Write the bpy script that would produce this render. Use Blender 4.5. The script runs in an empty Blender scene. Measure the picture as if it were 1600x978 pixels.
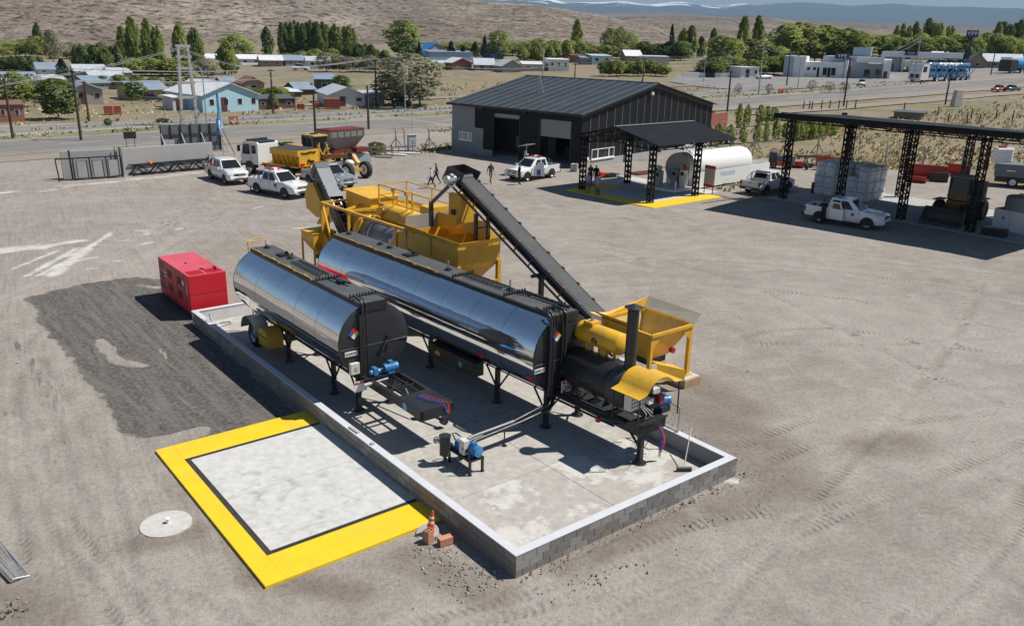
import bpy,bmesh,math,random
import numpy as np
from mathutils import Vector,Matrix,Euler,noise
rnd=random.Random(11)
PI=math.pi
rad=math.radians
sc=bpy.context.scene
COL=sc.collection
CAM_H,FOC,PITCH,ROLL=11.3,1308.7,rad(18.03),rad(1.373)
cd=bpy.data.cameras.new('camera');cam=bpy.data.objects.new('camera',cd);COL.objects.link(cam)
cd.sensor_fit='HORIZONTAL';cd.sensor_width=36.0;cd.lens=36.0*FOC/1600.0
cd.clip_start=0.5;cd.clip_end=80000
_f=Vector((0,math.cos(PITCH),-math.sin(PITCH)));_r0=Vector((1,0,0));_u0=_r0.cross(_f)
_r=math.cos(ROLL)*_r0+math.sin(ROLL)*_u0
_u=-math.sin(ROLL)*_r0+math.cos(ROLL)*_u0
cam.matrix_world=Matrix(((_r.x,_u.x,-_f.x,0),(_r.y,_u.y,-_f.y,0),(_r.z,_u.z,-_f.z,CAM_H),(0,0,0,1)))
sc.camera=cam
SUN_TO=Vector((2.83,0.43,4.3)).normalized()
SUN_EL=math.asin(SUN_TO.z)
world=bpy.data.worlds.new("World");sc.world=world;world.use_nodes=True
wn=world.node_tree.nodes;wl=world.node_tree.links
for n in list(wn):wn.remove(n)
wo=wn.new('ShaderNodeOutputWorld');bg=wn.new('ShaderNodeBackground');sky=wn.new('ShaderNodeTexSky')
sky.sky_type='NISHITA';sky.sun_disc=False;sky.sun_elevation=SUN_EL
sky.sun_rotation=math.atan2(SUN_TO.x,SUN_TO.y);sky.altitude=700;sky.air_density=1.1;sky.dust_density=0.3;sky.ozone_density=4.0
bg.inputs['Strength'].default_value=0.052
wl.new(sky.outputs[0],bg.inputs[0]);wl.new(bg.outputs[0],wo.inputs[0])
sl=bpy.data.lights.new('sun','SUN');sl.energy=5.0;sl.angle=rad(0.53);sl.color=(1.0,0.955,0.88)
so=bpy.data.objects.new('sun',sl);COL.objects.link(so)
so.rotation_euler=SUN_TO.to_track_quat('Z','Y').to_euler();so.location=(40,5,60)
sc.view_settings.view_transform='Standard';sc.view_settings.look='None'
sc.view_settings.exposure=0.22;sc.view_settings.gamma=1.0;sc.view_settings.use_curve_mapping=False
sc.cycles.max_bounces=6;sc.cycles.transparent_max_bounces=8;sc.cycles.volume_bounces=0
sc.cycles.caustics_reflective=False;sc.cycles.caustics_refractive=False
RISE,RQ0=0.03,85.0
def tz(x,y):return max(0.0,RISE*(0.6*x+0.8*y-RQ0))
def ray(px,py):return(px-800)*_r-(py-489)*_u+FOC*_f
def at(px,py,z=0.0):
 """point of the ground (plus z) seen at a spot of the photograph"""
 d=ray(px,py)
 t=(z-CAM_H)/d.z if d.z<-1e-9 else 1e9
 x,y=d.x*t,d.y*t
 if d.z>-1e-9 or 0.6*x+0.8*y>RQ0:
  k=RISE*(0.6*d.x+0.8*d.y)
  t=(z-RISE*RQ0-CAM_H)/(d.z-k)
  x,y=d.x*t,d.y*t
 return Vector((x,y,CAM_H+d.z*t))
def mpp(p):return((p-Vector((0,0,CAM_H))).dot(_f))/FOC
YB=rad(38.81);NX,NY=0.211,15.811
def W(u,v,z=0.0):
 c,s=math.cos(YB),math.sin(YB)
 return Vector((NX+u*c-v*s,NY+u*s+v*c,z))
RD=rad(46.0)
def RW(s,n,z=0.0):
 """s runs along the highway, n across it (88.8 is its middle); the road swings slightly to the east"""
 c=float(np.interp(s,[-150,25,50,72,100,146,200,240,560],[93,94.3,95.5,93.6,87.5,76.2,65.5,59,12]));o=n-88.8
 n=c+(o if o<5.6 else 5.6+(o-5.6)*0.75)
 x,y=s*math.cos(RD)-n*math.sin(RD),s*math.sin(RD)+n*math.cos(RD)
 return Vector((x,y,tz(x,y)+z))
def road_sn(x,y):return x*math.cos(RD)+y*math.sin(RD),-x*math.sin(RD)+y*math.cos(RD)
MATS={}
def _nodes(name):
 m=bpy.data.materials.new(name);m.use_nodes=True
 nt=m.node_tree;b=nt.nodes['Principled BSDF']
 return m,nt,b
def lk(nt,a,b):nt.links.new(a,b)
def noise_n(nt,vec,scale,detail=4,rough=0.55,dist=0.0):
 n=nt.nodes.new('ShaderNodeTexNoise');n.inputs['Scale'].default_value=scale;n.inputs['Detail'].default_value=detail
 n.inputs['Roughness'].default_value=rough;n.inputs['Distortion'].default_value=dist
 if vec is not None:lk(nt,vec,n.inputs['Vector'])
 return n
def ramp_n(nt,fac,stops):
 r=nt.nodes.new('ShaderNodeValToRGB');e=r.color_ramp.elements
 while len(e)<len(stops):e.new(0.5)
 for i,(p,c)in enumerate(stops):
  e[i].position=p;e[i].color=(*c,1)if len(c)==3 else c
 lk(nt,fac,r.inputs[0]);return r
def g3(v):return(v,v,v)
def mix_n(nt,fac,a,b,blend='MIX'):
 m=nt.nodes.new('ShaderNodeMix');m.data_type='RGBA';m.blend_type=blend
 if isinstance(fac,(int,float)):m.inputs[0].default_value=fac
 else:lk(nt,fac,m.inputs[0])
 for k,s in((6,a),(7,b)):
  if isinstance(s,(tuple,list)):m.inputs[k].default_value=(*s,1)if len(s)==3 else s
  else:lk(nt,s,m.inputs[k])
 return m.outputs[2]
def math_n(nt,op,a,b=0.0,clamp=False):
 m=nt.nodes.new('ShaderNodeMath');m.operation=op;m.use_clamp=clamp
 for k,s in((0,a),(1,b)):
  if isinstance(s,(int,float)):m.inputs[k].default_value=s
  else:lk(nt,s,m.inputs[k])
 return m.outputs[0]
def streak_n(nt,P,ang_,along,across,detail=5,rough=0.62,dist=0.6):
 m=nt.nodes.new('ShaderNodeMapping');m.vector_type='TEXTURE';m.inputs['Rotation'].default_value=(0,0,ang_);m.inputs['Scale'].default_value=(along,across,1)
 lk(nt,P,m.inputs[0]);return noise_n(nt,m.outputs[0],1.0,detail,rough,dist)
def bump_n(nt,b,h,strength,dist=0.02):
 n=nt.nodes.new('ShaderNodeBump');n.inputs['Strength'].default_value=strength;n.inputs['Distance'].default_value=dist
 lk(nt,h,n.inputs['Height']);lk(nt,n.outputs[0],b.inputs['Normal'])
def M(name,col=(0.5,0.5,0.5),rough=0.6,metal=0.0,var=0.12,scale=6.0,bump=0.0,dirt=0.0,dirtcol=(0.2,0.17,0.13),emit=0,alpha=1,spec=None,coat=0):
 """painted, cast or bare surface: a base colour with grain, wear in patches and a fine relief"""
 if name in MATS:return MATS[name]
 m,nt,b=_nodes(name);MATS[name]=m
 tc=nt.nodes.new('ShaderNodeTexCoord');v=tc.outputs['Object']
 n1=noise_n(nt,v,scale,5,0.6);n2=noise_n(nt,v,scale*7.3,3,0.6)
 f=math_n(nt,'ADD',math_n(nt,'MULTIPLY',n1.outputs[0],0.65),math_n(nt,'MULTIPLY',n2.outputs[0],0.35))
 lo=tuple(c*(1-var)for c in col);hi=tuple(min(1,c*(1+var))for c in col)
 c=ramp_n(nt,f,[(0.3,lo),(0.7,hi)]).outputs[0]
 if dirt>0:
  n3=noise_n(nt,v,scale*0.45,6,0.68,0.4)
  d=ramp_n(nt,n3.outputs[0],[(0.48,g3(0)),(0.72,g3(dirt))]).outputs[0]
  c=mix_n(nt,d,c,dirtcol)
 lk(nt,c,b.inputs['Base Color'])
 b.inputs['Metallic'].default_value=metal
 rr=ramp_n(nt,n1.outputs[0],[(0.3,g3(max(0.02,rough-0.08))),(0.7,g3(min(1,rough+0.08)))]).outputs[0]
 lk(nt,rr,b.inputs['Roughness'])
 if spec is not None:b.inputs['Specular IOR Level'].default_value=spec
 if coat:b.inputs['Coat Weight'].default_value=coat;b.inputs['Coat Roughness'].default_value=0.08
 if bump:bump_n(nt,b,n2.outputs[0],bump,0.01)
 if emit:b.inputs['Emission Color'].default_value=(*col,1);b.inputs['Emission Strength'].default_value=emit
 return m
class MB:
 def __init__(s):s.v=[];s.f=[];s.m=[];s.s=[]
 def add(s,vs,fs,m=0,smooth=False,X=None):
  o=len(s.v)
  s.v+=[tuple(X@Vector(p))if X is not None else tuple(p)for p in vs]
  for f in fs:s.f.append(tuple(o+i for i in f));s.m.append(m);s.s.append(smooth)
  return s
 def box(s,c,d,rz=0,m=0,X=None):
  x,y,z=(d[0]/2,d[1]/2,d[2]/2);cr,sr=math.cos(rz),math.sin(rz)
  vs=[]
  for sz in(-z,z):
   for sx,sy in((-x,-y),(x,-y),(x,y),(-x,y)):
    vs.append((c[0]+sx*cr-sy*sr,c[1]+sx*sr+sy*cr,c[2]+sz))
  return s.add(vs,[(3,2,1,0),(4,5,6,7),(0,1,5,4),(1,2,6,5),(2,3,7,6),(3,0,4,7)],m,False,X)
 def b2(s,a,b,m=0,X=None):
  return s.box([(a[i]+b[i])/2 for i in range(3)],[abs(b[i]-a[i])for i in range(3)],0,m,X)
 def bar(s,p,q,w=0.05,h=None,m=0,up=(0,0,1)):
  p,q=Vector(p),Vector(q);d=(q-p).normalized();h=h or w
  up=Vector(up)
  if abs(d.dot(up))>0.97:up=Vector((0,1,0))if abs(d.y)<0.9 else Vector((1,0,0))
  a=d.cross(up).normalized()*w/2;b=a.cross(d).normalized()*h/2
  vs=[p-a-b,p+a-b,p+a+b,p-a+b,q-a-b,q+a-b,q+a+b,q-a+b]
  return s.add(vs,[(0,1,2,3),(7,6,5,4),(4,5,1,0),(5,6,2,1),(6,7,3,2),(7,4,0,3)],m)
 def cyl(s,p,q,r,r2=None,n=12,m=0,caps=True,smooth=True):
  p,q=Vector(p),Vector(q);d=(q-p).normalized();r2=r if r2 is None else r2
  a=d.orthogonal().normalized();b=d.cross(a)
  vs=[]
  for c,rr in((p,r),(q,r2)):
   for i in range(n):
    t=2*PI*i/n;vs.append(c+(a*math.cos(t)+b*math.sin(t))*rr)
  s.add(vs,[(i,(i+1)%n,n+(i+1)%n,n+i)for i in range(n)],m,smooth)
  if caps:s.add(vs[:n],[tuple(reversed(range(n)))],m);s.add(vs[n:],[tuple(range(n))],m)
  return s
 def tube(s,pts,r,n=6,m=0):
  pts=[Vector(p)for p in pts];rings=[];prev=None
  for i,p in enumerate(pts):
   d=(pts[min(i+1,len(pts)-1)]-pts[max(i-1,0)]).normalized()
   if prev is None:a=d.orthogonal().normalized()
   else:
    a=prev-d*prev.dot(d);a=a.normalized()if a.length>1e-5 else d.orthogonal().normalized()
   prev=a;b=d.cross(a)
   rr=r[i]if isinstance(r,(list,tuple))else r
   rings.append([p+(a*math.cos(2*PI*k/n)+b*math.sin(2*PI*k/n))*rr for k in range(n)])
  return s.loft(rings,m,True,True)
 def loft(s,rings,m=0,smooth=True,caps=True,closed=True):
  n=len(rings[0]);vs=[p for r in rings for p in r];fs=[]
  for i in range(len(rings)-1):
   for k in range(n if closed else n-1):
    k2=(k+1)%n
    fs.append((i*n+k,i*n+k2,(i+1)*n+k2,(i+1)*n+k))
  s.add(vs,fs,m,smooth)
  if caps:s.add(rings[0],[tuple(reversed(range(n)))],m);s.add(rings[-1],[tuple(range(n))],m)
  return s
 def ext(s,poly,d0,d1,plane='yz',m=0,smooth=False):
  """a 2-D outline pushed from d0 to d1 along the axis that the plane leaves out"""
  def P(a,b,d):return{'yz':(d,a,b),'xz':(a,d,b),'xy':(a,b,d)}[plane]
  n=len(poly);vs=[P(a,b,d0)for a,b in poly]+[P(a,b,d1)for a,b in poly]
  s.add(vs,[(i,(i+1)%n,n+(i+1)%n,n+i)for i in range(n)],m,smooth)
  s.add(vs[:n],[tuple(reversed(range(n)))],m);s.add(vs[n:],[tuple(range(n))],m)
  return s
 def poly(s,pts,m=0):return s.add(pts,[tuple(range(len(pts)))],m)
 def slab(s,pts,t,m=0):
  """flat sheet of outline pts given a thickness t downwards along its normal"""
  pts=[Vector(p)for p in pts];nrm=(pts[1]-pts[0]).cross(pts[2]-pts[0]).normalized()
  lo=[p-nrm*t for p in pts];n=len(pts)
  s.add(pts+lo,[tuple(range(n)),tuple(reversed(range(n,2*n)))]+[((i+1)%n,i,n+i,n+(i+1)%n)for i in range(n)],m)
  return s
 def ball(s,c,r,n=10,m=0,sc3=(1,1,1)):
  rings=[]
  for i in range(1,n//2+1):
   ph=PI*i/(n//2+1)
   rings.append([(c[0]+sc3[0]*r*math.sin(ph)*math.cos(2*PI*k/n),c[1]+sc3[1]*r*math.sin(ph)*math.sin(2*PI*k/n),c[2]+sc3[2]*r*math.cos(ph))for k in range(n)])
  rings=[list(reversed(q))for q in rings]
  return s.loft(rings,m,True,True)
 def build(s,name,mats,parent=None,loc=None,rz=0,fix=True,bevel=0):
  me=bpy.data.meshes.new(name)
  me.from_pydata(s.v,[],s.f)
  if not isinstance(mats,(list,tuple)):mats=[mats]
  for m in mats:me.materials.append(m)
  me.polygons.foreach_set('material_index',s.m);me.polygons.foreach_set('use_smooth',s.s)
  if fix and len(s.f)<40000:
   bm=bmesh.new();bm.from_mesh(me);bmesh.ops.recalc_face_normals(bm,faces=bm.faces);bm.to_mesh(me);bm.free()
  me.update()
  o=bpy.data.objects.new(name,me);COL.objects.link(o)
  if parent is not None:o.parent=parent
  if loc is not None:o.location=loc
  if rz:o.rotation_euler=(0,0,rz)
  if bevel:
   b=o.modifiers.new('bevel','BEVEL');b.width=bevel;b.segments=2;b.limit_method='ANGLE';b.angle_limit=rad(40)
  return o
def thing(name,label,cat,loc=(0,0,0),rz=0,group=None):
 o=bpy.data.objects.new(name,None);COL.objects.link(o);o.empty_display_size=0.3
 o.location=loc;o.rotation_euler=(0,0,rz);o['label']=label;o['category']=cat
 if group:o['group']=group
 return o
def tag(o,label,cat,group=None):
 o['label']=label;o['category']=cat
 if group:o['group']=group
 return o
def structure(o):o['kind']='structure';return o
def stuff(o):o['kind']='stuff';return o
def dup(root,loc,rz,label=None,group=None,scale=None):
 r=root.copy();COL.objects.link(r);r.location=loc;r.rotation_euler=(0,0,rz)
 if scale is not None:r.scale=scale
 if label:r['label']=label
 if group:r['group']=group
 for ch in list(root.children):
  c=ch.copy();COL.objects.link(c);c.parent=r
  for gch in list(ch.children):
   d=gch.copy();COL.objects.link(d);d.parent=c
 return r
def inst(name,src,parent,loc,rz=0,scale=None,rot=None):
 """another object on src's mesh"""
 o=bpy.data.objects.new(name,src.data);COL.objects.link(o);o.parent=parent;o.location=loc
 o.rotation_euler=rot if rot is not None else(0,0,rz)
 if scale is not None:o.scale=scale
 return o
def text(name,s,size,mat,parent,loc,rot,depth=0.003,align='CENTER',sx=1.0):
 cu=bpy.data.curves.new(name,'FONT');cu.body=s;cu.size=size;cu.extrude=depth;cu.align_x=align;cu.align_y='CENTER'
 cu.resolution_u=2
 tmp=bpy.data.objects.new(name,cu);COL.objects.link(tmp);cu.materials.append(mat)
 bpy.context.view_layer.update()
 me=bpy.data.meshes.new_from_object(tmp.evaluated_get(bpy.context.evaluated_depsgraph_get()));me.name=name
 bpy.data.objects.remove(tmp);bpy.data.curves.remove(cu)
 o=bpy.data.objects.new(name,me);COL.objects.link(o);o.parent=parent;o.location=loc
 o.rotation_euler=rot.to_euler()if isinstance(rot,Matrix)else rot
 o.scale=(sx,1,1)
 return o
 # ================================================================== LAND
def vnoise(x,y,seed=0):
 xi=np.floor(x).astype(np.int64);yi=np.floor(y).astype(np.int64);fx=x-xi;fy=y-yi
 fx=fx*fx*(3-2*fx);fy=fy*fy*(3-2*fy)
 def h(a,b):
  n=(a*374761393+b*668265263+seed*974711)&0x7fffffff
  n=((n^(n>>13))*1274126177)&0x7fffffff
  return((n^(n>>16))&0xffff)/65535.0
 return(h(xi,yi)*(1-fx)+h(xi+1,yi)*fx)*(1-fy)+(h(xi,yi+1)*(1-fx)+h(xi+1,yi+1)*fx)*fy
def fbm(x,y,oct=4,seed=0,gain=0.5):
 a,t,s=1.0,0.0,0.0
 for i in range(oct):
  t=t+a*vnoise(x*2**i,y*2**i,seed+i);s+=a;a*=gain
 return t/s
def sstep(a,b,x):t=np.clip((x-a)/(b-a),0,1);return t*t*(3-2*t)
def seg_dist(X,Y,p,q):
 d=(q[0]-p[0],q[1]-p[1]);L2=d[0]**2+d[1]**2+1e-12
 t=np.clip(((X-p[0])*d[0]+(Y-p[1])*d[1])/L2,0,1)
 return np.hypot(X-p[0]-t*d[0],Y-p[1]-t*d[1]),t*math.sqrt(L2)
def poly_sd(X,Y,P):
 """signed distance to an outline, positive inside"""
 D=np.full(X.shape,1e9);inside=np.zeros(X.shape,bool);n=len(P)
 for i in range(n):
  p,q=P[i],P[(i+1)%n]
  D=np.minimum(D,seg_dist(X,Y,p,q)[0])
  c=((p[1]>Y)!=(q[1]>Y))&(X<(q[0]-p[0])*(Y-p[1])/((q[1]-p[1])or 1e-9)+p[0])
  inside^=c
 return np.where(inside,D,-D)
def grid_mesh(name,X,Y,Z,mat,attrs=None):
 nr,nc=X.shape
 me=bpy.data.meshes.new(name)
 me.vertices.add(nr*nc);me.vertices.foreach_set('co',np.stack([X,Y,Z],-1).astype(np.float32).ravel())
 i=np.arange(nr-1)[:,None]*nc+np.arange(nc-1)[None,:]
 q=np.stack([i,i+1,i+nc+1,i+nc],-1).reshape(-1,4).astype(np.int32)
 me.loops.add(q.size);me.loops.foreach_set('vertex_index',q.ravel())
 me.polygons.add(len(q));me.polygons.foreach_set('loop_start',np.arange(0,q.size,4,dtype=np.int32))
 me.polygons.foreach_set('use_smooth',np.ones(len(q),bool))
 for k,a in(attrs or{}).items():
  at_=me.attributes.new(k,'FLOAT','POINT');at_.data.foreach_set('value',a.astype(np.float32).ravel())
 me.update(calc_edges=True);me.validate()
 me.materials.append(mat)
 o=bpy.data.objects.new(name,me);COL.objects.link(o)
 return structure(o)
def attr_n(nt,name):
 a=nt.nodes.new('ShaderNodeAttribute');a.attribute_name=name;return a.outputs['Fac']
def ground_mat():
 m,nt,b=_nodes('gravel_ground')
 geo=nt.nodes.new('ShaderNodeNewGeometry');P=geo.outputs['Position']
 n_big=noise_n(nt,P,0.09,5,0.6,0.5);n_mid=noise_n(nt,P,0.9,5,0.62);n_fine=noise_n(nt,P,7.0,4,0.7);n_grit=noise_n(nt,P,38.0,2,0.7)
 c=ramp_n(nt,n_big.outputs[0],[(0.32,(0.228,0.199,0.176)),(0.5,(0.298,0.266,0.238)),(0.66,(0.372,0.337,0.303))]).outputs[0]
 c=mix_n(nt,math_n(nt,'MULTIPLY',n_mid.outputs[0],1.0),c,ramp_n(nt,n_mid.outputs[0],[(0.35,(0.222,0.193,0.167)),(0.62,(0.348,0.313,0.279))]).outputs[0])
 n_str=streak_n(nt,P,rad(24),3.6,0.5,5,0.65,1.4);n_str2=streak_n(nt,P,YB+PI/2,3.0,0.32,5,0.66,0.5);n_str3=streak_n(nt,P,YB+PI/2-0.15,5.0,0.30,5,0.62,2.2)
 c=mix_n(nt,ramp_n(nt,n_str.outputs[0],[(0.42,g3(0)),(0.68,g3(0.3))]).outputs[0],c,(0.355,0.322,0.286))
 sx=nt.nodes.new('ShaderNodeSeparateXYZ');lk(nt,P,sx.inputs[0]);lft=math_n(nt,'MULTIPLY',math_n(nt,'SUBTRACT',-3.0,sx.outputs['X']),0.25,True)
 c=mix_n(nt,math_n(nt,'MULTIPLY',lft,ramp_n(nt,n_str3.outputs[0],[(0.36,g3(0.6)),(0.5,g3(0))]).outputs[0]),c,(0.225,0.196,0.168))
 c=mix_n(nt,math_n(nt,'MULTIPLY',lft,ramp_n(nt,n_str3.outputs[0],[(0.52,g3(0)),(0.7,g3(0.35))]).outputs[0]),c,(0.37,0.335,0.298))
 c=mix_n(nt,math_n(nt,'MULTIPLY',math_n(nt,'MULTIPLY',attr_n(nt,'lane'),0.55),ramp_n(nt,n_mid.outputs[0],[(0.3,g3(0.4)),(0.6,g3(1))]).outputs[0]),c,(0.385,0.35,0.315))
 trk=attr_n(nt,'track');ph=attr_n(nt,'phase')
 tread=math_n(nt,'SINE',math_n(nt,'ADD',math_n(nt,'MULTIPLY',ph,2*PI/0.21),math_n(nt,'MULTIPLY',n_mid.outputs[0],3.0)))
 tmask=math_n(nt,'MULTIPLY',trk,ramp_n(nt,n_mid.outputs[0],[(0.40,g3(0.1)),(0.58,g3(1))]).outputs[0])
 c=mix_n(nt,math_n(nt,'MULTIPLY',trk,0.42),c,(0.22,0.192,0.166))
 dmp=math_n(nt,'MULTIPLY',attr_n(nt,'damp'),ramp_n(nt,n_mid.outputs[0],[(0.3,g3(0.35)),(0.6,g3(1))]).outputs[0])
 c=mix_n(nt,math_n(nt,'MULTIPLY',dmp,0.72),c,(0.150,0.122,0.098))
 c=mix_n(nt,1.0,c,ramp_n(nt,n_fine.outputs[0],[(0.3,g3(0.78)),(0.48,g3(1.0)),(0.7,g3(1.13))]).outputs[0],'MULTIPLY')
 grit=ramp_n(nt,n_grit.outputs[0],[(0.36,g3(0.76)),(0.5,g3(1.0)),(0.66,g3(1.14))]).outputs[0]
 c=mix_n(nt,1.0,c,grit,'MULTIPLY')
 vor=nt.nodes.new('ShaderNodeTexVoronoi');vor.inputs['Scale'].default_value=3.4;lk(nt,P,vor.inputs['Vector'])
 peb=ramp_n(nt,vor.outputs['Distance'],[(0.045,g3(1)),(0.075,g3(0))]).outputs[0]
 c=mix_n(nt,math_n(nt,'MULTIPLY',peb,ramp_n(nt,n_mid.outputs[0],[(0.52,g3(0)),(0.6,g3(0.55))]).outputs[0]),c,(0.46,0.43,0.40))
 dk=attr_n(nt,'dark')
 e=math_n(nt,'ADD',dk,math_n(nt,'ADD',math_n(nt,'MULTIPLY',math_n(nt,'SUBTRACT',n_mid.outputs[0],0.5),0.9),math_n(nt,'MULTIPLY',math_n(nt,'SUBTRACT',n_fine.outputs[0],0.5),0.45)))
 dm=ramp_n(nt,e,[(0.46,g3(0)),(0.56,g3(1))]).outputs[0]
 dc=ramp_n(nt,n_fine.outputs[0],[(0.3,(0.058,0.053,0.049)),(0.5,(0.112,0.104,0.096)),(0.72,(0.20,0.187,0.172))]).outputs[0]
 dc=mix_n(nt,ramp_n(nt,n_str2.outputs[0],[(0.44,g3(0)),(0.66,g3(0.75))]).outputs[0],dc,(0.20,0.182,0.165))
 dc=mix_n(nt,1.0,dc,grit,'MULTIPLY')
 c=mix_n(nt,dm,c,dc)
 wh=math_n(nt,'ADD',attr_n(nt,'powder'),math_n(nt,'MULTIPLY',math_n(nt,'SUBTRACT',n_mid.outputs[0],0.52),1.5))
 wm=ramp_n(nt,wh,[(0.35,g3(0)),(1.0,g3(0.85))]).outputs[0]
 wm=math_n(nt,'MULTIPLY',wm,math_n(nt,'MULTIPLY',attr_n(nt,'powder'),1.6,True))
 c=mix_n(nt,wm,c,(0.62,0.60,0.57))
 fld=attr_n(nt,'field')
 n_f=noise_n(nt,P,0.55,6,0.7);n_f2=noise_n(nt,P,0.035,4,0.6)
 fc=ramp_n(nt,n_f.outputs[0],[(0.32,(0.12,0.108,0.07)),(0.45,(0.205,0.172,0.122)),(0.58,(0.27,0.225,0.165)),(0.72,(0.32,0.275,0.215))]).outputs[0]
 fc=mix_n(nt,ramp_n(nt,n_f2.outputs[0],[(0.42,g3(0)),(0.62,g3(0.75))]).outputs[0],fc,(0.255,0.205,0.13))
 fc=mix_n(nt,ramp_n(nt,n_big.outputs[0],[(0.5,g3(0)),(0.62,g3(0.65))]).outputs[0],fc,(0.155,0.155,0.085))
 fm=ramp_n(nt,math_n(nt,'ADD',fld,math_n(nt,'MULTIPLY',math_n(nt,'SUBTRACT',n_mid.outputs[0],0.5),0.7)),[(0.42,g3(0)),(0.58,g3(1))]).outputs[0]
 c=mix_n(nt,fm,c,fc)
 gr=math_n(nt,'ADD',attr_n(nt,'green'),math_n(nt,'MULTIPLY',math_n(nt,'SUBTRACT',n_mid.outputs[0],0.5),0.9))
 c=mix_n(nt,ramp_n(nt,gr,[(0.45,g3(0)),(0.62,g3(0.8))]).outputs[0],c,(0.105,0.125,0.040))
 lk(nt,c,b.inputs['Base Color']);b.inputs['Roughness'].default_value=0.95;b.inputs['Specular IOR Level'].default_value=0.15
 h=math_n(nt,'ADD',math_n(nt,'MULTIPLY',n_grit.outputs[0],0.35),math_n(nt,'ADD',math_n(nt,'MULTIPLY',n_fine.outputs[0],0.9),math_n(nt,'ADD',math_n(nt,'MULTIPLY',n_str.outputs[0],1.2),math_n(nt,'MULTIPLY',math_n(nt,'MULTIPLY',tread,tmask),0.5))))
 bump_n(nt,b,h,0.75,0.045)
 return m
M_GROUND=ground_mat()
def PW(px,py):p=at(px,py);return(p.x,p.y)
DARK=[PW(*p)for p in[(37,468),(75,456),(129,443),(210,433),(262,436),(300,492),(350,545),(420,607),(480,650),(300,692),(228,699),(180,657),(147,603),(126,591),(114,564),(87,531),(72,519),(50,500),(60,486)]]
POWDER=[(0,393,60,386,.9),(50,388,130,376,.55),(41,431,120,388,.25),(60,430,125,396,.22),(82,430,135,390,.42),(135,390,174,363,.25),(110,400,175,366,.2),(125,406,148,402,.25),(222,382,240,378,.25),(276,358,284,357,.3),(205,359,228,361,.22),(225,368,233,364,.2),(188,377,200,375,.2),(180,408,190,407,.2),(138,419,152,418,.25),(20,420,90,392,.2),(0,302,24,299,.5),(460,357,505,355,.3),(395,326,412,322,.2),(1120,745,1150,752,.2),]
APRON=[(150,287,325,268,.55),(90,290,150,287,.4),(60,300,110,292,.35)]
TRACKS=[[(0,320),(300,302),(520,322),(700,330),(900,316),(1150,330)],[(560,300),(800,312),(1000,342),(1250,400),(1600,432)],[(820,480),(1000,520),(1300,545),(1600,525)],[(1100,985),(1250,800),(1400,650),(1500,520),(1540,440)],[(330,300),(250,360),(120,420),(0,470)],[(360,322),(300,370),(180,430),(40,520),(15,620),(50,720)],[(900,380),(1150,430),(1400,560),(1600,650)],[(900,978),(1010,920),(1120,880),(1230,840),(1350,790),(1480,735),(1600,690)],[(1400,978),(1450,940),(1500,895),(1545,850),(1580,800),(1600,760)],[(1430,978),(1480,940),(1525,900),(1570,850),(1600,805)],[(980,860),(1100,815),(1200,800),(1330,790)],[(140,690),(150,740),(170,780),(178,820),(190,850)],[(155,690),(165,740),(185,780),(192,830),(205,865)],[(12,760),(20,810),(32,850),(35,880)],[(55,700),(75,760),(105,815),(140,860),(180,900),(230,978)],[(30,690),(45,760),(80,830),(130,890),(180,978)],[(95,700),(110,760),(140,800),(175,850),(215,900)],[(0,640),(40,700),(85,750),(120,800)],[(60,560),(110,640),(150,720)],[(0,520),(60,600),(100,700)],[(200,330),(420,345),(640,330),(900,335),(1150,360)],[(150,340),(400,360),(500,352)],[(830,420),(1000,400),(1300,420),(1600,470)],[(900,450),(1100,440),(1350,470),(1600,520)],[(1050,560),(1250,500),(1600,560)],[(1150,700),(1300,640),(1600,600)],[(1200,720),(1350,665),(1600,640)],[(240,915),(300,940),(380,978)],[(640,978),(800,940),(1000,880)],[(720,978),(860,945),(1040,890)],]
az=np.linspace(rad(-50),rad(50),330);rr=7.0*np.exp(np.linspace(0,math.log(122/7.0),430))
RR,AZ=np.meshgrid(rr,az,indexing='ij');GX=RR*np.sin(AZ);GY=RR*np.cos(AZ)
track=np.zeros(GX.shape);phase=np.zeros(GX.shape);dbest=np.full(GX.shape,1e9)
d2nd=np.full(GX.shape,1e9);phase_id=np.full(GX.shape,-1);tid=-1
for tr in TRACKS:
 tid+=1
 pts=[PW(*p)for p in tr];run=0.0
 for k in range(2):
  q=[pts[0]]
  for a,b in zip(pts[:-1],pts[1:]):q+=[(0.75*a[0]+0.25*b[0],0.75*a[1]+0.25*b[1]),(0.25*a[0]+0.75*b[0],0.25*a[1]+0.75*b[1])]
  pts=q+[pts[-1]]
 for a,b in zip(pts[:-1],pts[1:]):
  d,t=seg_dist(GX,GY,a,b)
  s=d<dbest
  d2nd=np.where(s,np.where(phase_id==tid,d2nd,dbest),np.where(tid==phase_id,d2nd,np.minimum(d2nd,d)));phase_id=np.where(s,tid,phase_id)
  dbest=np.where(s,d,dbest);phase=np.where(s,run+t+0.5*np.abs(d),phase);run+=math.hypot(b[0]-a[0],b[1]-a[1])
track=(1-sstep(0.13,0.26,dbest))*sstep(0.2,0.45,d2nd)*(0.35+0.65*sstep(0.4,0.6,fbm(GX*0.5,GY*0.5,3,77)))
sd=poly_sd(GX,GY,DARK);dark=0.5+np.clip(sd/1.2,-0.9,0.9)
hole=np.zeros(GX.shape)
for a,b,w in(((155,530),(185,565),.5),((190,565),(225,570),.5),((250,690),(310,670),.45),((215,445),(245,450),.3),((250,545),(262,560),.2)):
 d,t=seg_dist(GX,GY,PW(*a),PW(*b));hole=np.maximum(hole,1-sstep(0,w*1.6,d))
dark=dark-hole*1.1
powder=np.zeros(GX.shape)
for a,b,c_,d_,w in POWDER:
 d,t=seg_dist(GX,GY,PW(a,b),PW(c_,d_));powder=np.maximum(powder,(1-sstep(w*0.2,w*1.5,d))*0.95)
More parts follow.
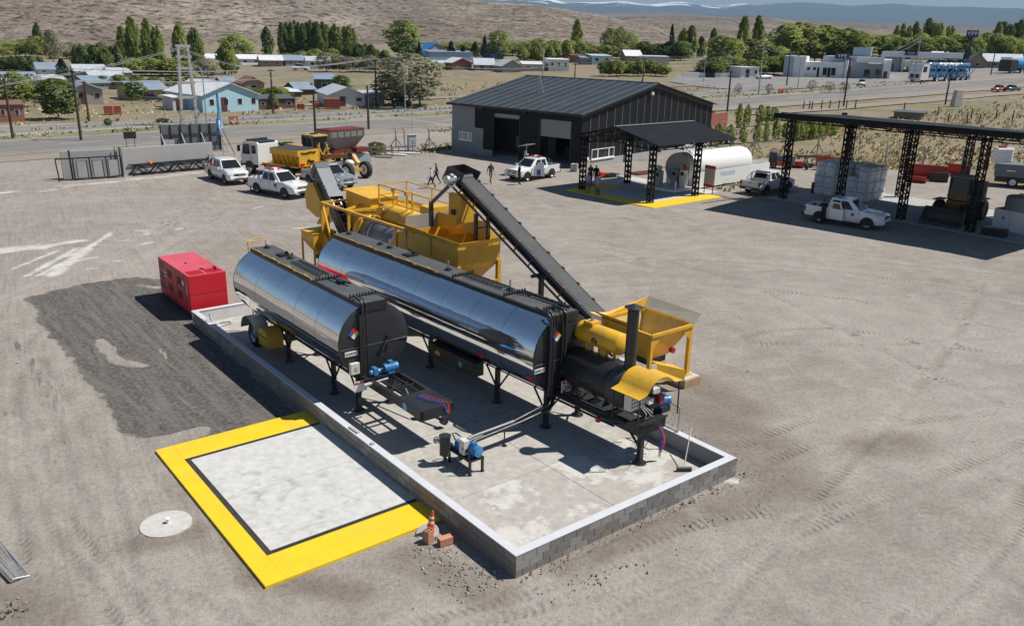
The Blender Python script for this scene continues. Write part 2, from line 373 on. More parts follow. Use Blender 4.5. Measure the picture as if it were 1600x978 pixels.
for a,b,c_,d_,w in APRON:
 d,t=seg_dist(GX,GY,PW(a,b),PW(c_,d_));powder=np.maximum(powder,(1-sstep(w*0.4,w*2.5,d))*0.62)
FIELD=[PW(*p)for p in[(1098,262),(1190,248),(1290,258),(1420,268),(1600,296),(1900,330),(1900,150),(1600,152),(1480,172),(1230,196),(1120,205)]]
field=0.5+np.clip(poly_sd(GX,GY,FIELD)/2.0,-0.7,0.7)
damp=np.zeros(GX.shape)
for a,b,w in(((1160,700),(1240,760),.9),((1080,640),(1200,700),1.0),((1120,800),(1240,760),.45),((940,860),(1060,810),.4),((880,890),(960,860),.35),((640,870),(770,930),.5),((400,900),(560,925),.35),((215,850),(300,830),.35),((0,950),(60,978),.8),((1090,600),(1160,640),.8),((300,720),(420,910),.25),((1040,700),(1120,690),.5),((1350,700),(1420,690),.6),((0,215),(250,230),.6),((940,235),(1000,250),.8)):
 d,t=seg_dist(GX,GY,PW(*a),PW(*b));damp=np.maximum(damp,1-sstep(w*0.3,w*1.9,d))
green=np.zeros(GX.shape)
for a,b,w in(((650,240),(705,228),1.0),((1120,290),(1165,285),.7),((1080,300),(1150,310),.4),((690,205),(720,200),1.0),((1240,262),(1300,262),.5)):
 d,t=seg_dist(GX,GY,PW(*a),PW(*b));green=np.maximum(green,(1-sstep(w*0.3,w*1.5,d))*0.75)
GZ=(fbm(GX*0.35,GY*0.35,4,3)-0.5)*0.09+(fbm(GX*1.7,GY*1.7,3,9)-0.5)*0.05
GZ+=-0.02*track-0.028*np.exp(-(dbest/0.13)**2)+0.03*np.exp(-((dbest-0.27)/0.10)**2)*fbm(GX*1.3,GY*1.3,3,61)+0.03*damp*fbm(GX*4,GY*4,3,5)+np.where(dark>0.6,(fbm(GX*3,GY*3,3,17)-0.4)*0.05,0)
uu=(GX-NX)*math.cos(YB)+(GY-NY)*math.sin(YB);vv=-(GX-NX)*math.sin(YB)+(GY-NY)*math.cos(YB)
GZ=np.where((uu>-5.1)&(uu<8.0)&(vv>-0.3)&(vv<26),np.minimum(GZ,-0.02),GZ)
GZ+=0.10*np.exp(-((uu-3)/4.5)**2)*np.exp(-((vv+0.75)/0.45)**2)*fbm(GX*2,GY*2,3,31)*((uu>-0.2)&(uu<8))
lane=np.exp(-(dbest/0.75)**2)*sstep(0.25,0.55,fbm(GX*0.22,GY*0.22,3,91))
fl_=sstep(38,60,RR);GZ=GZ*(1-fl_)+fl_*GZ*0.3
GZ+=np.maximum(0,RISE*(0.6*GX+0.8*GY-RQ0))
grid_mesh('ground',GX,GY,GZ,M_GROUND,dict(track=track,phase=phase,lane=lane,dark=dark,powder=powder,field=field,damp=damp,green=green))
def plain():
 me=bpy.data.meshes.new('plain');E,F2=4000.0,4000.0
 e=Vector((0.8,-0.6,0));nrm=Vector((0.6,0.8,0));o=nrm*RQ0
 far=560.0
 v=[o-e*E-nrm*F2,o+e*E-nrm*F2,o+e*E,o-e*E]
 vs=[(*p.xy,-0.09)for p in v]
 fs=[(0,1,2,3)]
 N=48;arc=[]
 a0,a1=rad(-75),rad(75)
 for i in range(N+1):
  a=a0+(a1-a0)*i/N;arc.append(Vector((far*math.sin(a),far*math.cos(a),0)))
 cl=[p for p in arc if p.dot(nrm)>RQ0+0.5]
 tl=[o-e*math.sqrt(far**2-RQ0**2),]+cl+[o+e*math.sqrt(far**2-RQ0**2)]
 b=len(vs);vs+=[(p.x,p.y,-0.09+RISE*(p.dot(nrm)-RQ0))for p in tl];fs.append(tuple(range(b,b+len(tl))))
 me.from_pydata(vs,[],fs)
 bm=bmesh.new();bm.from_mesh(me);bmesh.ops.triangulate(bm,faces=bm.faces)
 for f in bm.faces:
  if f.normal.z<0:f.normal_flip()
 bm.to_mesh(me);bm.free()
 a=me.attributes.new('field','FLOAT','POINT');a.data.foreach_set('value',np.ones(len(me.vertices),np.float32))
 me.materials.append(M_GROUND);ob=bpy.data.objects.new('plain',me);COL.objects.link(ob);structure(ob)
plain()
def asphalt_mat(name,base,marks):
 m,nt,b=_nodes(name);geo=nt.nodes.new('ShaderNodeNewGeometry');P=geo.outputs['Position']
 n=noise_n(nt,P,0.25,5,0.6);n2=noise_n(nt,P,9.0,3,0.6)
 n3=streak_n(nt,P,RD,45,1.1,3,0.5,0)
 c=ramp_n(nt,math_n(nt,'ADD',math_n(nt,'MULTIPLY',n.outputs[0],0.5),math_n(nt,'MULTIPLY',n3.outputs[0],0.5)),[(0.35,tuple(x*0.82 for x in base)),(0.65,tuple(x*1.15 for x in base))]).outputs[0]
 c=mix_n(nt,1.0,c,ramp_n(nt,n2.outputs[0],[(0.3,g3(0.85)),(0.7,g3(1.12))]).outputs[0],'MULTIPLY')
 lk(nt,c,b.inputs['Base Color']);b.inputs['Roughness'].default_value=0.9;b.inputs['Specular IOR Level'].default_value=0.2
 return m
M_ASPH=asphalt_mat('worn_asphalt',(0.205,0.195,0.185),0);M_ASPH2=asphalt_mat('pale_asphalt',(0.235,0.228,0.222),0)
M_DIRT=asphalt_mat('packed_dirt',(0.275,0.235,0.198),0);M_LINE=M('road_paint',(0.62,0.60,0.55),0.8,var=0.25,scale=1.2,dirt=0.6,dirtcol=(0.25,0.24,0.22))
M_KERB=M('kerb_concrete',(0.52,0.5,0.47),0.9,var=0.15,scale=0.7)
def strip(name,n0,n1,s0,s1,z,mat,step=12.0,wob=0.0,thick=0.0):
 """a band along the highway; it follows the land and bends where the land bends"""
 mb=MB();k=max(1,int((s1-s0)/step));A=[];B=[]
 for i in range(k+1):
  s=s0+(s1-s0)*i/k
  w0=wob*(noise.noise((s*0.09,n0,1.3)));w1=wob*(noise.noise((s*0.09,n1,7.7)))
  A.append(RW(s,n0+w0,z));B.append(RW(s,n1+w1,z))
 for i in range(k):mb.poly([A[i+1],B[i+1],B[i],A[i]])
 if thick:
  for i in range(k):mb.poly([A[i],A[i+1],A[i+1]-Vector((0,0,thick)),A[i]-Vector((0,0,thick))])
 o=mb.build(name,mat);return structure(o)
strip('dirt_shoulder',78.5,101.8,-140,560,0.035,M_DIRT,10,1.0)
strip('highway',83.2,94.4,-140,560,0.05,M_ASPH)
strip('edge_line',94.0,94.16,-140,560,0.058,M_LINE);strip('edge_line',83.5,83.66,-140,560,0.058,M_LINE)
for s in range(-60,300,10):
 structure(strip('centre_line',88.7,88.85,s,s+4.5,0.058,M_LINE))
strip('service_road',101.4,105.8,-140,165,0.05,M_ASPH2,10,0.3);strip('service_road',106.5,112.6,-140,165,0.052,M_ASPH2,10,0.5)
strip('kerb',112.5,112.75,-60,20,0.16,M_KERB,4,0,0.16);strip('kerb',101.2,101.4,-90,190,0.15,M_KERB,8,0,0.15)
def px_sheet(name,pts,z,mat):
 m=MB();m.poly([at(*p)+Vector((0,0,z))for p in pts]);o=m.build(name,mat)
 if o.data.polygons[0].normal.z<0:o.data.flip_normals()
 return structure(o)
px_sheet('forecourt',[(1045,128),(1100,137),(1190,143),(1290,136),(1340,139),(1420,131),(1500,124),(1640,113),(1640,103),(1500,107),(1400,110),(1230,118),(1180,119),(1060,120)],0.055,M_ASPH2)
strip('dirt_street',128.0,133.0,60,190,0.04,M_DIRT,8,1.5);strip('dirt_street',112.5,128,16,24,0.045,M_DIRT,4,1.0)
strip('dirt_track',70.0,74.0,120,330,0.04,M_DIRT,8,1.0)
M_TUFT=M('verge_grass',(0.115,0.125,0.042),0.9,var=0.5,scale=0.4);M_DRY=M('dry_tussock',(0.55,0.44,0.25),0.9,var=0.35,scale=0.7);M_DRY2=M('grey_scrub',(0.27,0.25,0.16),0.9,var=0.35,scale=0.7)
def tufts(name,spots,mats,h=(0.15,0.5),blades=9):
 mb=MB()
 for(x,y,z,k)in spots:
  hh=rnd.uniform(*h);r=hh*rnd.uniform(0.5,1.0)
  mn=[Vector((x+r*.8*rnd.uniform(.6,1.1)*math.cos(q*PI/3),y+r*.8*rnd.uniform(.6,1.1)*math.sin(q*PI/3),z-.03))for q in range(6)];ap=Vector((x+rnd.uniform(-.2,.2)*r,y+rnd.uniform(-.2,.2)*r,z+hh*.55));mb.add(mn+[ap],[(q,(q+1)%6,6)for q in range(6)],k)
  for j in range(blades//2):
   a=rnd.uniform(0,2*PI);t=rnd.uniform(0.1,1.0)*r;b=a+rnd.uniform(-1,1);w=hh*0.22
   p=Vector((x+math.cos(a)*t*0.5,y+math.sin(a)*t*0.5,z-0.03));q=Vector((x+math.cos(a)*t*1.2,y+math.sin(a)*t*1.2,z+hh*rnd.uniform(0.55,1.0)))
   d=Vector((-math.sin(b),math.cos(b),0))*w
   mb.add([p-d,p+d,q+d*0.5,q-d*0.5],[(0,1,2,3)],k)
 return stuff(mb.build(name,mats,fix=False))
sp=[]
for i in range(1500):
 s=rnd.uniform(-75,210);n=rnd.choice([rnd.gauss(98.2,1.2),rnd.gauss(98.2,1.2),rnd.gauss(106.15,0.25)]);p=RW(s,n)
 if vnoise(np.array([s*0.2]),np.array([n*0.5]),4)[0]>0.3:sp.append((p.x,p.y,p.z+0.03,rnd.choice([0,0,1])))
tag(tufts('verge_grass',sp,[M_TUFT,M_DRY],(0.15,0.4),6),'green grass strip between the highway and the service road','grass')
strip('verge',96.2,101.0,-140,200,0.045,M('verge_soil',(0.19,0.185,0.095),0.95,var=0.4,scale=0.3),6,1.0)
strip('verge',105.7,106.6,-140,165,0.06,MATS['verge_soil'],6,0.5)
sp=[]
FX=np.array([p[0]for p in FIELD]);FY=np.array([p[1]for p in FIELD])
while len(sp)<2600:
 px,py=rnd.uniform(1080,1640),rnd.uniform(150,292)
 p=at(px,py)
 if poly_sd(np.array([p.x]),np.array([p.y]),FIELD)[0]<0.3:continue
 if fbm(np.array([p.x*0.09]),np.array([p.y*0.09]),3,8)[0]+rnd.uniform(-0.15,0.15)<0.47:continue
 sp.append((p.x,p.y,p.z,rnd.choices([0,1,2],[0.62,0.28,0.1])[0]))
tag(tufts('dry_grass',sp,[M_DRY,M_DRY2,M_TUFT],(0.15,0.42),9),'tufts of dry yellow steppe grass in the field behind the long carport','grass')
sp=[]
for k in range(34):px,py=rnd.uniform(-30,50),rnd.uniform(935,1000);p=at(px,py);sp.append((p.x,p.y,p.z,rnd.choice([0,0,1])))
tag(tufts('dry_weeds',sp,[M_DRY2,M_DRY],(0.03,0.10),16),'low dry weeds round the wire gate in the near left corner','weeds')
sp=[]
for k in range(160):px,py=rnd.choice([(rnd.uniform(650,706),rnd.uniform(225,240)),(rnd.uniform(650,706),rnd.uniform(225,240)),(rnd.uniform(1118,1165),rnd.uniform(283,300)),(rnd.uniform(672,712),rnd.uniform(201,207))]);p=at(px,py);sp.append((p.x,p.y,p.z,rnd.choice([0,0,1])))
tag(tufts('green_weeds',sp,[M_TUFT,M_DRY],(0.12,0.35),9),'green weeds along the yard edge by the workshop and the fuel tank','weeds')
sp=[]
while len(sp)<1500:
 s,n=rnd.uniform(-70,260),rnd.uniform(112.9,170);p=RW(s,n)
 if 128<n<133 and s>60:continue
 if s>165 and n<180:continue
 sp.append((p.x,p.y,p.z-0.06,rnd.choices([0,1,2],[0.5,0.35,0.15])[0]))
tag(tufts('roadside_scrub',sp,[M_DRY,M_DRY2,M_TUFT],(0.2,0.55),7),'low dry scrub on the waste ground across the highway','scrub')
def hill_mat(name,lo,mid,hi,sc_=1.0,dots=0.6,snow=False,patch=(0.2,0.185,0.17)):
 m,nt,b=_nodes(name);geo=nt.nodes.new('ShaderNodeNewGeometry');P=geo.outputs['Position']
 mp=nt.nodes.new('ShaderNodeMapping');mp.inputs['Scale'].default_value=(sc_,sc_*0.8,sc_*1.4);lk(nt,P,mp.inputs[0])
 n=noise_n(nt,mp.outputs[0],0.006,6,0.62,0.6);n2=noise_n(nt,mp.outputs[0],0.045,5,0.7,0.3);n3=noise_n(nt,mp.outputs[0],0.16,3,0.7)
 c=ramp_n(nt,math_n(nt,'ADD',math_n(nt,'MULTIPLY',n.outputs[0],0.6),math_n(nt,'MULTIPLY',n2.outputs[0],0.4)),[(0.34,lo),(0.5,mid),(0.64,hi)]).outputs[0]
 nb=noise_n(nt,P,0.0028*sc_,4,0.5,0.8)
 c=mix_n(nt,ramp_n(nt,nb.outputs[0],[(0.5,g3(0)),(0.6,g3(0.55))]).outputs[0],c,patch)
 d=ramp_n(nt,n3.outputs[0],[(0.38,g3(dots)),(0.49,g3(0))]).outputs[0]
 c=mix_n(nt,d,c,tuple(x*0.42 for x in lo))
 if snow:
  sx=nt.nodes.new('ShaderNodeSeparateXYZ');lk(nt,P,sx.inputs[0])
  ns=noise_n(nt,P,0.0016,6,0.7,0.5)
  k=math_n(nt,'ADD',math_n(nt,'SUBTRACT',math_n(nt,'MULTIPLY',sx.outputs['Z'],1/300.0),2.75),math_n(nt,'MULTIPLY',ns.outputs[0],1.7))
  k=math_n(nt,'SUBTRACT',k,math_n(nt,'MULTIPLY',math_n(nt,'MAXIMUM',math_n(nt,'SUBTRACT',sx.outputs['X'],3300.0),0.0),1/2200.0))
  c=mix_n(nt,ramp_n(nt,k,[(0.0,g3(0)),(0.12,g3(1))]).outputs[0],c,(0.88,0.9,0.93))
 n4=noise_n(nt,P,0.42*sc_,2,0.6);c=mix_n(nt,1.0,c,ramp_n(nt,n4.outputs[0],[(0.34,g3(0.62)),(0.5,g3(1.0)),(0.66,g3(1.22))]).outputs[0],'MULTIPLY')
 lk(nt,c,b.inputs['Base Color']);b.inputs['Roughness'].default_value=1.0;b.inputs['Specular IOR Level'].default_value=0.05
 bump_n(nt,b,math_n(nt,'ADD',n2.outputs[0],math_n(nt,'MULTIPLY',n3.outputs[0],0.4)),0.7,6.0/sc_)
 return m
def ridge(name,pts,r0,rR,rEnd,mat,amp,nseed,seed_scale,z0f,naz=360,nr=90,fall=0.35,shape=1.0):
 A=[];T=[]
 for px,py in pts:
  d=ray(px,py);A.append(math.atan2(d.x,d.y));T.append(d.z/math.hypot(d.x,d.y))
 az_=np.linspace(rad(-62),rad(62),naz);t=np.interp(az_,A,T)
 k=np.array([1,2,3,2,1.]);k/=k.sum();t=np.convolve(np.pad(t,2,'edge'),k,'valid')
 w=np.concatenate([np.linspace(0,1,int(nr*0.72)),1+np.linspace(0.02,1,nr-int(nr*0.72))])
 Wg,Ag=np.meshgrid(w,az_,indexing='ij');Tg=np.tile(t,(len(w),1))
 R_=np.where(Wg<=1,r0+(rR-r0)*Wg,rR+(rEnd-rR)*(Wg-1))
 X=R_*np.sin(Ag);Y=R_*np.cos(Ag)
 top=CAM_H+Tg*rR
 base=z0f(X,Y)
 up=np.clip(Wg,0,1)**shape;up=up*0.45+0.55*up*up*(3-2*up)
 Z=base+(top-base)*np.where(Wg<=1,up,1-fall*(Wg-1))
 nn=fbm(X/seed_scale,Y/seed_scale,6,nseed,0.55)-0.5
 gul=1-np.abs(2*fbm(Ag*rR/seed_scale*0.9,R_/seed_scale*0.25,4,nseed+40)-1)
 env=np.clip(Wg,0,1)*np.where(Wg<=1,1-0.55*Wg**3,0.45)
 Z=Z+amp*env*(nn*1.3+(gul-0.75)*0.9)
 return grid_mesh(name,X,Y,Z,mat)
zt=lambda X,Y:np.maximum(0,RISE*(0.6*X+0.8*Y-RQ0))-0.6
M_HILL=hill_mat('steppe_hill',(0.115,0.094,0.078),(0.222,0.183,0.150),(0.385,0.325,0.262),1.0,0.9,patch=(0.15,0.132,0.118))
M_HILL2=hill_mat('far_steppe',(0.105,0.088,0.072),(0.175,0.148,0.122),(0.27,0.23,0.185),0.5,0.6,patch=(0.11,0.095,0.082))
M_HILL3=hill_mat('distant_plain',(0.12,0.10,0.085),(0.18,0.155,0.13),(0.24,0.20,0.165),0.25,0.4,patch=(0.12,0.105,0.095))
M_MOUNT=hill_mat('haze_tinted_mountain',(0.035,0.045,0.055),(0.055,0.066,0.08),(0.08,0.09,0.10),0.06,0.3,snow=True,patch=(0.07,0.075,0.085))  # rock colour darkened and blued to carry the haze of distant air
ridge('hill',[(-400,-140),(100,-120),(420,-60),(600,-22),(690,-2),(740,4),(800,9),(850,11),(870,13),(900,20),(950,30),(1000,42),(1060,53),(1150,62),(1250,73),(1400,84),(2100,100)],470,1080,2000,M_HILL,26,5,170,zt,420,110)
ridge('plateau',[(-400,20),(600,34),(800,36),(930,34),(1000,32.5),(1100,32),(1180,35),(1250,33),(1300,36),(1360,39),(1400,43),(1480,47),(1540,52),(1600,62),(1700,66),(2100,75)],700,2300,3600,M_HILL2,34,21,420,lambda X,Y:np.full(X.shape,14.0),320,70)
ridge('distant_plain',[(-400,10),(700,24),(880,23),(960,20.5),(1040,19.5),(1100,24),(1150,30),(1250,34),(1400,38),(1600,44),(2100,60)],2800,5600,8000,M_HILL3,30,33,900,lambda X,Y:np.full(X.shape,40.0),260,50)
ridge('mountains',[(-400,-20),(600,-9),(690,-6),(740,-3),(800,-5),(850,-2),(866,1),(880,3.5),(905,4.5),(930,3.5),(960,2),(978,1.5),(990,5),(1020,8),(1040,5),(1058,2.5),(1075,4.5),(1090,7),(1112,9),(1135,8),(1160,4.5),(1172,7),(1190,8.5),(1210,7),(1240,8),(1270,9),(1300,12),(1330,14),(1352,13),(1380,11),(1403,8.5),(1420,11),(1440,13),(1466,10.5),(1480,13.5),(1500,14),(1545,17),(1575,16),(1600,15),(1700,12),(2100,20)],8200,15500,17500,M_MOUNT,260,55,2600,lambda X,Y:np.full(X.shape,60.0),420,60,fall=0.6,shape=0.8)
def stones():
 mb=MB();n=0
 while n<2300:
  k=rnd.random()
  if k<0.22:u,v=rnd.uniform(0,8.4),-abs(rnd.gauss(0.5,0.45))-0.05
  elif k<0.45:u,v=7.9+abs(rnd.gauss(0.2,0.5)),rnd.uniform(-1,6)
  elif k<0.55:u,v=rnd.gauss(-0.6,0.5),rnd.uniform(0.0,2.4)
  elif k<0.75:u,v=rnd.uniform(-7,-0.3),rnd.uniform(10.8,23)
  else:u,v=rnd.uniform(-16,30),rnd.uniform(-8,28)
  if-4.7<u<8.0 and-0.02<v<21.3:
   if not(u<-0.1 and v<2.8):continue
  p=W(u,v);r=rnd.uniform(0.01,0.035)*(1.5 if rnd.random()<0.1 else 1)*(1.0 if k<0.55 else 0.8);n+=1
  z=0.0 if k>0.35 else 0.03
  mb.add([(p.x+r*rnd.uniform(.7,1.3),p.y,z),(p.x,p.y+r*rnd.uniform(.7,1.3),z),(p.x-r*rnd.uniform(.7,1.3),p.y,z),(p.x,p.y-r*rnd.uniform(.7,1.3),z),(p.x+rnd.uniform(-.3,.3)*r,p.y+rnd.uniform(-.3,.3)*r,z+r*rnd.uniform(.5,1.1))],[(0,1,4),(1,2,4),(2,3,4),(3,0,4)],rnd.choice([0,0,1,2]))
 o=mb.build('loose_stones',[M('stone_grey',(.26,.235,.21),.95,var=.2),M('stone_pale',(.42,.39,.355),.95,var=.2),M('clod_brown',(.17,.14,.115),.95,var=.2)],fix=False);stuff(o);tag(o,'scattered stones and clods of earth on the gravel round the block wall','stones')
stones()
# ================================================================== MATERIALS OF THE YARD
YEL=M('yellow_paint',(0.74,0.42,0.03),0.42,var=0.10,scale=2.4,dirt=0.6,dirtcol=(0.40,0.24,0.07),bump=0.05)
BLK=M('black_paint',(0.020,0.021,0.023),0.38,var=0.2,scale=3,dirt=0.25,dirtcol=(0.07,0.065,0.06))
BLK2=M('charcoal_sheet',(0.024,0.026,0.029),0.45,var=0.15,scale=1.2,dirt=0.35,dirtcol=(0.075,0.072,0.068))
DECK=M('deck_grey',(0.075,0.078,0.082),0.6,var=0.2,scale=2,dirt=0.5,dirtcol=(0.13,0.125,0.118))
RUB=M('rubber',(0.022,0.022,0.023),0.8,var=0.3,scale=8,dirt=0.5,dirtcol=(0.10,0.09,0.08))
RED=M('red_paint',(0.62,0.014,0.028),0.42,var=0.08,scale=1.5,dirt=0.4,dirtcol=(0.50,0.06,0.08))
REDTOP=M('paler_red_paint',(0.62,0.075,0.115),0.5,var=0.10,scale=1.0,dirt=0.4,dirtcol=(0.60,0.17,0.19))  # generator roof, paler and pinker than the body red
BLUE=M('blue_motor_paint',(0.045,0.22,0.47),0.38,var=0.12,scale=6)
GALV=M('galvanised',(0.50,0.52,0.54),0.42,metal=0.6,var=0.15,scale=10)
STEEL=M('bare_steel',(0.45,0.46,0.48),0.35,metal=0.9,var=0.15,scale=8)
GREY=M('grey_paint',(0.40,0.41,0.41),0.5,var=0.1,scale=4,dirt=0.2)
WHT=M('white_paint',(0.80,0.80,0.79),0.38,var=0.04,scale=2,dirt=0.15,dirtcol=(0.55,0.52,0.48))
OFFW=M('cream_box',(0.62,0.62,0.56),0.5,var=0.06,scale=6)
ORA=M('orange_plastic',(0.72,0.09,0.03),0.45,var=0.12,scale=8,dirt=0.4,dirtcol=(0.35,0.07,0.03))
CLAY=M('hollow_clay',(0.52,0.24,0.15),0.85,var=0.15,scale=12,dirt=0.5,dirtcol=(0.45,0.36,0.30))
WOOD=M('raw_wood',(0.36,0.26,0.16),0.8,var=0.2,scale=9)
PLANK=M('shutter_board',(0.42,0.27,0.16),0.85,var=0.2,scale=5)
GLASS=M('dark_glass',(0.012,0.014,0.016),0.06,var=0.1,spec=0.8)
def concrete_mat(name,base,patchy=0.5,patchcol=(0.6,0.58,0.54),swirl=False,stain=0.3):
 m,nt,b=_nodes(name);MATS[name]=m
 geo=nt.nodes.new('ShaderNodeNewGeometry');P=geo.outputs['Position']
 n1=noise_n(nt,P,0.55,6,0.62,0.4);n2=noise_n(nt,P,4.0,5,0.65);n3=noise_n(nt,P,40,2,0.6)
 c=ramp_n(nt,n2.outputs[0],[(0.3,tuple(x*0.86 for x in base)),(0.7,tuple(x*1.12 for x in base))]).outputs[0]
 if patchy:
  e=math_n(nt,'ADD',n1.outputs[0],math_n(nt,'MULTIPLY',n2.outputs[0],0.35))
  c=mix_n(nt,ramp_n(nt,e,[(0.67,g3(0)),(0.755,g3(patchy))]).outputs[0],c,patchcol)
 if stain:
  n5=noise_n(nt,P,1.1,5,0.6,1.2)
  c=mix_n(nt,ramp_n(nt,n5.outputs[0],[(0.56,g3(0)),(0.75,g3(stain))]).outputs[0],c,tuple(x*0.55 for x in base))
 if swirl:
  n6=noise_n(nt,P,2.2,4,0.65,1.0);n7=noise_n(nt,P,16.0,3,0.7)
  for(cu,cv),R_,w_,st in(((-2.6,5.6),1.15,.30,.75),((-1.7,6.4),1.5,.22,.7),((-3.3,6.9),1.0,.25,.8),((-3.0,4.6),.62,.35,.6),((-1.1,5.2),1.35,.18,.6),((-2.2,8.1),1.7,.14,.5),((-2.9,5.0),2.1,.12,.5),((-1.4,7.6),.8,.16,.5)):
   q=W(cu,cv);v_=nt.nodes.new('ShaderNodeVectorMath');v_.operation='DISTANCE';lk(nt,P,v_.inputs[0]);v_.inputs[1].default_value=(q.x,q.y,0.05)
   d_=math_n(nt,'ADD',v_.outputs['Value'],math_n(nt,'MULTIPLY',math_n(nt,'SUBTRACT',n1.outputs[0],0.5),0.4))
   k=math_n(nt,'SUBTRACT',1.0,math_n(nt,'DIVIDE',math_n(nt,'ABSOLUTE',math_n(nt,'SUBTRACT',d_,R_)),w_),True)
   k=math_n(nt,'MULTIPLY',math_n(nt,'MULTIPLY',k,st*0.75),math_n(nt,'MULTIPLY',ramp_n(nt,n6.outputs[0],[(0.46,g3(0)),(0.66,g3(1))]).outputs[0],ramp_n(nt,n7.outputs[0],[(0.35,g3(0.3)),(0.6,g3(1))]).outputs[0]))
   c=mix_n(nt,k,c,(0.21,0.21,0.21))
 c=mix_n(nt,1.0,c,ramp_n(nt,n3.outputs[0],[(0.3,g3(0.9)),(0.7,g3(1.08))]).outputs[0],'MULTIPLY')
 lk(nt,c,b.inputs['Base Color']);b.inputs['Roughness'].default_value=0.88;b.inputs['Specular IOR Level'].default_value=0.25
 bump_n(nt,b,n3.outputs[0],0.25,0.006)
 return m
C_FLOOR=concrete_mat('yard_concrete',(0.415,0.39,0.355),0.85,(0.58,0.565,0.53),stain=0.35)
C_FLOOR2=concrete_mat('yard_concrete_plain',(0.43,0.405,0.37),0.35,(0.54,0.52,0.485),stain=0.4)
C_PAD=concrete_mat('pad_concrete',(0.55,0.545,0.525),0.0,swirl=True,stain=0.10)
C_PALE=concrete_mat('pale_concrete',(0.52,0.505,0.48),0.3,stain=0.2)
C_GREY=concrete_mat('cast_concrete',(0.42,0.415,0.40),0.0,stain=0.3)
BLOCKS=[M('concrete_block'+s,c,0.92,var=0.14,scale=5,bump=0.35,dirt=0.45,dirtcol=d)for s,c,d in(('',(0.285,0.27,0.255),(0.40,0.385,0.365)),('_brown',(0.235,0.205,0.178),(0.34,0.31,0.28)),('_dark',(0.20,0.19,0.182),(0.30,0.285,0.27)))]
MORT=M('mortar',(0.36,0.345,0.325),0.95,var=0.15,scale=6,bump=0.2)
CAP=M('wall_cap_paint',(0.58,0.595,0.63),0.6,var=0.05,scale=2.5,dirt=0.25,dirtcol=(0.5,0.49,0.47))
LIME=M('limewashed_render',(0.60,0.61,0.61),0.9,var=0.15,scale=1.3,dirt=0.6,dirtcol=(0.42,0.41,0.39))
REND=M('grey_render',(0.30,0.30,0.30),0.9,var=0.15,scale=1.1,dirt=0.4,dirtcol=(0.40,0.39,0.37))
# ================================================================== WALLED TANK YARD (bund)
LU,LV,WH=7.73,21.1,0.57
def block_wall():
 t=thing('block_wall','low wall of grey concrete blocks with white painted top enclosing the two tanks','wall',W(0,0),YB)
 i=0.008
 mb=MB();mb.b2((i,i,-0.1),(LU-i,0.2-i,WH-0.03));mb.b2((i,0.2-i,-0.1),(0.2-i,LV-0.2+i,WH-0.03));mb.build('mortar_core',MORT,t)
 mb=MB();mb.b2((LU-0.2+i,0.2-i,-0.1),(LU-i,LV-0.2+i,WH-0.03));mb.build('rendered_side',REND,t)
 mb=MB();mb.b2((i,LV-0.2+i,-0.1),(LU-i,LV-i,WH-0.03));mb.build('limewashed_end',LIME,t)
 mb=MB();e=0.012;h0,h1=WH-0.03,WH
 mb.b2((-e,-e,h0),(LU+e,0.2+e,h1));mb.b2((-e,0.2+e,h0),(0.2+e,LV-0.2-e,h1));mb.b2((LU-0.2-e,0.2+e,h0),(LU+e,LV-0.2-e,h1));mb.b2((-e,LV-0.2-e,h0),(LU+e,LV+e,h1))
 mb.build('wall_cap',CAP,t,bevel=0.008)
 protos=[]
 for k,m in enumerate(BLOCKS):
  b=MB();b.box((0,0,0),(0.388,0.05,0.186));hb=MB();hb.box((0,0,0),(0.19,0.05,0.186));protos.append((b,hb,m))
 made={}
 def put(half,k,loc,rz):
  key=(half,k)
  if key not in made:
   o=protos[k][1 if half else 0].build('block',protos[k][2],t,loc,rz,bevel=0.006);made[key]=o
  else:
   o=made[key].copy();COL.objects.link(o);o.location=loc;o.rotation_euler=(0,0,rz)
 for c in range(3):
  z=0.045+0.2*c if c else 0.045
  z=(0.045,0.245,0.443)[c]
  u=0.0
  if c%2==0:put(True,rnd.randrange(3),(0.1,0.021-rnd.uniform(0,.006),z),0);u=0.2
  while u<LU-0.3:
   put(False,rnd.choices([0,1,2],[5,1,3])[0],(u+0.2,0.021-rnd.uniform(0,.006),z),0);u+=0.4
  if u<LU-0.1:put(True,0,(u+0.095,0.023,z),0)
  v=0.0 if c%2==0 else 0.2
  if c%2:put(True,1,(0.021,0.1,z),PI/2)
  while v<LV-0.35:
   put(False,rnd.choices([0,1,2],[2,6,3])[0],(0.021-rnd.uniform(0,.007),v+0.2,z),PI/2);v+=0.4
 return t
block_wall()
def yard_floor():
 b=MB();b.b2((0.19,0.19,-0.2),(LU-0.19,LV-0.19,0.03));base=structure(b.build('concrete_floor',M('joint_filler',(0.16,0.15,0.14),0.95),None,W(0,0),YB))
 us=[0.2,3.86,LU-0.2];vs=[0.2,3.4,6.9,10.4,13.9,17.4,LV-0.2]
 for i in range(2):
  for j in range(6):
   s=MB();s.b2((us[i]+0.008,vs[j]+0.008,0.0),(us[i+1]-0.008,vs[j+1]-0.008,0.06+0.002*rnd.random()));s.build('floor_slab',C_FLOOR if j==0 else C_FLOOR2,base)
yard_floor()
FZ=0.06
YFLOOR=M('yellow_floor_paint',(0.80,0.55,0.014),0.6,var=0.07,scale=1.6,dirt=0.55,dirtcol=(0.62,0.43,0.08))
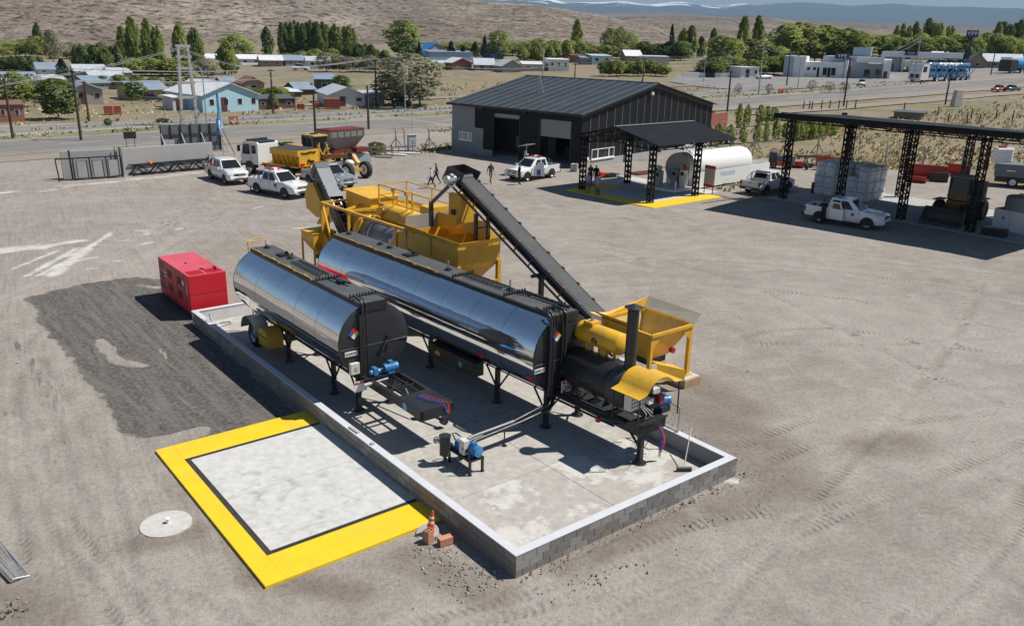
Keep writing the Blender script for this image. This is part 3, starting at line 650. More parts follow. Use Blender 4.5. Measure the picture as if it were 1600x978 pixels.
def loading_pad():
 t=structure(thing('loading_pad','','',W(0,0),YB));del t['label'];del t['category']
 b=MB();b.b2((-4.5,2.95,-0.2),(-0.002,10.6,0.0));b.build('pad_base',M('drain_dark',(0.05,0.048,0.045),0.9),t)
 for nm,a,c in(('yellow_band',(-4.54,2.91,-0.2),(-4.06,10.65,0.05)),('yellow_band',(-4.06,2.91,-0.2),(-0.002,3.96,0.05)),('yellow_band',(-4.06,9.64,-0.2),(-0.002,10.65,0.05))):
  s=MB();s.b2(a,c);s.build(nm,YFLOOR,t,bevel=0.006)
 for a,c in(((-3.92,4.10,-0.1),(-0.002,6.85,0.052)),((-3.92,6.862,-0.1),(-0.002,9.5,0.052))):
  s=MB();s.b2(a,c);s.build('concrete_slab',C_PAD,t,bevel=0.005)
 g=MB()
 v=4.0
 while v<9.62:g.b2((-4.055,v,0.02),(-3.925,v+0.022,0.046));v+=0.052
 u=-3.92
 while u<-0.03:
  g.b2((u,3.965,0.02),(u+0.022,4.095,0.046));g.b2((u,9.505,0.02),(u+0.022,9.635,0.046));u+=0.052
 for a,c in(((-4.058,3.97,0.018),(-4.046,9.63,0.048)),((-3.934,4.1,0.018),(-3.922,9.5,0.048)),((-4.04,3.962,0.018),(-0.01,3.974,0.048)),((-3.9,4.086,0.018),(-0.01,4.098,0.048)),((-3.9,9.502,0.018),(-0.01,9.514,0.048)),((-4.04,9.626,0.018),(-0.01,9.638,0.048))):g.b2(a,c)
 o=g.build('drain_grating',M('grating_iron',(0.12,0.105,0.092),0.6,metal=0.4,var=0.3,scale=9),t);o['kind']='stuff'
loading_pad()
def manhole():
 p=W(-5.46,6.67)
 t=thing('manhole_cover','round pale concrete cover with a small white vent pipe beside the yellow pad','manhole',p)
 m=MB();m.cyl((0,0,-0.1),(0,0,0.035),0.60,0.59,40);m.build('lid',C_PALE,t)
 m=MB();m.cyl((0.04,0.03,0.03),(0.04,0.03,0.13),0.045,None,12);m.cyl((0.04,0.03,0.13),(0.04,0.03,0.16),0.058,None,12);m.build('vent_pipe',WHT,t)
manhole()
def cone():
 t=thing('traffic_cone','leaning orange traffic cone with white bands by the block wall','cone',W(-0.62,2.52),0);t.rotation_euler=(rad(-4),rad(9),0.3)
 m=MB();m.box((0,0,0.02),(0.3,0.3,0.035));m.build('base',RUB,t)
 m=MB();m.cyl((0,0,0.03),(0,0,0.62),0.12,0.032,20);m.ball((0,0,0.62),0.034,10);m.build('body',ORA,t)
 for z in(0.34,0.46):
  m=MB();r0=0.12-(z-.03)/.59*0.088;r1=0.12-(z+.02)/.59*0.088;m.cyl((0,0,z),(0,0,z+0.05),r0+0.003,r1+0.003,20,caps=False);m.build('reflective_band',WHT,t)
cone()
m=MB();m.cyl((0,0,0),(0,0,0.05),0.28,0.27,24);o=m.build('round_lid',C_GREY,None,W(-0.60,2.62,0.02));o.rotation_euler=(rad(14),rad(-10),0);tag(o,'grey round concrete lid lying tilted under the traffic cone','lid')
def brick(label,loc,rot):
 m=MB();L_,w,h,k=0.33,0.18,0.18,0.016
 ring=lambda x:[(x,-w/2,0),(x,w/2,0),(x,w/2,h),(x,-w/2,h)]
 m.b2((-L_/2,-w/2,0),(L_/2,w/2,k));m.b2((-L_/2,-w/2,h-k),(L_/2,w/2,h));m.b2((-L_/2,-w/2,k),(L_/2,-w/2+k,h-k));m.b2((-L_/2,w/2-k,k),(L_/2,w/2,h-k))
 m.b2((-L_/2+.003,-k/2,k),(L_/2-.003,k/2,h-k));m.b2((-L_/2+.004,-w/2+k,h/2-k/2),(L_/2-.004,-k/2,h/2+k/2));m.b2((-L_/2+.004,k/2,h/2-k/2),(L_/2-.004,w/2-k,h/2+k/2))
 o=m.build('hollow_brick',CLAY,None,loc);o.rotation_euler=rot;return tag(o,label,'brick','hollow bricks by the cone')
brick('hollow clay brick standing on end in front of the traffic cone',W(-0.86,2.30,0.16),(0,rad(90),YB+0.25))
brick('hollow clay brick lying on its side next to the block wall',W(-0.50,2.02,0.0),(0,0,0.55))
def genset():
 t=thing('generator_set','red canopied diesel generator with dark base behind the far end of the block wall','generator',W(0.15,21.62),YB)
 w,l,h,z0=1.57,4.0,1.84,0.26
 b=MB();b.b2((0.03,0.03,-0.05),(w-0.03,l-0.03,z0));b.build('base_frame',BLK,t)
 b=MB();b.b2((0,0,z0),(w,l,h));b.build('canopy_body',RED,t,bevel=0.025)
 b=MB();b.b2((0.0,0.0,h-0.004),(w,l,h+0.022));b.build('canopy_roof',REDTOP,t,bevel=0.018)
 for y0,y1 in((0.95,1.45),(2.25,2.75)):
  for zz in(0.62,1.22):
   f=MB();f.b2((-0.008,y0,zz),(0.03,y1,zz+0.36));q=f.build('louvre',BLK2,t)
   s=MB()
   for k in range(6):s.b2((-0.02,y0+0.02,zz+0.03+k*0.055),(-0.006,y1-0.02,zz+0.05+k*0.055))
   s.build('slat',M('dark_red_paint',(0.22,0.012,0.016),0.5),q)
 for zz in(0.5,0.95,1.4):
  f=MB();f.b2((-0.008,3.35,zz),(0.03,3.85,zz+0.33));f.build('louvre',BLK2,t)
 for y in(0.55,1.62,2.1,3.15):
  f=MB();f.b2((-0.006,y,z0+0.06),(0.02,y+0.012,h-0.04));f.build('door_seam',BLK,t)
 f=MB();f.b2((0.06,-0.007,1.05),(w-0.06,0.02,1.062));f.build('panel_seam',M('dark_red_paint'),t)
 f=MB();f.b2((0.06,-0.006,z0+0.05),(w-0.06,0.02,z0+0.06));f.build('panel_seam',M('dark_red_paint'),t)
 for x0,x1 in((0.12,0.72),(0.84,1.46)):
  f=MB();f.b2((x0,0.12,h+0.02),(x1,0.75,h+0.028));q=f.build('roof_grille',M('dark_red_paint'),t)
  s=MB()
  for k in range(9):s.b2((x0+0.02,0.15+k*0.065,h+0.027),(x1-0.02,0.18+k*0.065,h+0.036))
  s.build('slat',RED,q)
 f=MB();f.cyl((0.85,0.85,h+0.02),(0.85,0.85,h+0.05),0.09,None,14);f.build('roof_cap',BLK,t);f=MB();f.cyl((1.3,0.5,h+0.02),(1.3,0.5,h+0.12),0.05,None,10);f.tube([(1.3,0.5,h+0.12),(1.26,0.45,h+0.17),(1.16,0.42,h+0.16)],0.03);f.build('exhaust_outlet',BLK,t)
 f=MB();f.cyl((0.6,2.1,h+0.02),(0.6,2.1,h+0.06),0.05,None,12);f.build('lifting_eye',BLK,t)
 for y0,y1,za,zb in((2.9,3.3,1.30,1.36),(2.88,3.26,1.15,1.21),(0.28,0.33,1.0,1.5),(0.62,0.86,1.32,1.5)):d=MB();d.b2((-0.012,y0,za),(0.0,y1,zb));d.build('white_decal',WHT,t)
genset()
# ================================================================== TANKS ON TRAILERS
def chrome_mat():
 m,nt,b=_nodes('polished_steel');MATS['polished_steel']=m
 tc=nt.nodes.new('ShaderNodeTexCoord');mp=nt.nodes.new('ShaderNodeMapping');mp.inputs['Scale'].default_value=(1,0.35,1);lk(nt,tc.outputs['Object'],mp.inputs[0])
 n=noise_n(nt,mp.outputs[0],0.8,3,0.5);n2=noise_n(nt,tc.outputs['Object'],22,3,0.6);n3=noise_n(nt,mp.outputs[0],3.0,5,0.7)
 b.inputs['Metallic'].default_value=1.0
 lk(nt,ramp_n(nt,n3.outputs[0],[(0.3,(0.80,0.82,0.85)),(0.7,(0.90,0.92,0.95))]).outputs[0],b.inputs['Base Color'])
 lk(nt,ramp_n(nt,n2.outputs[0],[(0.3,g3(0.04)),(0.75,g3(0.11))]).outputs[0],b.inputs['Roughness'])
 bump_n(nt,b,math_n(nt,'ADD',n.outputs[0],math_n(nt,'MULTIPLY',n2.outputs[0],0.004)),0.26,0.07)
 return m
CHROME=chrome_mat()
DECAL={k:M('decal_'+k,c,0.5,var=0.05)for k,c in dict(red=(0.55,0.02,0.03),blue=(0.03,0.1,0.5),yellow=(0.8,0.5,0.02),white=(0.8,0.8,0.8),sky=(0.12,0.42,0.66),lettering=(0.03,0.03,0.035)).items()}
def diamond(t,name,c,s,axis='front',cols=('red','yellow','white','blue')):
 """hazard diamond in four fields on a plane facing -y (front) or -x (side)"""
 x,y,z=c;k=s*0.5
 for dx,dz,col in((0,k,cols[0]),(k,0,cols[1]),(0,-k,cols[2]),(-k,0,cols[3])):
  m=MB();pts=[(dx+a,dz+b_)for a,b_ in((0,k*.96),(k*.96,0),(0,-k*.96),(-k*.96,0))]
  if axis=='front':m.ext([(x+a,z+b_)for a,b_ in pts],y-0.006,y,'xz')
  else:m.ext([(y+a,z+b_)for a,b_ in pts],x-0.006,x,'yz')
  m.build(name,DECAL[col],t)
def foot_leg(t,x,y,ztop,out,name='leg'):
 m=MB();m.box((0,0,ztop/2+FZ/2+0.02),(0.13,0.13,ztop-FZ-0.02));m.cyl((0,0,FZ),(0,0,FZ+0.03),0.19,None,16);m.cyl((0,0,FZ+0.03),(0,0,FZ+0.14),0.15,0.075,12)
 m.bar((0,0,ztop*0.42),(out*0.02,0.55,ztop),0.045,0.045);m.bar((0,0,ztop*0.42),(out*0.02,-0.55,ztop),0.045,0.045)
 return m.build(name,BLK,t,(x,y,0))
def motor(t,c,d,L_=0.42,r=0.13,name='motor',m_=None):
 """finned electric motor along direction d"""
 m_=m_ or BLUE;c=Vector(c);d=Vector(d).normalized();a=d.cross(Vector((0,0,1)))
 mb=MB();mb.cyl(c-d*L_/2,c+d*L_*0.3,r*0.92,None,18);mb.cyl(c+d*L_*0.3,c+d*L_/2,r,r*0.96,18);mb.cyl(c+d*L_*0.5,c+d*L_*0.53,r*0.7,r*0.5,14)
 for k in range(16):
  q=2*PI*k/16;o_=(a*math.cos(q)+Vector((0,0,1))*math.sin(q))*r*0.95;mb.bar(c-d*L_*0.45+o_,c+d*L_*0.27+o_,0.008,0.02)
 bx=c+Vector((0,0,r));mb.box((bx.x,bx.y,bx.z+0.03),(0.13,0.13,0.09));mb.cyl(c-d*L_*0.72,c-d*L_/2,0.025,None,8)
 for s in(-1,1):mb.bar(c+a*r*0.7*s-d*L_*0.3-Vector((0,0,r*1.05)),c+a*r*0.7*s+d*L_*0.2-Vector((0,0,r*1.05)),0.06,0.05)
 return mb.build(name,m_,t)
def coil(t,name,pts,mat,r=0.028,turns=26):
 pts=[Vector(p)for p in pts];P=[];n=turns*7
 def at_(s):
  s=s*(len(pts)-1);i=min(int(s),len(pts)-2);return pts[i].lerp(pts[i+1],s-i)
 for k in range(n+1):
  s=k/n;c=at_(s);d=(at_(min(1,s+.01))-at_(max(0,s-.01))).normalized();a=d.orthogonal().normalized();b=d.cross(a);q=2*PI*turns*s
  P.append(c+(a*math.cos(q)+b*math.sin(q))*r)
 m=MB();m.tube(P,0.008,4);return m.build(name,mat,t)
REDH=M('red_hose',(0.55,0.03,0.06),0.5);BLUH=M('blue_hose',(0.05,0.14,0.5),0.5)
def wheel(t,x,y,z,r,w,axis='x',rimm=None,name='wheel',face=1):
 """tyre with a dished rim; axis is the axle's direction"""
 m=MB();prof=[(r*0.60,-w/2*0.92),(r*0.88,-w/2),(r*0.985,-w/2*0.78),(r,0),(r*0.985,w/2*0.78),(r*0.88,w/2),(r*0.60,w/2*0.92)]
 n=26
 def V(rr,o,k):
  q=2*PI*k/n;a,b=rr*math.cos(q),rr*math.sin(q)
  return(o,a,b)if axis=='x' else(a,o,b)
 rings=[[V(rr,o,k)for k in range(n)]for rr,o in prof]
 m.loft(rings,0,True,False)
 ty=m.build(name,RUB,t,(x,y,z))
 rm=MB();rings=[[V(rr,o*face,k)for k in range(n)]for rr,o in((r*0.62,w/2*0.94),(r*0.56,w/2*0.8),(r*0.5,w/2*0.35),(r*0.22,w/2*0.5),(r*0.15,w/2*0.75))]
 rm.loft(rings,0,True,False);rm.add(rings[-1],[tuple(range(n))]);rm.loft([[V(r*0.62,-w/2*0.9*face,k)for k in range(n)],[V(0.02,-w/2*0.7*face,k)for k in range(n)]],0,True,True)
 rm.build('rim',rimm or STEEL,ty)
 return ty
def tank_trailer(kind):
 gas=kind=='gas'
 if gas:axis_u,vf,L_,r,zc,skew,chx,chz=1.90,9.5,8.45,1.21,2.38,0.0,0.08,1.34
 else:axis_u,vf,L_,r,zc,skew,chx,chz=6.06,5.3,13.1,1.26,2.33,0.038,0.18,1.30
 t=thing('tank_trailer','shorter polished steel tank trailer marked GASOIL, nearest the yellow pad' if gas else 'longer polished steel tank trailer marked ASFALTO with black burner and chimney at its front','tank trailer',W(axis_u,vf),YB+skew,'polished tank trailers')
 N=72;nr=int(L_/0.22)
 mb=MB();rings=[]
 for i in range(nr+1):
  y=L_*i/nr;rg=[]
  for k in range(N):
   a=2*PI*k/N
   rr=r*(1+0.0016*(noise.noise((y*0.55,math.cos(a)*2.0,math.sin(a)*2.0+(0 if gas else 9)))))
   rg.append((rr*math.sin(a),y,zc+rr*math.cos(a)))
  rings.append(rg)
 mb.loft(rings,0,True,False);mb.build('tank_shell',CHROME,t)
 for i in range(1,int(L_/1.6)):
  y=i*1.6;b=MB();b.loft([[((r+0.002)*math.sin(2*PI*k/N),yy,zc+(r+0.003)*math.cos(2*PI*k/N))for k in range(N)]for yy in(y,y+0.012)],0,True,False);b.build('shell_seam',M('seam_steel',(0.30,0.30,0.31),0.25,metal=1.0),t)
 def head(y,dy,nm):
  h=MB();rg=[]
  for rr,d in((r+0.006,0.02),(r+0.006,0),(r*0.97,-0.025),(r*0.7,-0.05),(r*0.35,-0.062),(0.02,-0.066)):
   rg.append([(rr*math.sin(2*PI*k/N),y+dy*d,zc+rr*math.cos(2*PI*k/N))for k in range(N)])
  h.loft(rg,0,True,True);return h.build(nm,BLK2,t)
 head(0,1,'front_head');head(L_,-1,'rear_head')
 s=MB();s.b2((-r*0.985,-0.075,zc-0.12),(r*0.985,-0.03,zc-0.108));s.build('head_seam',STEEL,t)
 dz=zc+r+0.015;dw=0.46
 b=MB();b.ext([(-dw,dz-0.24),(dw,dz-0.24),(dw,dz+0.0),(dw-0.03,dz+0.03),(-dw+0.03,dz+0.03),(-dw,dz)],-0.035,L_+0.02,'xz');b.build('top_deck',DECK,t)
 b=MB();b.b2((-dw-0.02,-0.03,dz-0.22),(-dw+0.012,L_,dz-0.03));b.b2((-dw+.012,-0.075,dz-0.24),(dw,-0.036,dz+.025));b.build('deck_edge',BLK,t)
 T=dz+0.03
 y0,y1=(3.0,L_-0.05)if gas else(5.7,L_-0.05)
 for off,zz in((0.06,0.02),(0.015,-0.04)):
  b=MB();b.tube([(-dw-off+0.05,y0+off*3,T+zz),(-dw-off+0.05,y1,T+zz)],0.018,6);b.build('folded_handrail',YEL,t)
 for k in range(int((y1-y0)/1.3)):
  b=MB();b.bar((-dw-0.01,y0+k*1.3+0.2,T-0.03),(-dw+0.05,y0+k*1.3+0.9,T+0.03),0.02);b.build('handrail_post',YEL,t)
 def hatch(y,x=0.12):
  h=MB();h.box((x,y,T+0.03),(0.42,0.46,0.06));h.bar((x-0.26,y-0.2,T+0.075),(x+0.26,y-0.2,T+0.075),0.03);h.bar((x+0.05,y-0.2,T+0.06),(x+0.05,y-0.2,T+0.2),0.05);h.cyl((x-0.24,y-0.2,T+0.02),(x-0.24,y-0.2,T+0.12),0.022,None,8);h.cyl((x+0.24,y-0.2,T+0.02),(x+0.24,y-0.2,T+0.12),0.022,None,8);h.ball((x+0.05,y-0.12,T+0.13),0.06,8);h.build('hatch',BLK,t,bevel=0.006)
 def vent(y,x=0.1,tall=0.28):
  h=MB();h.cyl((x,y,T),(x,y,T+0.04),0.13,None,16);h.cyl((x,y,T+0.04),(x,y,T+0.09),0.09,0.07,14);q=h.build('vent_flange',BLK,t)
  h=MB();h.cyl((x,y,T+0.08),(x,y,T+0.08+tall),0.028,None,10);h.ball((x,y,T+0.09+tall),0.034,8);h.build('vent_pipe',STEEL,q)
 def comb(y,half=0.46):
  h=MB();h.bar((-half,y,T+0.03),(half,y,T+0.03),0.05,0.03)
  for k in range(9):h.box((-half+0.03+k*(2*half-0.06)/8,y,T+0.07),(0.035,0.05,0.09))
  h.build('pipe_rest',BLK,t)
 def ladder(ya,yb,x):
  h=MB();h.bar((x-0.17,ya,T+0.05),(x-0.17,yb,T+0.05),0.035);h.bar((x+0.17,ya,T+0.05),(x+0.17,yb,T+0.05),0.035)
  n=9
  for k in range(n):yy=ya+(yb-ya)*(k+0.5)/n;h.bar((x-0.17,yy,T+0.055),(x+0.17,yy,T+0.055),0.025)
  return h.build('ladder',BLK,t)
 if gas:
  vent(L_-0.35,0.05,0.06);hatch(L_-1.75,0.1);vent(L_-2.3,0.1,0.07);ladder(3.3,L_-2.85,0.05);comb(2.95);comb(0.62)
  m=MB();m.tube([(0.0,2.9,T+0.06),(0.05,2.5,T+0.1),(0.12,2.2,T+0.08),(0.2,1.8,T+0.1)],0.035);m.box((0.12,2.3,T+0.07),(0.2,0.35,0.08));m.build('manifold',BLK,t)
  pipes=[(-0.43,)]
 else:
  vent(L_-0.35,0.05,0.05);vent(L_-2.6,0.12,0.06);vent(L_-3.3,0.1,0.22);hatch(L_-4.7,0.1);vent(L_-7.2,0.0,0.22);comb(5.05);comb(2.35);comb(0.5);ladder(2.95,4.95,0.12);vent(2.75,0.15,0.24)
  m=MB();m.tube([(0.1,2.3,T+0.06),(0.25,1.6,T+0.08),(0.25,0.4,T+0.06),(0.2,0.1,T+0.08)],0.04)
  for k in range(6):m.box((0.25,1.9-k*0.25,T+0.09),(0.1,0.08,0.08))
  m.build('manifold',BLK,t);m=MB();m.tube([(0.38,2.3,T+0.05),(0.38,0.2,T+0.05)],0.03);m.build('heating_pipe',BLK,t)
 px=[(-0.43,0.035,0.3),(-0.30,0.022,0.28)]if gas else[(-0.72,0.045,0.5),(-0.60,0.035,0.3),(-0.24,0.02,0.2),(-0.10,0.05,0.35)]
 for x,rr,back in px:
  zt_=T+0.09
  m=MB();m.tube([(x+0.12,back+0.15,zt_),(x,back,zt_+0.02),(x,0.02,zt_),(x,-0.12,zt_-0.12),(x,-0.14,zc),(x,-0.14,1.15)],rr,8);m.build('drop_pipe',BLK,t)
 m=MB();m.box((-0.5 if gas else-0.66,-0.1,zc-0.1),(0.11,0.1,2*r-0.35));m.build('cable_duct',BLK,t)
 if gas:
  diamond(t,'hazard_diamond',(-0.72,-0.07,zc+0.36),0.19)
  p=MB();p.b2((-1.04,-0.082,zc-0.34),(-0.62,-0.06,zc-0.19));q=p.build('name_plate',DECAL['white'],t);text('lettering','GASOIL',0.115,DECAL['lettering'],q,(-0.83,-0.086,zc-0.265),(PI/2,0,0))
  p=MB();p.b2((-0.92,-0.20,1.46),(-0.62,-0.06,1.82));q=p.build('switch_box',OFFW,t,bevel=0.012);m=MB();m.b2((-0.80,-0.212,1.58),(-0.70,-0.2,1.70));m.build('switch_plate',M('grey_paint'),q)
  m=MB();m.cyl((0.42,-0.06,zc+0.06),(0.42,-0.2,zc+0.05),0.05,None,12);m.cyl((0.42,-0.2,zc+0.05),(0.42,-0.24,zc+0.05),0.085,None,16);m.build('level_gauge',BLK,t);m=MB();m.cyl((0.44,-0.05,zc-0.25),(0.44,-0.12,zc-0.25),0.05,None,10);m.build('flange',BLK,t)
 else:
  diamond(t,'hazard_diamond',(-0.50,-0.165,zc+0.70),0.17)
  p=MB();p.b2((-1.25,-0.07,zc-0.36),(-0.84,-0.05,zc-0.22));q=p.build('name_plate',DECAL['white'],t);text('lettering','ASFALTO',0.10,DECAL['lettering'],q,(-1.045,-0.074,zc-0.29),(PI/2,0,0))
 def flank(y,zz,s,col,nm,tilt=True):
  a=math.acos(max(-1,min(1,(zz-zc)/r)));n_=Vector((-math.sin(a),0,math.cos(a)));c=Vector((0,0,zc))+n_*(r+0.006)+Vector((0,y,0));e=Vector((0,1,0));f=n_.cross(e)
  m=MB();k=s
  pts=[c+e*k,c+f*k,c-e*k,c-f*k]if tilt else[c-e*k+f*k*0.8,c+e*k+f*k*0.8,c+e*k-f*k*0.8,c-e*k-f*k*0.8]
  m.poly(pts);m.poly([p-n_*0.01 for p in reversed(pts)]);m.build(nm,DECAL[col],t)
 if gas:flank(0.75,zc-0.78,0.16,'red','hazard_diamond');flank(5.25,zc-0.72,0.10,'white','data_plate',False);flank(L_-0.35,zc-0.78,0.22,'red','red_reflector',False)
 else:flank(2.7,zc-0.62,0.17,'red','hazard_diamond');flank(0.32,zc-0.66,0.15,'red','red_plate',False);flank(8.9,zc-0.55,0.17,'red','hazard_diamond')
 ye=-3.42;cw=0.57
 for s in(-1,1):
  m=MB();m.box((chx+s*(cw-0.06),(ye+L_)/2,chz-0.13),(0.12,L_-ye,0.26));m.build('chassis_rail',BLK,t)
 for k,y in enumerate([-0.3,-1.2,-2.1,1.5,3.5,5.5,7.5]+([]if gas else[9.5,11.5])):
  m=MB();m.box((chx,y,chz-0.15),(2*cw-0.24,0.1,0.16));m.build('cross_member',BLK,t)
 for y in np.arange(0.4,L_,1.6):
  m=MB();m.ext([(-0.62,chz),(0.62,chz),(0.62,zc-r*0.80),(0.3,zc-r*0.93),(-0.3,zc-r*0.93),(-0.62,zc-r*0.80)],float(y),float(y)+0.08,'xz');m.build('saddle',BLK,t)
 yp=-2.15 if gas else-3.0
 m=MB();m.b2((chx-cw,ye,chz-0.32),(chx+cw,ye+0.05,chz+0.012));m.b2((chx-cw,ye+0.05,chz+0.002),(chx+cw,yp if gas else ye+0.4,chz+0.014));m.build('front_plate',BLK,t,bevel=0.01)
 if gas:
  for y in(0.16,1.85,5.4):foot_leg(t,-0.50,y,chz-0.1,-1)
  for y in(0.16,5.4):foot_leg(t,0.62,y,chz-0.1,1)
  m=MB();m.bar((-0.18,ye+1.3,chz-0.05),(-0.18,-0.4,chz-0.05),0.06);m.bar((0.3,ye+1.3,chz-0.05),(0.3,-0.4,chz-0.05),0.06);m.bar((-0.4,-1.5,chz-0.06),(0.5,-1.5,chz-0.06),0.07);m.build('cross_brace',BLK,t)
  m=MB();m.bar((-0.60,-0.45,chz+0.03),(0.62,-0.45,chz+0.03),0.3,0.05);m.build('motor_shelf',BLK,t)
  motor(t,(0.30,-0.46,chz+0.22),(1,0,0),0.46,0.14);m=MB();m.cyl((-0.42,-0.46,chz+0.18),(-0.08,-0.46,chz+0.18),0.085,None,14);m.box((-0.25,-0.46,chz+0.2),(0.14,0.2,0.22));m.cyl((-0.3,-0.46,chz+0.2),(-0.3,-0.46,chz+0.36),0.05,None,10);m.build('gear_pump',BLUE,t)
  m=MB();m.tube([(-0.55,-0.72,chz-0.05),(0.05,-0.72,chz-0.02)],0.035);m.cyl((-0.78,-0.72,chz-0.06),(-0.56,-0.72,chz-0.05),0.06,None,10);m.build('outlet_pipe',GREY,t)
  coil(t,'air_hose',[(0.1,-2.55,chz+0.05),(0.28,-2.9,chz+0.05),(0.45,-3.4,chz+0.03),(0.4,-3.52,chz-0.22)],REDH,0.04,24);coil(t,'air_hose',[(-0.02,-2.55,chz+0.05),(0.12,-2.95,chz+0.05),(0.33,-3.35,chz+0.03),(0.36,-3.5,chz-0.2)],BLUH,0.04,24)
  m=MB();m.cyl((0,0,-0.008),(0,0,0.008),0.12,None,20);q=m.build('maker_badge',DECAL['sky'],t,(chx-cw-0.004,-2.6,chz-0.13));q.rotation_euler=(0,PI/2,0)
  m=MB();m.b2((-0.88,-0.30,0.92),(-0.45,-0.285,1.26));q=m.build('warning_sign',DECAL['white'],t);m=MB();m.b2((-0.86,-0.308,1.17),(-0.47,-0.299,1.24));m.build('red_heading',DECAL['red'],q)
  text('lettering','PELIGRO',0.055,DECAL['white'],q,(-0.665,-0.311,1.205),(PI/2,0,0));text('lettering','PROHIBIDO FUMAR\nLIQUIDO\nINFLAMABLE',0.05,DECAL['lettering'],q,(-0.665,-0.292,1.05),(PI/2,0,0))
  m=MB();m.tube([(0.75,-1.5,0.35),(0.95,-2.4,0.3)],0.045);m.cyl((0.72,-1.4,0.28),(0.75,-1.55,0.4),0.1,None,12);m.cyl((0.95,-2.36,0.3),(0.96,-2.52,0.3),0.12,None,14);m.bar((0.6,-1.4,0.35),(0.75,-0.2,chz-0.2),0.04);m.build('drain_pipe',BLK,t)
  for y in(L_-0.85,):
   for s in(-1,1):wheel(t,s*0.82,y,0.46+FZ,0.46,0.28,'x',face=s)
  for y in(L_-0.85,):
   a=MB();n=12;ro,ri=0.72,0.70
   pts=[(y+ro*math.cos(PI*(0.05+0.9*k/n)),0.56+ro*math.sin(PI*(0.05+0.9*k/n)))for k in range(n+1)]+[(y+ri*math.cos(PI*(0.05+0.9*k/n)),0.56+ri*math.sin(PI*(0.05+0.9*k/n)))for k in range(n,-1,-1)]
   a.ext(pts,-1.12,-0.55,'yz',0,False);a.build('mudguard',GALV,t)
  m=MB();m.ext([(5.75,0.50),(6.6,0.50),(6.6,1.0),(6.4,1.16),(5.95,1.16),(5.75,1.0)],-1.12,-0.52,'yz');q=m.build('tool_box',YEL,t);m=MB();m.b2((-1.13,5.8,0.88),(-1.115,6.55,0.92));m.build('latch_bar',BLK,q)
 else:
  for y,x in((0.05,-0.62),(2.4,-0.6),(6.2,-0.55)):foot_leg(t,x,y,chz-0.1,-1)
  for y in(0.05,6.2):foot_leg(t,0.75,y,chz-0.1,1)
  m=MB();m.box((0,0,(chz+FZ)/2-0.1),(0.14,0.14,chz-0.2-FZ));m.cyl((0,0,FZ),(0,0,FZ+0.03),0.2,None,16);m.cyl((0,0,FZ+.03),(0,0,FZ+0.16),0.15,0.08,12);m.bar((0,0,0.5),(0.03,0.7,chz-0.2),0.05);m.build('leg',BLK,t,(-0.12,-3.3,0))
  m=MB();m.ext([(3.15,0.74),(5.75,0.74),(5.75,1.22),(3.15,1.22)],-0.98,-0.58,'yz');q=m.build('tool_box',BLK2,t,bevel=0.012)
  d=MB();n=14;d.ext([(5.2+0.16*math.cos(PI*k/n),0.93+0.16*math.sin(PI*k/n))for k in range(n+1)],-0.986,-0.982,'yz');d.build('sun_emblem',DECAL['yellow'],q)
  d=MB();d.cyl((-0.986,3.9,0.98),(-0.981,3.9,0.98),0.10,None,20);d.build('maker_badge',DECAL['sky'],q)
  for y in(L_-0.8,L_-2.1):
   for s in(-1,1):wheel(t,s*0.92,y,0.50+FZ,0.5,0.28,'x',face=s)
  hx,hz,hr=0.30,1.92,0.62
  m=MB();n=40
  m.loft([[(hx+rr*math.sin(2*PI*k/n),y,hz+rr*math.cos(2*PI*k/n))for k in range(n)]for rr,y in((0.05,-0.16),(hr*0.9,-0.17),(hr,-0.22),(hr,-1.5),(hr+0.0,-2.35),(hr,-2.75),(hr*0.92,-2.8),(0.05,-2.82))],0,True,True);q=m.build('heater_drum',BLK,t)
  m=MB();m.loft([[(hx+rr*math.sin(2*PI*k/n),y,hz+rr*math.cos(2*PI*k/n))for k in range(n)]for rr,y in((hr+0.03,-2.05),(hr+0.03,-2.72))],0,True,False);m.build('end_jacket',M('grey_drum',(0.05,0.05,0.052),0.5),q)
  for y in(-0.6,-1.9):
   m=MB();m.ext([(hx-0.5,chz),(hx+0.5,chz),(hx+0.4,hz-hr*0.75),(hx-0.4,hz-hr*0.75)],y,y+0.08,'xz');m.build('saddle',BLK,t)
  m=MB();m.cyl((hx-hr-0.02,-0.9,hz+0.05),(hx-hr+0.04,-0.9,hz+0.05),0.05,None,10);m.build('inspection_port',BLK,q)
  m=MB();m.cyl((hx,-2.35,hz+hr-0.1),(hx,-2.35,hz+hr+0.08),0.2,0.17,20);m.cyl((hx,-2.35,hz+hr+0.05),(hx,-2.35,4.28),0.165,None,22);m.cyl((hx,-2.35,hz+hr+0.42),(hx,-2.35,hz+hr+0.46),0.185,None,22);q2=m.build('chimney',BLK2,t)
  m=MB();m.cyl((hx,-2.35,4.34),(hx,-2.35,4.44),0.27,0.03,22)
  for k in range(3):m.bar((hx+0.15*math.cos(k*2.1),-2.35+0.15*math.sin(k*2.1),4.2),(hx+0.17*math.cos(k*2.1),-2.35+0.17*math.sin(k*2.1),4.36),0.02)
  m.build('rain_cap',BLK2,q2)
  ex,ez,er=0.62,2.98,0.33;m=MB();n=30
  m.loft([[(ex+rr*math.sin(2*PI*k/n),y,ez+rr*math.cos(2*PI*k/n))for k in range(n)]for rr,y in((0.03,0.0),(er*0.6,-0.03),(er*0.94,-0.08),(er,-0.14),(er,-1.72),(er*0.94,-1.75),(0.03,-1.77))],0,True,True);q3=m.build('expansion_drum',YEL,t)
  m=MB();m.box((ex,-0.5,ez+er+0.02),(0.36,0.36,0.1));m.build('filler_neck',YEL,q3);m=MB();m.cyl((ex,-0.5,ez+er+0.07),(ex,-0.5,ez+er+0.2),0.05,None,12);m.build('filler_cap',STEEL,q3)
  m=MB();a0=0.95;e_=0.006
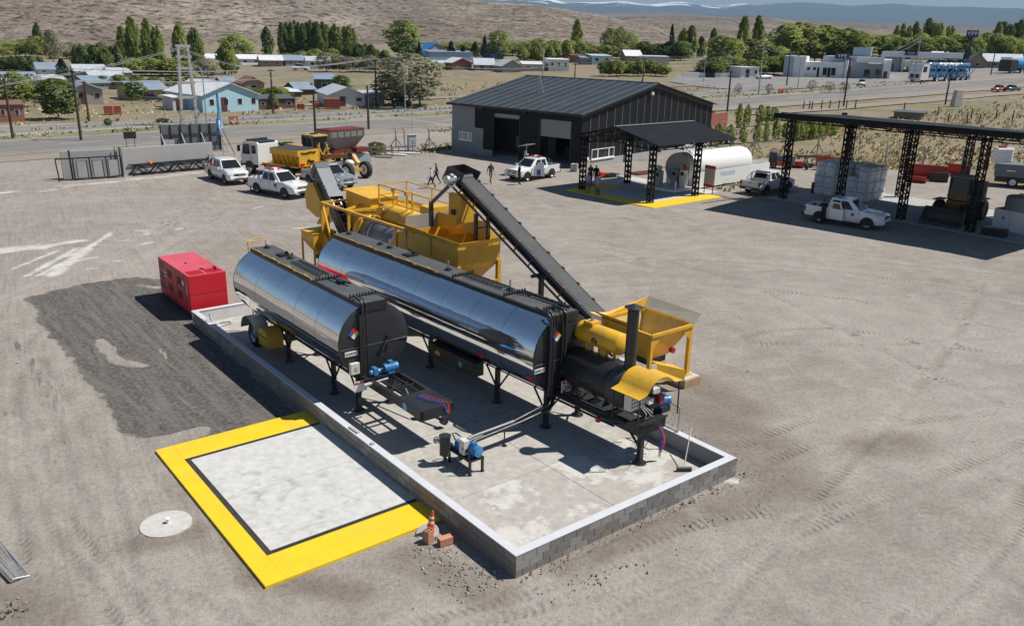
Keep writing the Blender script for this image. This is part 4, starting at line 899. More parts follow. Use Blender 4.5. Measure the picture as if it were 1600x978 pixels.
  for k in range(8):
   a1,a2=PI*k/8,PI*(k+1)/8
   P_=lambda aa,rr:(ex-(er+e_)*math.cos(0.25+0.0),0,0)
   def S(yy,hh):q_=-0.30+hh/er;return(ex-(er+e_)*math.cos(q_),yy,ez+(er+e_)*math.sin(q_))
   m.poly([S(-0.92,0.0),S(-0.92+0.13*math.cos(a1),0.15*math.sin(a1)),S(-0.92+0.13*math.cos(a2),0.15*math.sin(a2))])
  m.poly([S(-1.06,-0.05),S(-0.78,-0.05),S(-0.78,-0.025),S(-1.06,-0.025)]);m.build('sun_emblem',DECAL['lettering'],q3)
  for y in(-0.35,-0.65,-0.95,-1.25,-1.55):
   m=MB();m.box((ex-0.1,y,(ez-er+hz+hr)/2-0.03),(0.06,0.08,ez-er-hz-hr+0.2));m.build('drum_bracket',YEL,q3)
  m=MB();m.tube([(ex+0.2,-1.7,ez),(ex+0.2,-1.95,ez-0.05),(ex+0.15,-2.1,ez-0.4),(ex+0.1,-2.15,hz+hr-0.05)],0.03);m.build('drum_pipe',YEL,t)
  prof=[(-0.62,2.2),(-0.30,2.26),(-0.22,2.36),(-0.10,2.50),(0.08,2.60),(0.30,2.64),(0.52,2.60),(0.70,2.50),(0.82,2.40),(0.90,2.36),(1.22,2.33)]
  m=MB();lo=[(x,z-0.012)for x,z in prof]
  rings=[[(x,y,z)for x,z in prof]for y in(-3.55,-2.5)];m.loft(rings,0,True,False,False);rings=[[(x,y,z)for x,z in lo]for y in(-3.55,-2.5)];m.loft(rings,0,True,False,False)
  for y in(-3.55,-2.5):m.add([(x,y,z)for x,z in prof]+[(x,y,z)for x,z in lo],[(i,i+1,len(prof)+i+1,len(prof)+i)for i in range(len(prof)-1)])
  m.build('hood',YEL,t,fix=False)
  for x,z in((-0.55,2.2),(1.15,2.32)):
   for y in(-3.5,-2.56):m=MB();m.bar((x,y,chz),(x*0.98,y,z),0.03);m.build('hood_post',BLK,t)
  m=MB();m.b2((-0.58,-3.22,1.72),(0.02,-2.98,2.16));q4=m.build('control_panel',OFFW,t,bevel=0.012)
  m=MB()
  for i in range(5):
   for j in range(3):m.b2((-0.53+i*0.11,-3.232,1.82+j*0.11),(-0.485+i*0.11,-3.22,1.86+j*0.11))
  m.build('switch',DECAL['lettering'],q4)
  m=MB();m.b2((0.1,-3.3,1.78),(0.3,-3.1,1.92));m.build('gauge_box',WHT,t)
  m=MB();m.cyl((0.42,-3.05,1.75),(0.42,-2.82,1.78),0.2,0.24,18);m.box((0.42,-3.15,1.74),(0.36,0.2,0.34));m.build('burner',BLK,t,bevel=0.01);m=MB();m.box((0.62,-3.25,1.82),(0.2,0.2,0.24));m.build('burner_valve',M('valve_red',(0.35,0.02,0.04),0.4),t,bevel=0.01)
  motor(t,(0.95,-3.1,1.62),(1,-0.35,0),0.44,0.14);m=MB();m.box((0.95,-3.1,(chz+1.47)/2),(0.4,0.3,1.47-chz));m.build('motor_base',BLK,t)
  for k in range(7):
   x=-0.35+k*0.11
   m=MB();m.tube([(x*0.6-0.1,-3.2,1.74),(x,-3.3-rnd.uniform(0,.06),1.55),(x+rnd.uniform(-.1,.1),-3.32,1.42),(x+rnd.uniform(-.05,.2),-3.25,chz+0.04)],0.011,5);m.build('cable',WHT if k in(3,4,5)else BLK,t)
  m=MB();m.tube([(-0.45,-3.3,1.4),(-0.5,-3.5,1.1),(-0.55,-3.48,0.72),(-0.3,-3.52,0.62),(0.05,-3.5,0.85),(0.08,-3.46,1.2)],0.009,5);m.build('cable',BLK,t)
  m=MB();m.bar((-0.36,-3.45,chz+0.03),(0.76,-3.45,chz+0.03),0.05);m.bar((-0.40,-3.4,chz+0.02),(-0.40,-0.3,chz+0.02),0.05);m.build('tray_edge',GALV if False else BLK,t)
  m=MB();m.tube([(-0.55,-0.2,1.2),(-0.55,-2.4,1.2),(-0.5,-3.0,1.3)],0.05);m.tube([(-0.5,-0.2,1.05),(-0.5,-2.6,1.05)],0.035);m.build('heating_pipe',BLK,t)
  m=MB();m.tube([(-0.42,-1.2,1.34),(-0.42,-2.2,1.36)],0.022);m.build('steel_line',STEEL,t)
  m=MB();m.box((-0.62,-2.1,1.1),(0.1,0.12,0.14));m.build('red_valve',M('valve_red'),t)
  for zz in(1.0,1.35,1.7):
   m=MB();m.box((-0.36+zz*0.05,-0.22,zz+0.2),(0.12,0.12,0.14));m.cyl((-0.36+zz*.05,-0.28,zz+0.2),(-0.36+zz*.05,-0.36,zz+0.2),0.06,None,10);m.build('valve',BLK,t)
  coil(t,'air_hose',[(0.42,-3.46,1.08),(0.46,-3.62,0.86),(0.47,-3.62,0.62),(0.44,-3.58,0.38)],REDH,0.045,20);coil(t,'air_hose',[(0.5,-3.46,1.1),(0.42,-3.6,0.84),(0.40,-3.6,0.6),(0.41,-3.56,0.38)],BLUH,0.04,18)
  m=MB();m.cyl((0.42,-3.57,0.36),(0.42,-3.57,0.2),0.04,0.03,8);m.build('hose_coupling',STEEL,t)
  m=MB();m.b2((-0.46,-0.42,1.28),(0.04,-0.4,1.66));q=m.build('warning_sign',DECAL['white'],t);m=MB();m.b2((-0.44,-0.428,1.55),(0.02,-0.419,1.64));m.build('red_heading',DECAL['red'],q)
  text('lettering','PELIGRO',0.07,DECAL['white'],q,(-0.21,-0.431,1.595),(PI/2,0,0));text('lettering','PROHIBIDO FUMAR\nLIQUIDO\nCOMBUSTIBLE',0.06,DECAL['lettering'],q,(-0.21,-0.424,1.41),(PI/2,0,0))
 return t
tank_trailer('gas');tank_trailer('asphalt')
def hoop():
 t=thing('ladder_guard','yellow tubular guard hoop standing behind the far end of the GASOIL tank','guard',W(1.9,18.45),YB)
 for x in(-0.35,0.35):
  m=MB();m.tube([(x,0,0),(x,0,3.75)],0.022);m.build('upright',YEL,t)
 m=MB();m.tube([(0.35*math.cos(PI*k/10),0.3*math.sin(PI*k/10),3.75)for k in range(11)],0.02);m.tube([(-0.35,0,3.75),(0.35,0,3.75)],0.02);m.build('hoop',YEL,t);m=MB();m.tube([(0.35*math.cos(PI*k/10),0.3*math.sin(PI*k/10),3.35)for k in range(11)],0.015);m.build('hoop',YEL,t)
 for k in range(9):
  m=MB();m.bar((-0.35,0,0.4+k*0.38),(0.35,0,0.4+k*0.38),0.03);m.build('rung',YEL,t)
hoop()
def pump():
 t=thing('transfer_pump','small pump skid with blue motor, black canister filter and cream switch box on the concrete','pump',W(1.75,4.2,FZ),YB)
 h=0.42
 m=MB()
 for x,y in((0.04,0.02),(0.46,0.02),(0.04,1.0),(0.46,1.0)):m.box((x,y,h/2),(0.06,0.06,h));m.cyl((x,y,0),(x,y,0.02),0.06,None,8)
 m.build('frame_legs',BLK,t)
 m=MB();m.box((0.04,0.51,h),(0.07,1.06,0.06));m.box((0.46,0.51,h),(0.07,1.06,0.06));m.box((0.25,0.02,h-0.002),(0.36,0.06,0.055));m.box((0.25,1.0,h-0.002),(0.36,0.06,0.055));m.box((0.25,0.5,h+0.022),(0.4,0.9,0.012));m.build('skid_frame',BLK,t)
 motor(t,(0.30,0.20,h+0.21),(0.15,-1,0),0.42,0.16)
 m=MB();m.cyl((0.24,0.5,h+0.18),(0.22,0.85,h+0.18),0.12,None,16);m.box((0.23,0.7,h+0.16),(0.22,0.2,0.28));m.build('pump_head',BLUE,t,bevel=0.01)
 m=MB();m.cyl((-0.14,0.95,h-0.12),(-0.14,0.95,h+0.42),0.15,None,22);m.cyl((-0.14,0.95,h+0.42),(-0.14,0.95,h+0.46),0.17,None,22);m.cyl((-0.14,0.95,h-0.3),(-0.14,0.95,h-0.12),0.05,None,10);m.box((0.02,0.93,h+0.1),(0.12,0.12,0.16));m.build('filter_canister',BLK2,t)
 m=MB();m.cyl((-0.16,1.1,h+0.2),(-0.2,1.28,h+0.2),0.07,None,14);m.cyl((-0.2,1.28,h+0.2),(-0.21,1.32,h+0.2),0.10,None,14);m.build('inlet_coupling',STEEL,t)
 m=MB();m.b2((0.03,0.28,h+0.06),(0.22,0.52,h+0.48));q=m.build('switch_box',OFFW,t,bevel=0.01);m=MB();m.cyl((0.02,0.34,h+0.25),(0.035,0.34,h+0.25),0.03,None,10);m.b2((0.07,0.265,h+0.15),(0.16,0.285,h+0.25));m.build('switch',DECAL['lettering'],q)
 m=MB();m.bar((0.04,0.06,h),(0.04,0.06,h+0.45),0.03);m.build('box_post',BLK,t)
 m=MB();m.tube([(0.2,0.9,h+0.2),(0.15,1.02,h+0.42),(0.3,1.05,h+0.36),(0.42,1.0,h+0.25)],0.02);m.tube([(-0.1,1.02,0.02),(-0.4,1.0,-0.045),(-0.55,0.7,-0.045),(-0.2,0.4,-0.045),(0,0.3,h)],0.012,5);m.build('cable',BLK,t)
pump()
def long_pipe():
 t=thing('suction_pipe','long black and bare steel pipe from the pump skid to the ASFALTO trailer','pipe',W(0,0,FZ),YB)
 m=MB();m.tube([(2.28,5.0,0.62),(2.5,5.06,0.63),(4.0,5.1,0.66)],0.05,10);m.build('steel_pipe',M('dull_pipe',(0.20,0.205,0.215),0.45,metal=0.3),t)
 m=MB();m.tube([(2.15,4.92,0.5),(2.5,4.98,0.52),(4.2,5.03,0.6),(5.4,5.12,0.68),(5.75,5.25,1.1)],0.06,10);m.tube([(4.0,5.1,0.66),(5.3,5.15,0.85),(5.8,5.3,1.2)],0.055,10);m.build('black_pipe',BLK,t)
 m=MB();m.bar((3.62,5.05,0),(3.62,5.05,0.52),0.03);m.cyl((3.62,5.05,0),(3.62,5.05,0.02),0.08,None,12);m.bar((3.55,5.05,0.5),(3.7,5.05,0.5),0.05);m.build('pipe_support',BLK,t)
long_pipe()
def broom():
 t=thing('broom','yard broom with wooden handle leaning on the white topped wall','broom',W(6.72,0.92,FZ),YB)
 m=MB();m.bar((-0.17,0.13,0.1),(0.17,-0.11,0.1),0.09,0.05);m.build('head',M('broom_wood',(0.10,0.13,0.11),0.7),t)
 m=MB();m.bar((-0.17,0.13,0.04),(0.17,-0.11,0.04),0.1,0.08);m.build('bristles',BLK,t)
 m=MB();m.tube([(0.0,0.02,0.12),(0.93,0.62,0.84)],0.016,8);m.build('handle',M('handle_wood',(0.50,0.42,0.33),0.6),t)
broom()
def rail():
 t=thing('steel_handrail','short galvanised handrail on the white wall beside the burner','handrail',W(7.63,1.99,WH),YB)
 m=MB();m.tube([(0,0,0),(0,0,0.78)],0.024,8);m.build('post',GALV,t);m=MB();m.tube([(0,0,0.78),(0,0.9,0.78)],0.024,8);m.build('top_rail',GALV,t);m=MB();m.tube([(0,0,0.03),(0,0.9,0.03)],0.02,8);m.build('bottom_rail',GALV,t);m=MB();m.tube([(0,0.9,0),(0,0.9,0.78)],0.024,8);m.build('post',GALV,t)
rail()
m=MB();m.tube([(0,0,0.02),(-.1,.05,0.5),(-.06,.3,.52),(.02,.28,.05),(.3,.4,.03),(.75,.3,.03),(.7,.02,.03),(.1,-.05,.03)],0.02,6);o=m.build('bent_pipe',GALV,None,W(0.5,20.0,FZ),YB);tag(o,'bent galvanised pipe propped against the limewashed end of the wall','pipe')
for k,(u,v,dx,lab)in enumerate(((0.1,7.55,0.5,'flat grey offcut lying across the white wall top by the yellow pad'),(0.1,6.5,0.12,'small grey stone on the white wall top above the pad'))):
 m=MB();m.box((0,0,0.02),(0.09,dx,0.035));o=m.build('offcut' if k==0 else 'stone',C_GREY,None,W(u,v,WH+0.003),YB+0.05);tag(o,lab,'offcut' if k==0 else 'stone')
def gate_corner():
 a,b=at(-10,878),at(20,912);d=(b-a);
 t=thing('wire_gate','galvanised tube frame with wire mesh at the lower left corner of the yard','gate',b,math.atan2(-d.y,-d.x))
 L_=d.length*2.2;m=MB();m.tube([(0,0,0.12),(L_,0,0.12)],0.03,8);m.tube([(0,0,0.12),(0.03,-0.34,0.02)],0.025,8);m.tube([(0.03,-0.34,0.02),(L_,-0.4,0.02)],0.02,8);m.build('frame',GALV,t)
 m=MB()
 for k in range(28):x=L_*k/28;m.bar((x,0,0.115),(x+0.02,-0.37,0.025),0.008)
 for k in range(7):m.bar((0,-0.05*k,0.115-0.013*k),(L_,-0.05*k,0.115-0.013*k),0.008)
 o=m.build('wire_mesh',GALV,t);o['kind']='stuff'
gate_corner()
# ================================================================== ASPHALT PLANT (bund frame, u 8..10.1, v 13.7..26.6)
YIN=M('worn_yellow_inside',(0.64,0.47,0.17),0.6,var=0.25,scale=2.5,dirt=0.6,dirtcol=(0.48,0.43,0.33))
PRIM=M('primer_grey',(0.33,0.34,0.33),0.6,var=0.15,scale=2,dirt=0.4,dirtcol=(0.4,0.37,0.28))
DRUMM=M('drum_steel',(0.20,0.21,0.225),0.42,metal=0.5,var=0.25,scale=2,dirt=0.4,dirtcol=(0.1,0.1,0.1))
BELT=M('conveyor_belt',(0.046,0.049,0.053),0.7,var=0.25,scale=2.2,dirt=0.6,dirtcol=(0.085,0.082,0.08))
CONV=M('dark_blue_grey_steel',(0.040,0.046,0.055),0.42,var=0.15,scale=3,dirt=0.2,dirtcol=(0.09,0.09,0.09))
ALU=M('light_steel_cover',(0.15,0.165,0.19),0.5,metal=0.1,var=0.1,scale=3)
def plates(mb,pts,t=0.012,m=0):mb.slab(pts,t,m);return mb
def plant():
 t=thing('asphalt_plant','yellow mobile asphalt mixing plant with drum, feed hopper and railed platform behind the tanks','asphalt plant',W(8.0,13.7),YB)
 for y0,y1 in((0.05,1.85),(1.95,3.75)):
  m=MB();z0,z1=2.86,3.62
  m.slab([(0,y0,z1),(0,y1,z1),(0,y1,z0),(0,y0,z0)],0.02);m.slab([(2.1,y1,z1),(2.1,y0,z1),(2.1,y0,z0),(2.1,y1,z0)],0.02)
  m.slab([(2.1,y0,z1),(0,y0,z1),(0,y0,z0),(2.1,y0,z0)],0.02);m.slab([(0,y1,z1),(2.1,y1,z1),(2.1,y1,z0),(0,y1,z0)],0.02)
  m.build('bin_wall',YEL,t)
  c=(y0+y1)/2;m=MB();a=[(0,y0,z0),(2.1,y0,z0),(2.1,y1,z0),(0,y1,z0)];b=[(0.7,c-0.3,1.95),(1.4,c-0.3,1.95),(1.4,c+0.3,1.95),(0.7,c+0.3,1.95)]
  m.loft([a,b],0,False,False);m.build('bin_cone',YEL,t)
  m=MB();m.box((1.05,c,1.85),(0.8,0.7,0.22));m.build('feeder_gate',BLK2,t)
 z1=3.62;fl=0.55
 m=MB()
 m.slab([(-0.0,-0.0,z1),(2.1,-0.0,z1),(2.1+fl,-fl,z1+0.30),(-fl*0.15,-fl*0.4,z1+0.22)],0.014);m.build('front_flare',YEL,t)
 m=MB();m.slab([(0,3.75,z1),(0,1.88,z1),(-0.28,1.88,z1+0.30),(-0.28,3.95,z1+0.34)],0.014);m.build('side_flare',YEL,t)
 m=MB();m.slab([(0,1.86,z1),(0,0,z1),(-0.06,-0.16,z1+0.22),(-0.28,1.86,z1+0.30)],0.014);m.build('side_flare',YEL,t)
 m=MB();m.slab([(2.1,0,z1),(2.1,3.75,z1),(2.35,3.75,z1+0.35),(2.5,-fl,z1+0.30)],0.014);m.build('far_flare',YIN,t)
 m=MB();m.b2((-0.05,3.75,z1-.3),(2.3,3.78,z1+0.60));m.build('back_plate',PRIM,t)
 m=MB();m.b2((-0.02,1.86,z1-0.55),(2.1,1.90,z1-0.05));m.build('bin_divider',YIN,t)
 m=MB();m.b2((1.55,2.5,z1),(1.57,3.74,z1+0.65));m.build('inner_plate',YEL,t)
 m=MB();m.b2((2.06,0.9,z1),(2.09,3.7,z1+0.62));m.build('inner_plate',YIN,t)
 for x,y in((0.02,3.2),(1.95,0.4)):
  m=MB();m.slab([(x-0.15,y,z1),(x+0.15,y,z1),(x,y+0.02,z1+0.38)],0.012);m.build('gusset',YEL,t)
 for x in(0.06,2.04):
  for y in(0.08,3.7):m=MB();m.box((x,y,1.43),(0.16,0.16,2.9));m.cyl((x,y,0),(x,y,0.03),0.18,None,10);m.build('leg',YEL,t)
 m=MB();m.bar((0.1,0.05,2.05),(2.0,0.05,2.05),0.09);m.build('cross_beam',YEL,t)
 m=MB();m.bar((0.1,0.05,1.0),(2.0,0.05,1.25),0.06);m.build('cross_beam',YEL,t)
 m=MB();m.box((0.85,-0.02,1.86),(0.4,0.1,0.36));m.build('junction_box',YEL,t);m=MB();m.box((0.8,0.0,1.4),(0.1,0.06,0.7));m.build('conduit',YEL,t)
 for k in range(2):m=MB();m.cyl((1.3,0.12+k*.1,1.85),(1.3,0.2+k*.1,1.85),0.16,None,16);m.build('pulley',BLK2,t)
 m=MB();m.box((1.05,1.9,1.45),(0.75,3.9,0.12));m.build('feeder_belt',BELT,t)
 m=MB();m.b2((0.35,-0.05,0.6),(1.8,0.0,1.15));m.build('guard_mesh',M('expanded_mesh',(0.42,0.30,0.12),0.7),t)
 m=MB();m.slab([(0.0,3.8,3.55),(0.0,4.6,3.4),(0.0,4.6,1.2),(0.0,3.8,1.4)],0.02);m.build('side_panel',YEL,t)
 cx,cz,r=0.85,2.62,0.66
 m=MB();n=36
 m.loft([[(cx+rr*math.sin(2*PI*k/n),y,cz+rr*math.cos(2*PI*k/n))for k in range(n)]for rr,y in((0.1,4.4),(r,4.42),(r,8.3),(0.1,8.32))],0,True,True);q=m.build('rotary_drum',DRUMM,t)
 for y in(5.1,5.32,7.4,7.6):
  m=MB();m.loft([[(cx+rr*math.sin(2*PI*k/n),yy,cz+rr*math.cos(2*PI*k/n))for k in range(n)]for rr,yy in((r+.001,y),(r+0.05,y+.01),(r+0.05,y+.11),(r+.001,y+.12))],0,True,False);m.build('drum_tyre',STEEL if y in(5.32,7.4)else DRUMM,q)
 m=MB();m.loft([[(cx+rr*math.sin(2*PI*k/n),y,cz+rr*math.cos(2*PI*k/n))for k in range(n)]for rr,y in((0.72,8.3),(0.76,8.32),(0.76,8.72),(0.6,8.75),(0.1,8.76))],0,True,True);m.build('drum_end_ring',YEL,t)
 for x in(0.0,2.1):
  m=MB();m.bar((x,3.8,3.62),(x,11.7,3.52),0.11,0.11);m.build('top_rail',YEL,t)
  m=MB();m.bar((x,0.2,0.95),(x,12.0,0.95),0.16,0.26);m.build('chassis_rail',YEL,t)
  for y in(4.6,8.9,11.65):m=MB();m.bar((x,y,1.0),(x,y,3.54),0.11);m.build('frame_post',YEL,t)
  m=MB();m.bar((x,11.6,3.5),(x,10.4,1.1),0.09);m.build('frame_brace',YEL,t)
 m=MB();m.bar((0,11.7,3.52),(2.1,11.7,3.52),0.1);m.build('end_beam',YEL,t)
 m=MB();m.bar((0,9.2,3.56),(2.1,10.6,3.56),0.09);m.build('roof_brace',YEL,t);m=MB();m.bar((0,8.9,3.57),(2.1,8.9,3.57),0.09);m.build('roof_beam',YEL,t);m=MB();m.bar((0,8.7,3.57),(2.1,7.2,3.6),0.09);m.build('roof_brace',YEL,t)
 m=MB();m.slab([(0.02,11.66,2.1),(0.02,10.6,1.4),(0.02,10.6,1.1),(0.02,11.66,1.1)],0.02);m.build('side_panel',YEL,t)
 m=MB();m.b2((0.0,11.72,1.0),(0.42,11.76,3.45));m.build('end_panel',YEL,t)
 m=MB();m.b2((1.2,8.95,1.2),(2.7,11.4,4.05));m.build('burner_housing',YEL,t,bevel=0.02)
 m=MB();m.slab([(1.1,8.85,4.06),(2.8,8.85,4.06),(2.8,11.5,4.15),(1.1,11.5,4.15)],0.05);m.build('housing_roof',YEL,t)
 m=MB();m.b2((1.0,8.3,1.3),(1.24,8.95,3.2));m.build('door_panel',M('cream_panel',(0.62,0.55,0.34),0.5),t)
 motor(t,(0.62,9.2,2.35),(0,1,0),0.4,0.14);m=MB();m.tube([(0.75,9.0,1.3),(0.75,9.0,3.0)],0.09,10);m.build('fuel_pipe',YEL,t)
 for k in range(7):m=MB();m.bar((1.0,8.85,1.4+k*.22),(0.78,8.85,1.4+k*.22),0.03);m.build('step',WHT,t)
 cx2,cz2,r2=1.35,3.55,0.45
 m=MB();m.loft([[(cx2+rr*math.sin(2*PI*k/n),y,cz2+rr*math.cos(2*PI*k/n))for k in range(n)]for rr,y in((0.05,3.85),(r2,3.9),(r2,7.6),(r2*0.85,7.75),(0.05,7.8))],0,True,True);q=m.build('dust_drum',YEL,t)
 m=MB();m.cyl((cx2-0.3,7.3,cz2+0.1),(cx2-0.62,7.3,cz2+0.2),0.17,None,18);m.cyl((cx2-0.62,7.3,cz2+.2),(cx2-0.66,7.3,cz2+.21),0.2,None,18);m.build('inspection_neck',YEL,q)
 m=MB();m.box((cx2-0.42,7.72,cz2+0.12),(0.14,0.14,0.2));m.build('actuator',BLK,q)
 px0,px1,py0,py1,pz=1.25,2.75,3.9,8.2,3.82
 for k in(0,2,3):x=px0+0.12+k*0.36;m=MB();m.b2((x,py0,pz-0.05),(x+0.30,py1,pz));m.build('deck_plank',YEL,t)
 for a,b in(((px0,py0,pz),(px0,py1,pz)),((px1,py0,pz),(px1,py1,pz)),((px0,py1,pz),(px1,py1,pz))):m=MB();m.bar(Vector(a)+Vector((0,0,.07)),Vector(b)+Vector((0,0,.07)),0.03,0.16);m.build('toe_board',YEL,t)
 posts=[(px0,py0),(px0,5.3),(px0,5.75),(px0,6.9),(px0,py1),(px1,py1),(px1,6.0),(px1,py0)]
 for x,y in posts:m=MB();m.bar((x,y,pz-0.05),(x,y,pz+1.0),0.06);m.build('rail_post',YEL,t)
 for zz in(0.52,1.0):
  for a,b in(((px0,py0),(px0,5.3)),((px0,5.75),(px0,py1)),((px0,py1),(px1,py1)),((px1,py1),(px1,py0))):m=MB();m.bar((*a,pz+zz),(*b,pz+zz),0.045);m.build('guard_rail',YEL,t)
 m=MB();m.box((px0,5.75,pz+0.93),(0.16,0.2,0.2));m.build('lamp_box',YEL,t);m=MB();m.box((px0,6.9,pz+0.93),(0.14,0.18,0.2));m.build('lamp_box',YEL,t)
 m=MB();m.b2((1.2,1.5,z1+0.55),(2.0,2.4,5.3));m.build('belt_chute',YEL,t,bevel=0.01)
 m=MB();m.slab([(1.18,1.47,5.25),(1.18,1.47,z1+0.6),(0.75,1.3,z1+0.55)],0.02);m.build('chute_gusset',YEL,t)
 m=MB();m.box((1.16,2.0,z1+0.95),(0.14,0.2,0.2));m.build('limit_switch',BLK,t)
 m=MB();m.b2((1.2,3.85,z1+0.45),(2.2,4.6,z1+0.8));m.build('return_box',YEL,t)
 for x,y,h in((1.15,0.42,1.25),(1.85,0.55,1.15)):m=MB();m.box((x,y,z1+h/2-0.1),(0.12,0.14,h));m.build('belt_support',CONV,t)
 m=MB();m.bar((1.15,0.45,z1+0.55),(1.85,0.55,z1+0.55),0.07);m.build('belt_support',CONV,t)
 sx0,sx1,sy0,sy1=-0.5,0.75,11.7,13.1
 m=MB();m.b2((sx0,sy0,1.55),(sx1,sy1,2.0));m.build('silo_box',YEL,t)
 m=MB();c=((sx0+sx1)/2,(sy0+sy1)/2);m.loft([[(sx0,sy0,1.55),(sx1,sy0,1.55),(sx1,sy1,1.55),(sx0,sy1,1.55)],[(c[0]-.12,c[1]-.12,0.75),(c[0]+.12,c[1]-.12,0.75),(c[0]+.12,c[1]+.12,0.75),(c[0]-.12,c[1]+.12,0.75)]],0,False,False);m.build('silo_cone',YEL,t)
 m=MB();m.slab([(sx0-.03,sy0-.03,2.01),(sx1+.03,sy0-.03,2.01),(sx1+.03,sy1+.03,2.01),(sx0-.03,sy1+.03,2.01)],0.02);m.cyl((c[0],c[1],2.01),(c[0],c[1],2.07),0.3,None,20);m.build('silo_lid',YEL,t)
 for x,y in((sx0+.03,sy0+.03),(sx0+.03,sy1-.03),(sx1-.03,sy0+.03),(sx1-.03,sy1-.03)):m=MB();m.bar((x,y,0),(x,y,1.6),0.08);m.build('leg',YEL,t)
 m=MB();m.box((c[0],c[1],0.65),(0.3,0.3,0.2));m.cyl((c[0],c[1]-.1,0.6),(c[0],c[1]-.7,0.6),0.09,None,12);m.build('screw_feeder',BLK,t)
 for y in(4.9,6.1,7.3):
  for x in(0.1,2.0):wheel(t,x,y,0.5,0.5,0.3,'x',face=1 if x>1 else-1)
 m=MB();m.slab([(0.0,4.65,3.3),(0.0,5.0,2.9),(0.0,5.0,1.2),(0.0,4.65,1.2)],0.02);m.build('drum_shield',YEL,t)
 return t
plant()
def conveyor():
 a=W(10.75,7.2,1.05);b=W(9.38,15.25,6.05)
 d=b-a;L_=d.length;el=math.asin(d.z/L_);rz=math.atan2(d.y,d.x)
 t=thing('inclined_conveyor','long black belt conveyor rising from the cold feed hopper to the plant','conveyor',a,0);t.rotation_euler=Euler((0,-el,rz),'XYZ')
 w=0.42
 m=MB();m.b2((0,-w+0.06,0.06),(L_,w-0.06,0.075));m.build('belt',BELT,t)
 m=MB();m.b2((0.2,-w+0.06,-0.34),(L_,w-0.06,-0.325));m.build('return_belt',BELT,t)
 for s in(-1,1):
  m=MB();m.bar((0,s*w,0),(L_,s*w,0),0.06,0.14);m.build('upper_chord',CONV,t);m=MB();m.bar((0,s*w,-0.46),(L_,s*w,-0.46),0.05,0.07);m.build('lower_chord',CONV,t)
  n=11
  for k in range(n):x=L_*(k+0.5)/n;m=MB();m.bar((x,s*w,0),(x,s*w,-0.46),0.045);m.build('upright',CONV,t)
  for k in range(n):x=L_*(k+0.5)/n;m=MB();m.box((x,s*(w+0.03),0.06),(0.12,0.08,0.1));m.build('idler_bracket',CONV if k%3 else M('rust_red',(0.13,0.035,0.03),0.5),t)
 for k in range(11):x=L_*(k+0.5)/11;m=MB();m.cyl((x,-w+.04,0.015),(x,w-.04,0.015),0.045,None,8);m.build('idler_roller',STEEL,t)
 m=MB();m.cyl((L_-0.05,-w-.06,-0.05),(L_-0.05,w+.06,-0.05),0.17,None,18);m.build('head_pulley',CONV,t)
 m=MB();m.cyl((0.1,-w-.04,-0.1),(0.1,w+.04,-0.1),0.16,None,18);m.build('tail_pulley',CONV,t)
 m=MB()
 m.slab([(L_-0.3,-w-.04,0.42),(L_+0.62,-w-.04,0.1),(L_+0.62,-w-.04,-0.55),(L_-0.3,-w-.04,-0.1)],0.02);m.slab([(L_+0.62,w+.04,0.1),(L_-0.3,w+.04,0.42),(L_-0.3,w+.04,-0.1),(L_+0.62,w+.04,-0.55)],0.02)
 m.slab([(L_+0.62,-w-.04,0.1),(L_+0.62,w+.04,0.1),(L_+0.62,w+.04,-0.55),(L_+0.62,-w-.04,-0.55)],0.02);m.build('head_box',CONV,t)
 motor(t,(L_-0.05,w+0.42,0.0),(0,1,0),0.46,0.18,'drive_motor',M('silver_wrap',(0.62,0.64,0.66),0.3,metal=0.7))
 m=MB()
 for k in range(14):
  c=Vector((L_-0.05+rnd.uniform(-.18,.18),w+0.22+rnd.uniform(-.15,.1),rnd.uniform(-.3,.15)));m.poly([c+Vector((rnd.uniform(-.12,.12),rnd.uniform(-.1,.1),rnd.uniform(-.18,.12)))for _ in range(3)])
 m.build('plastic_wrap',M('clear_plastic',(0.75,0.77,0.8),0.25),t)
 return t
cv=conveyor()
def conv_leg():
 t=cv
 inv=(Matrix.Translation(t.location)@t.rotation_euler.to_matrix().to_4x4()).inverted()
 def wl_(p):return inv@p
 m=MB();c=W(9.97,11.0);m.bar(wl_(Vector((c.x,c.y,0))),wl_(Vector((c.x,c.y,2.95))),0.16,0.16);m.build('support_post',CONV,t)
 m=MB();c2=W(9.55,11.1);c3=W(10.4,11.1);m.bar(wl_(Vector((c2.x,c2.y,2.85))),wl_(Vector((c3.x,c3.y,2.85))),0.1);m.build('support_head',CONV,t)
 m=MB();a,b,c=W(8.9,15.6,5.7),W(8.6,16.5,4.85),W(8.6,16.5,3.9);m.bar(wl_(a),wl_(b),0.14);m.bar(wl_(b),wl_(c),0.14);m.build('bent_strut',CONV,t)
conv_leg()
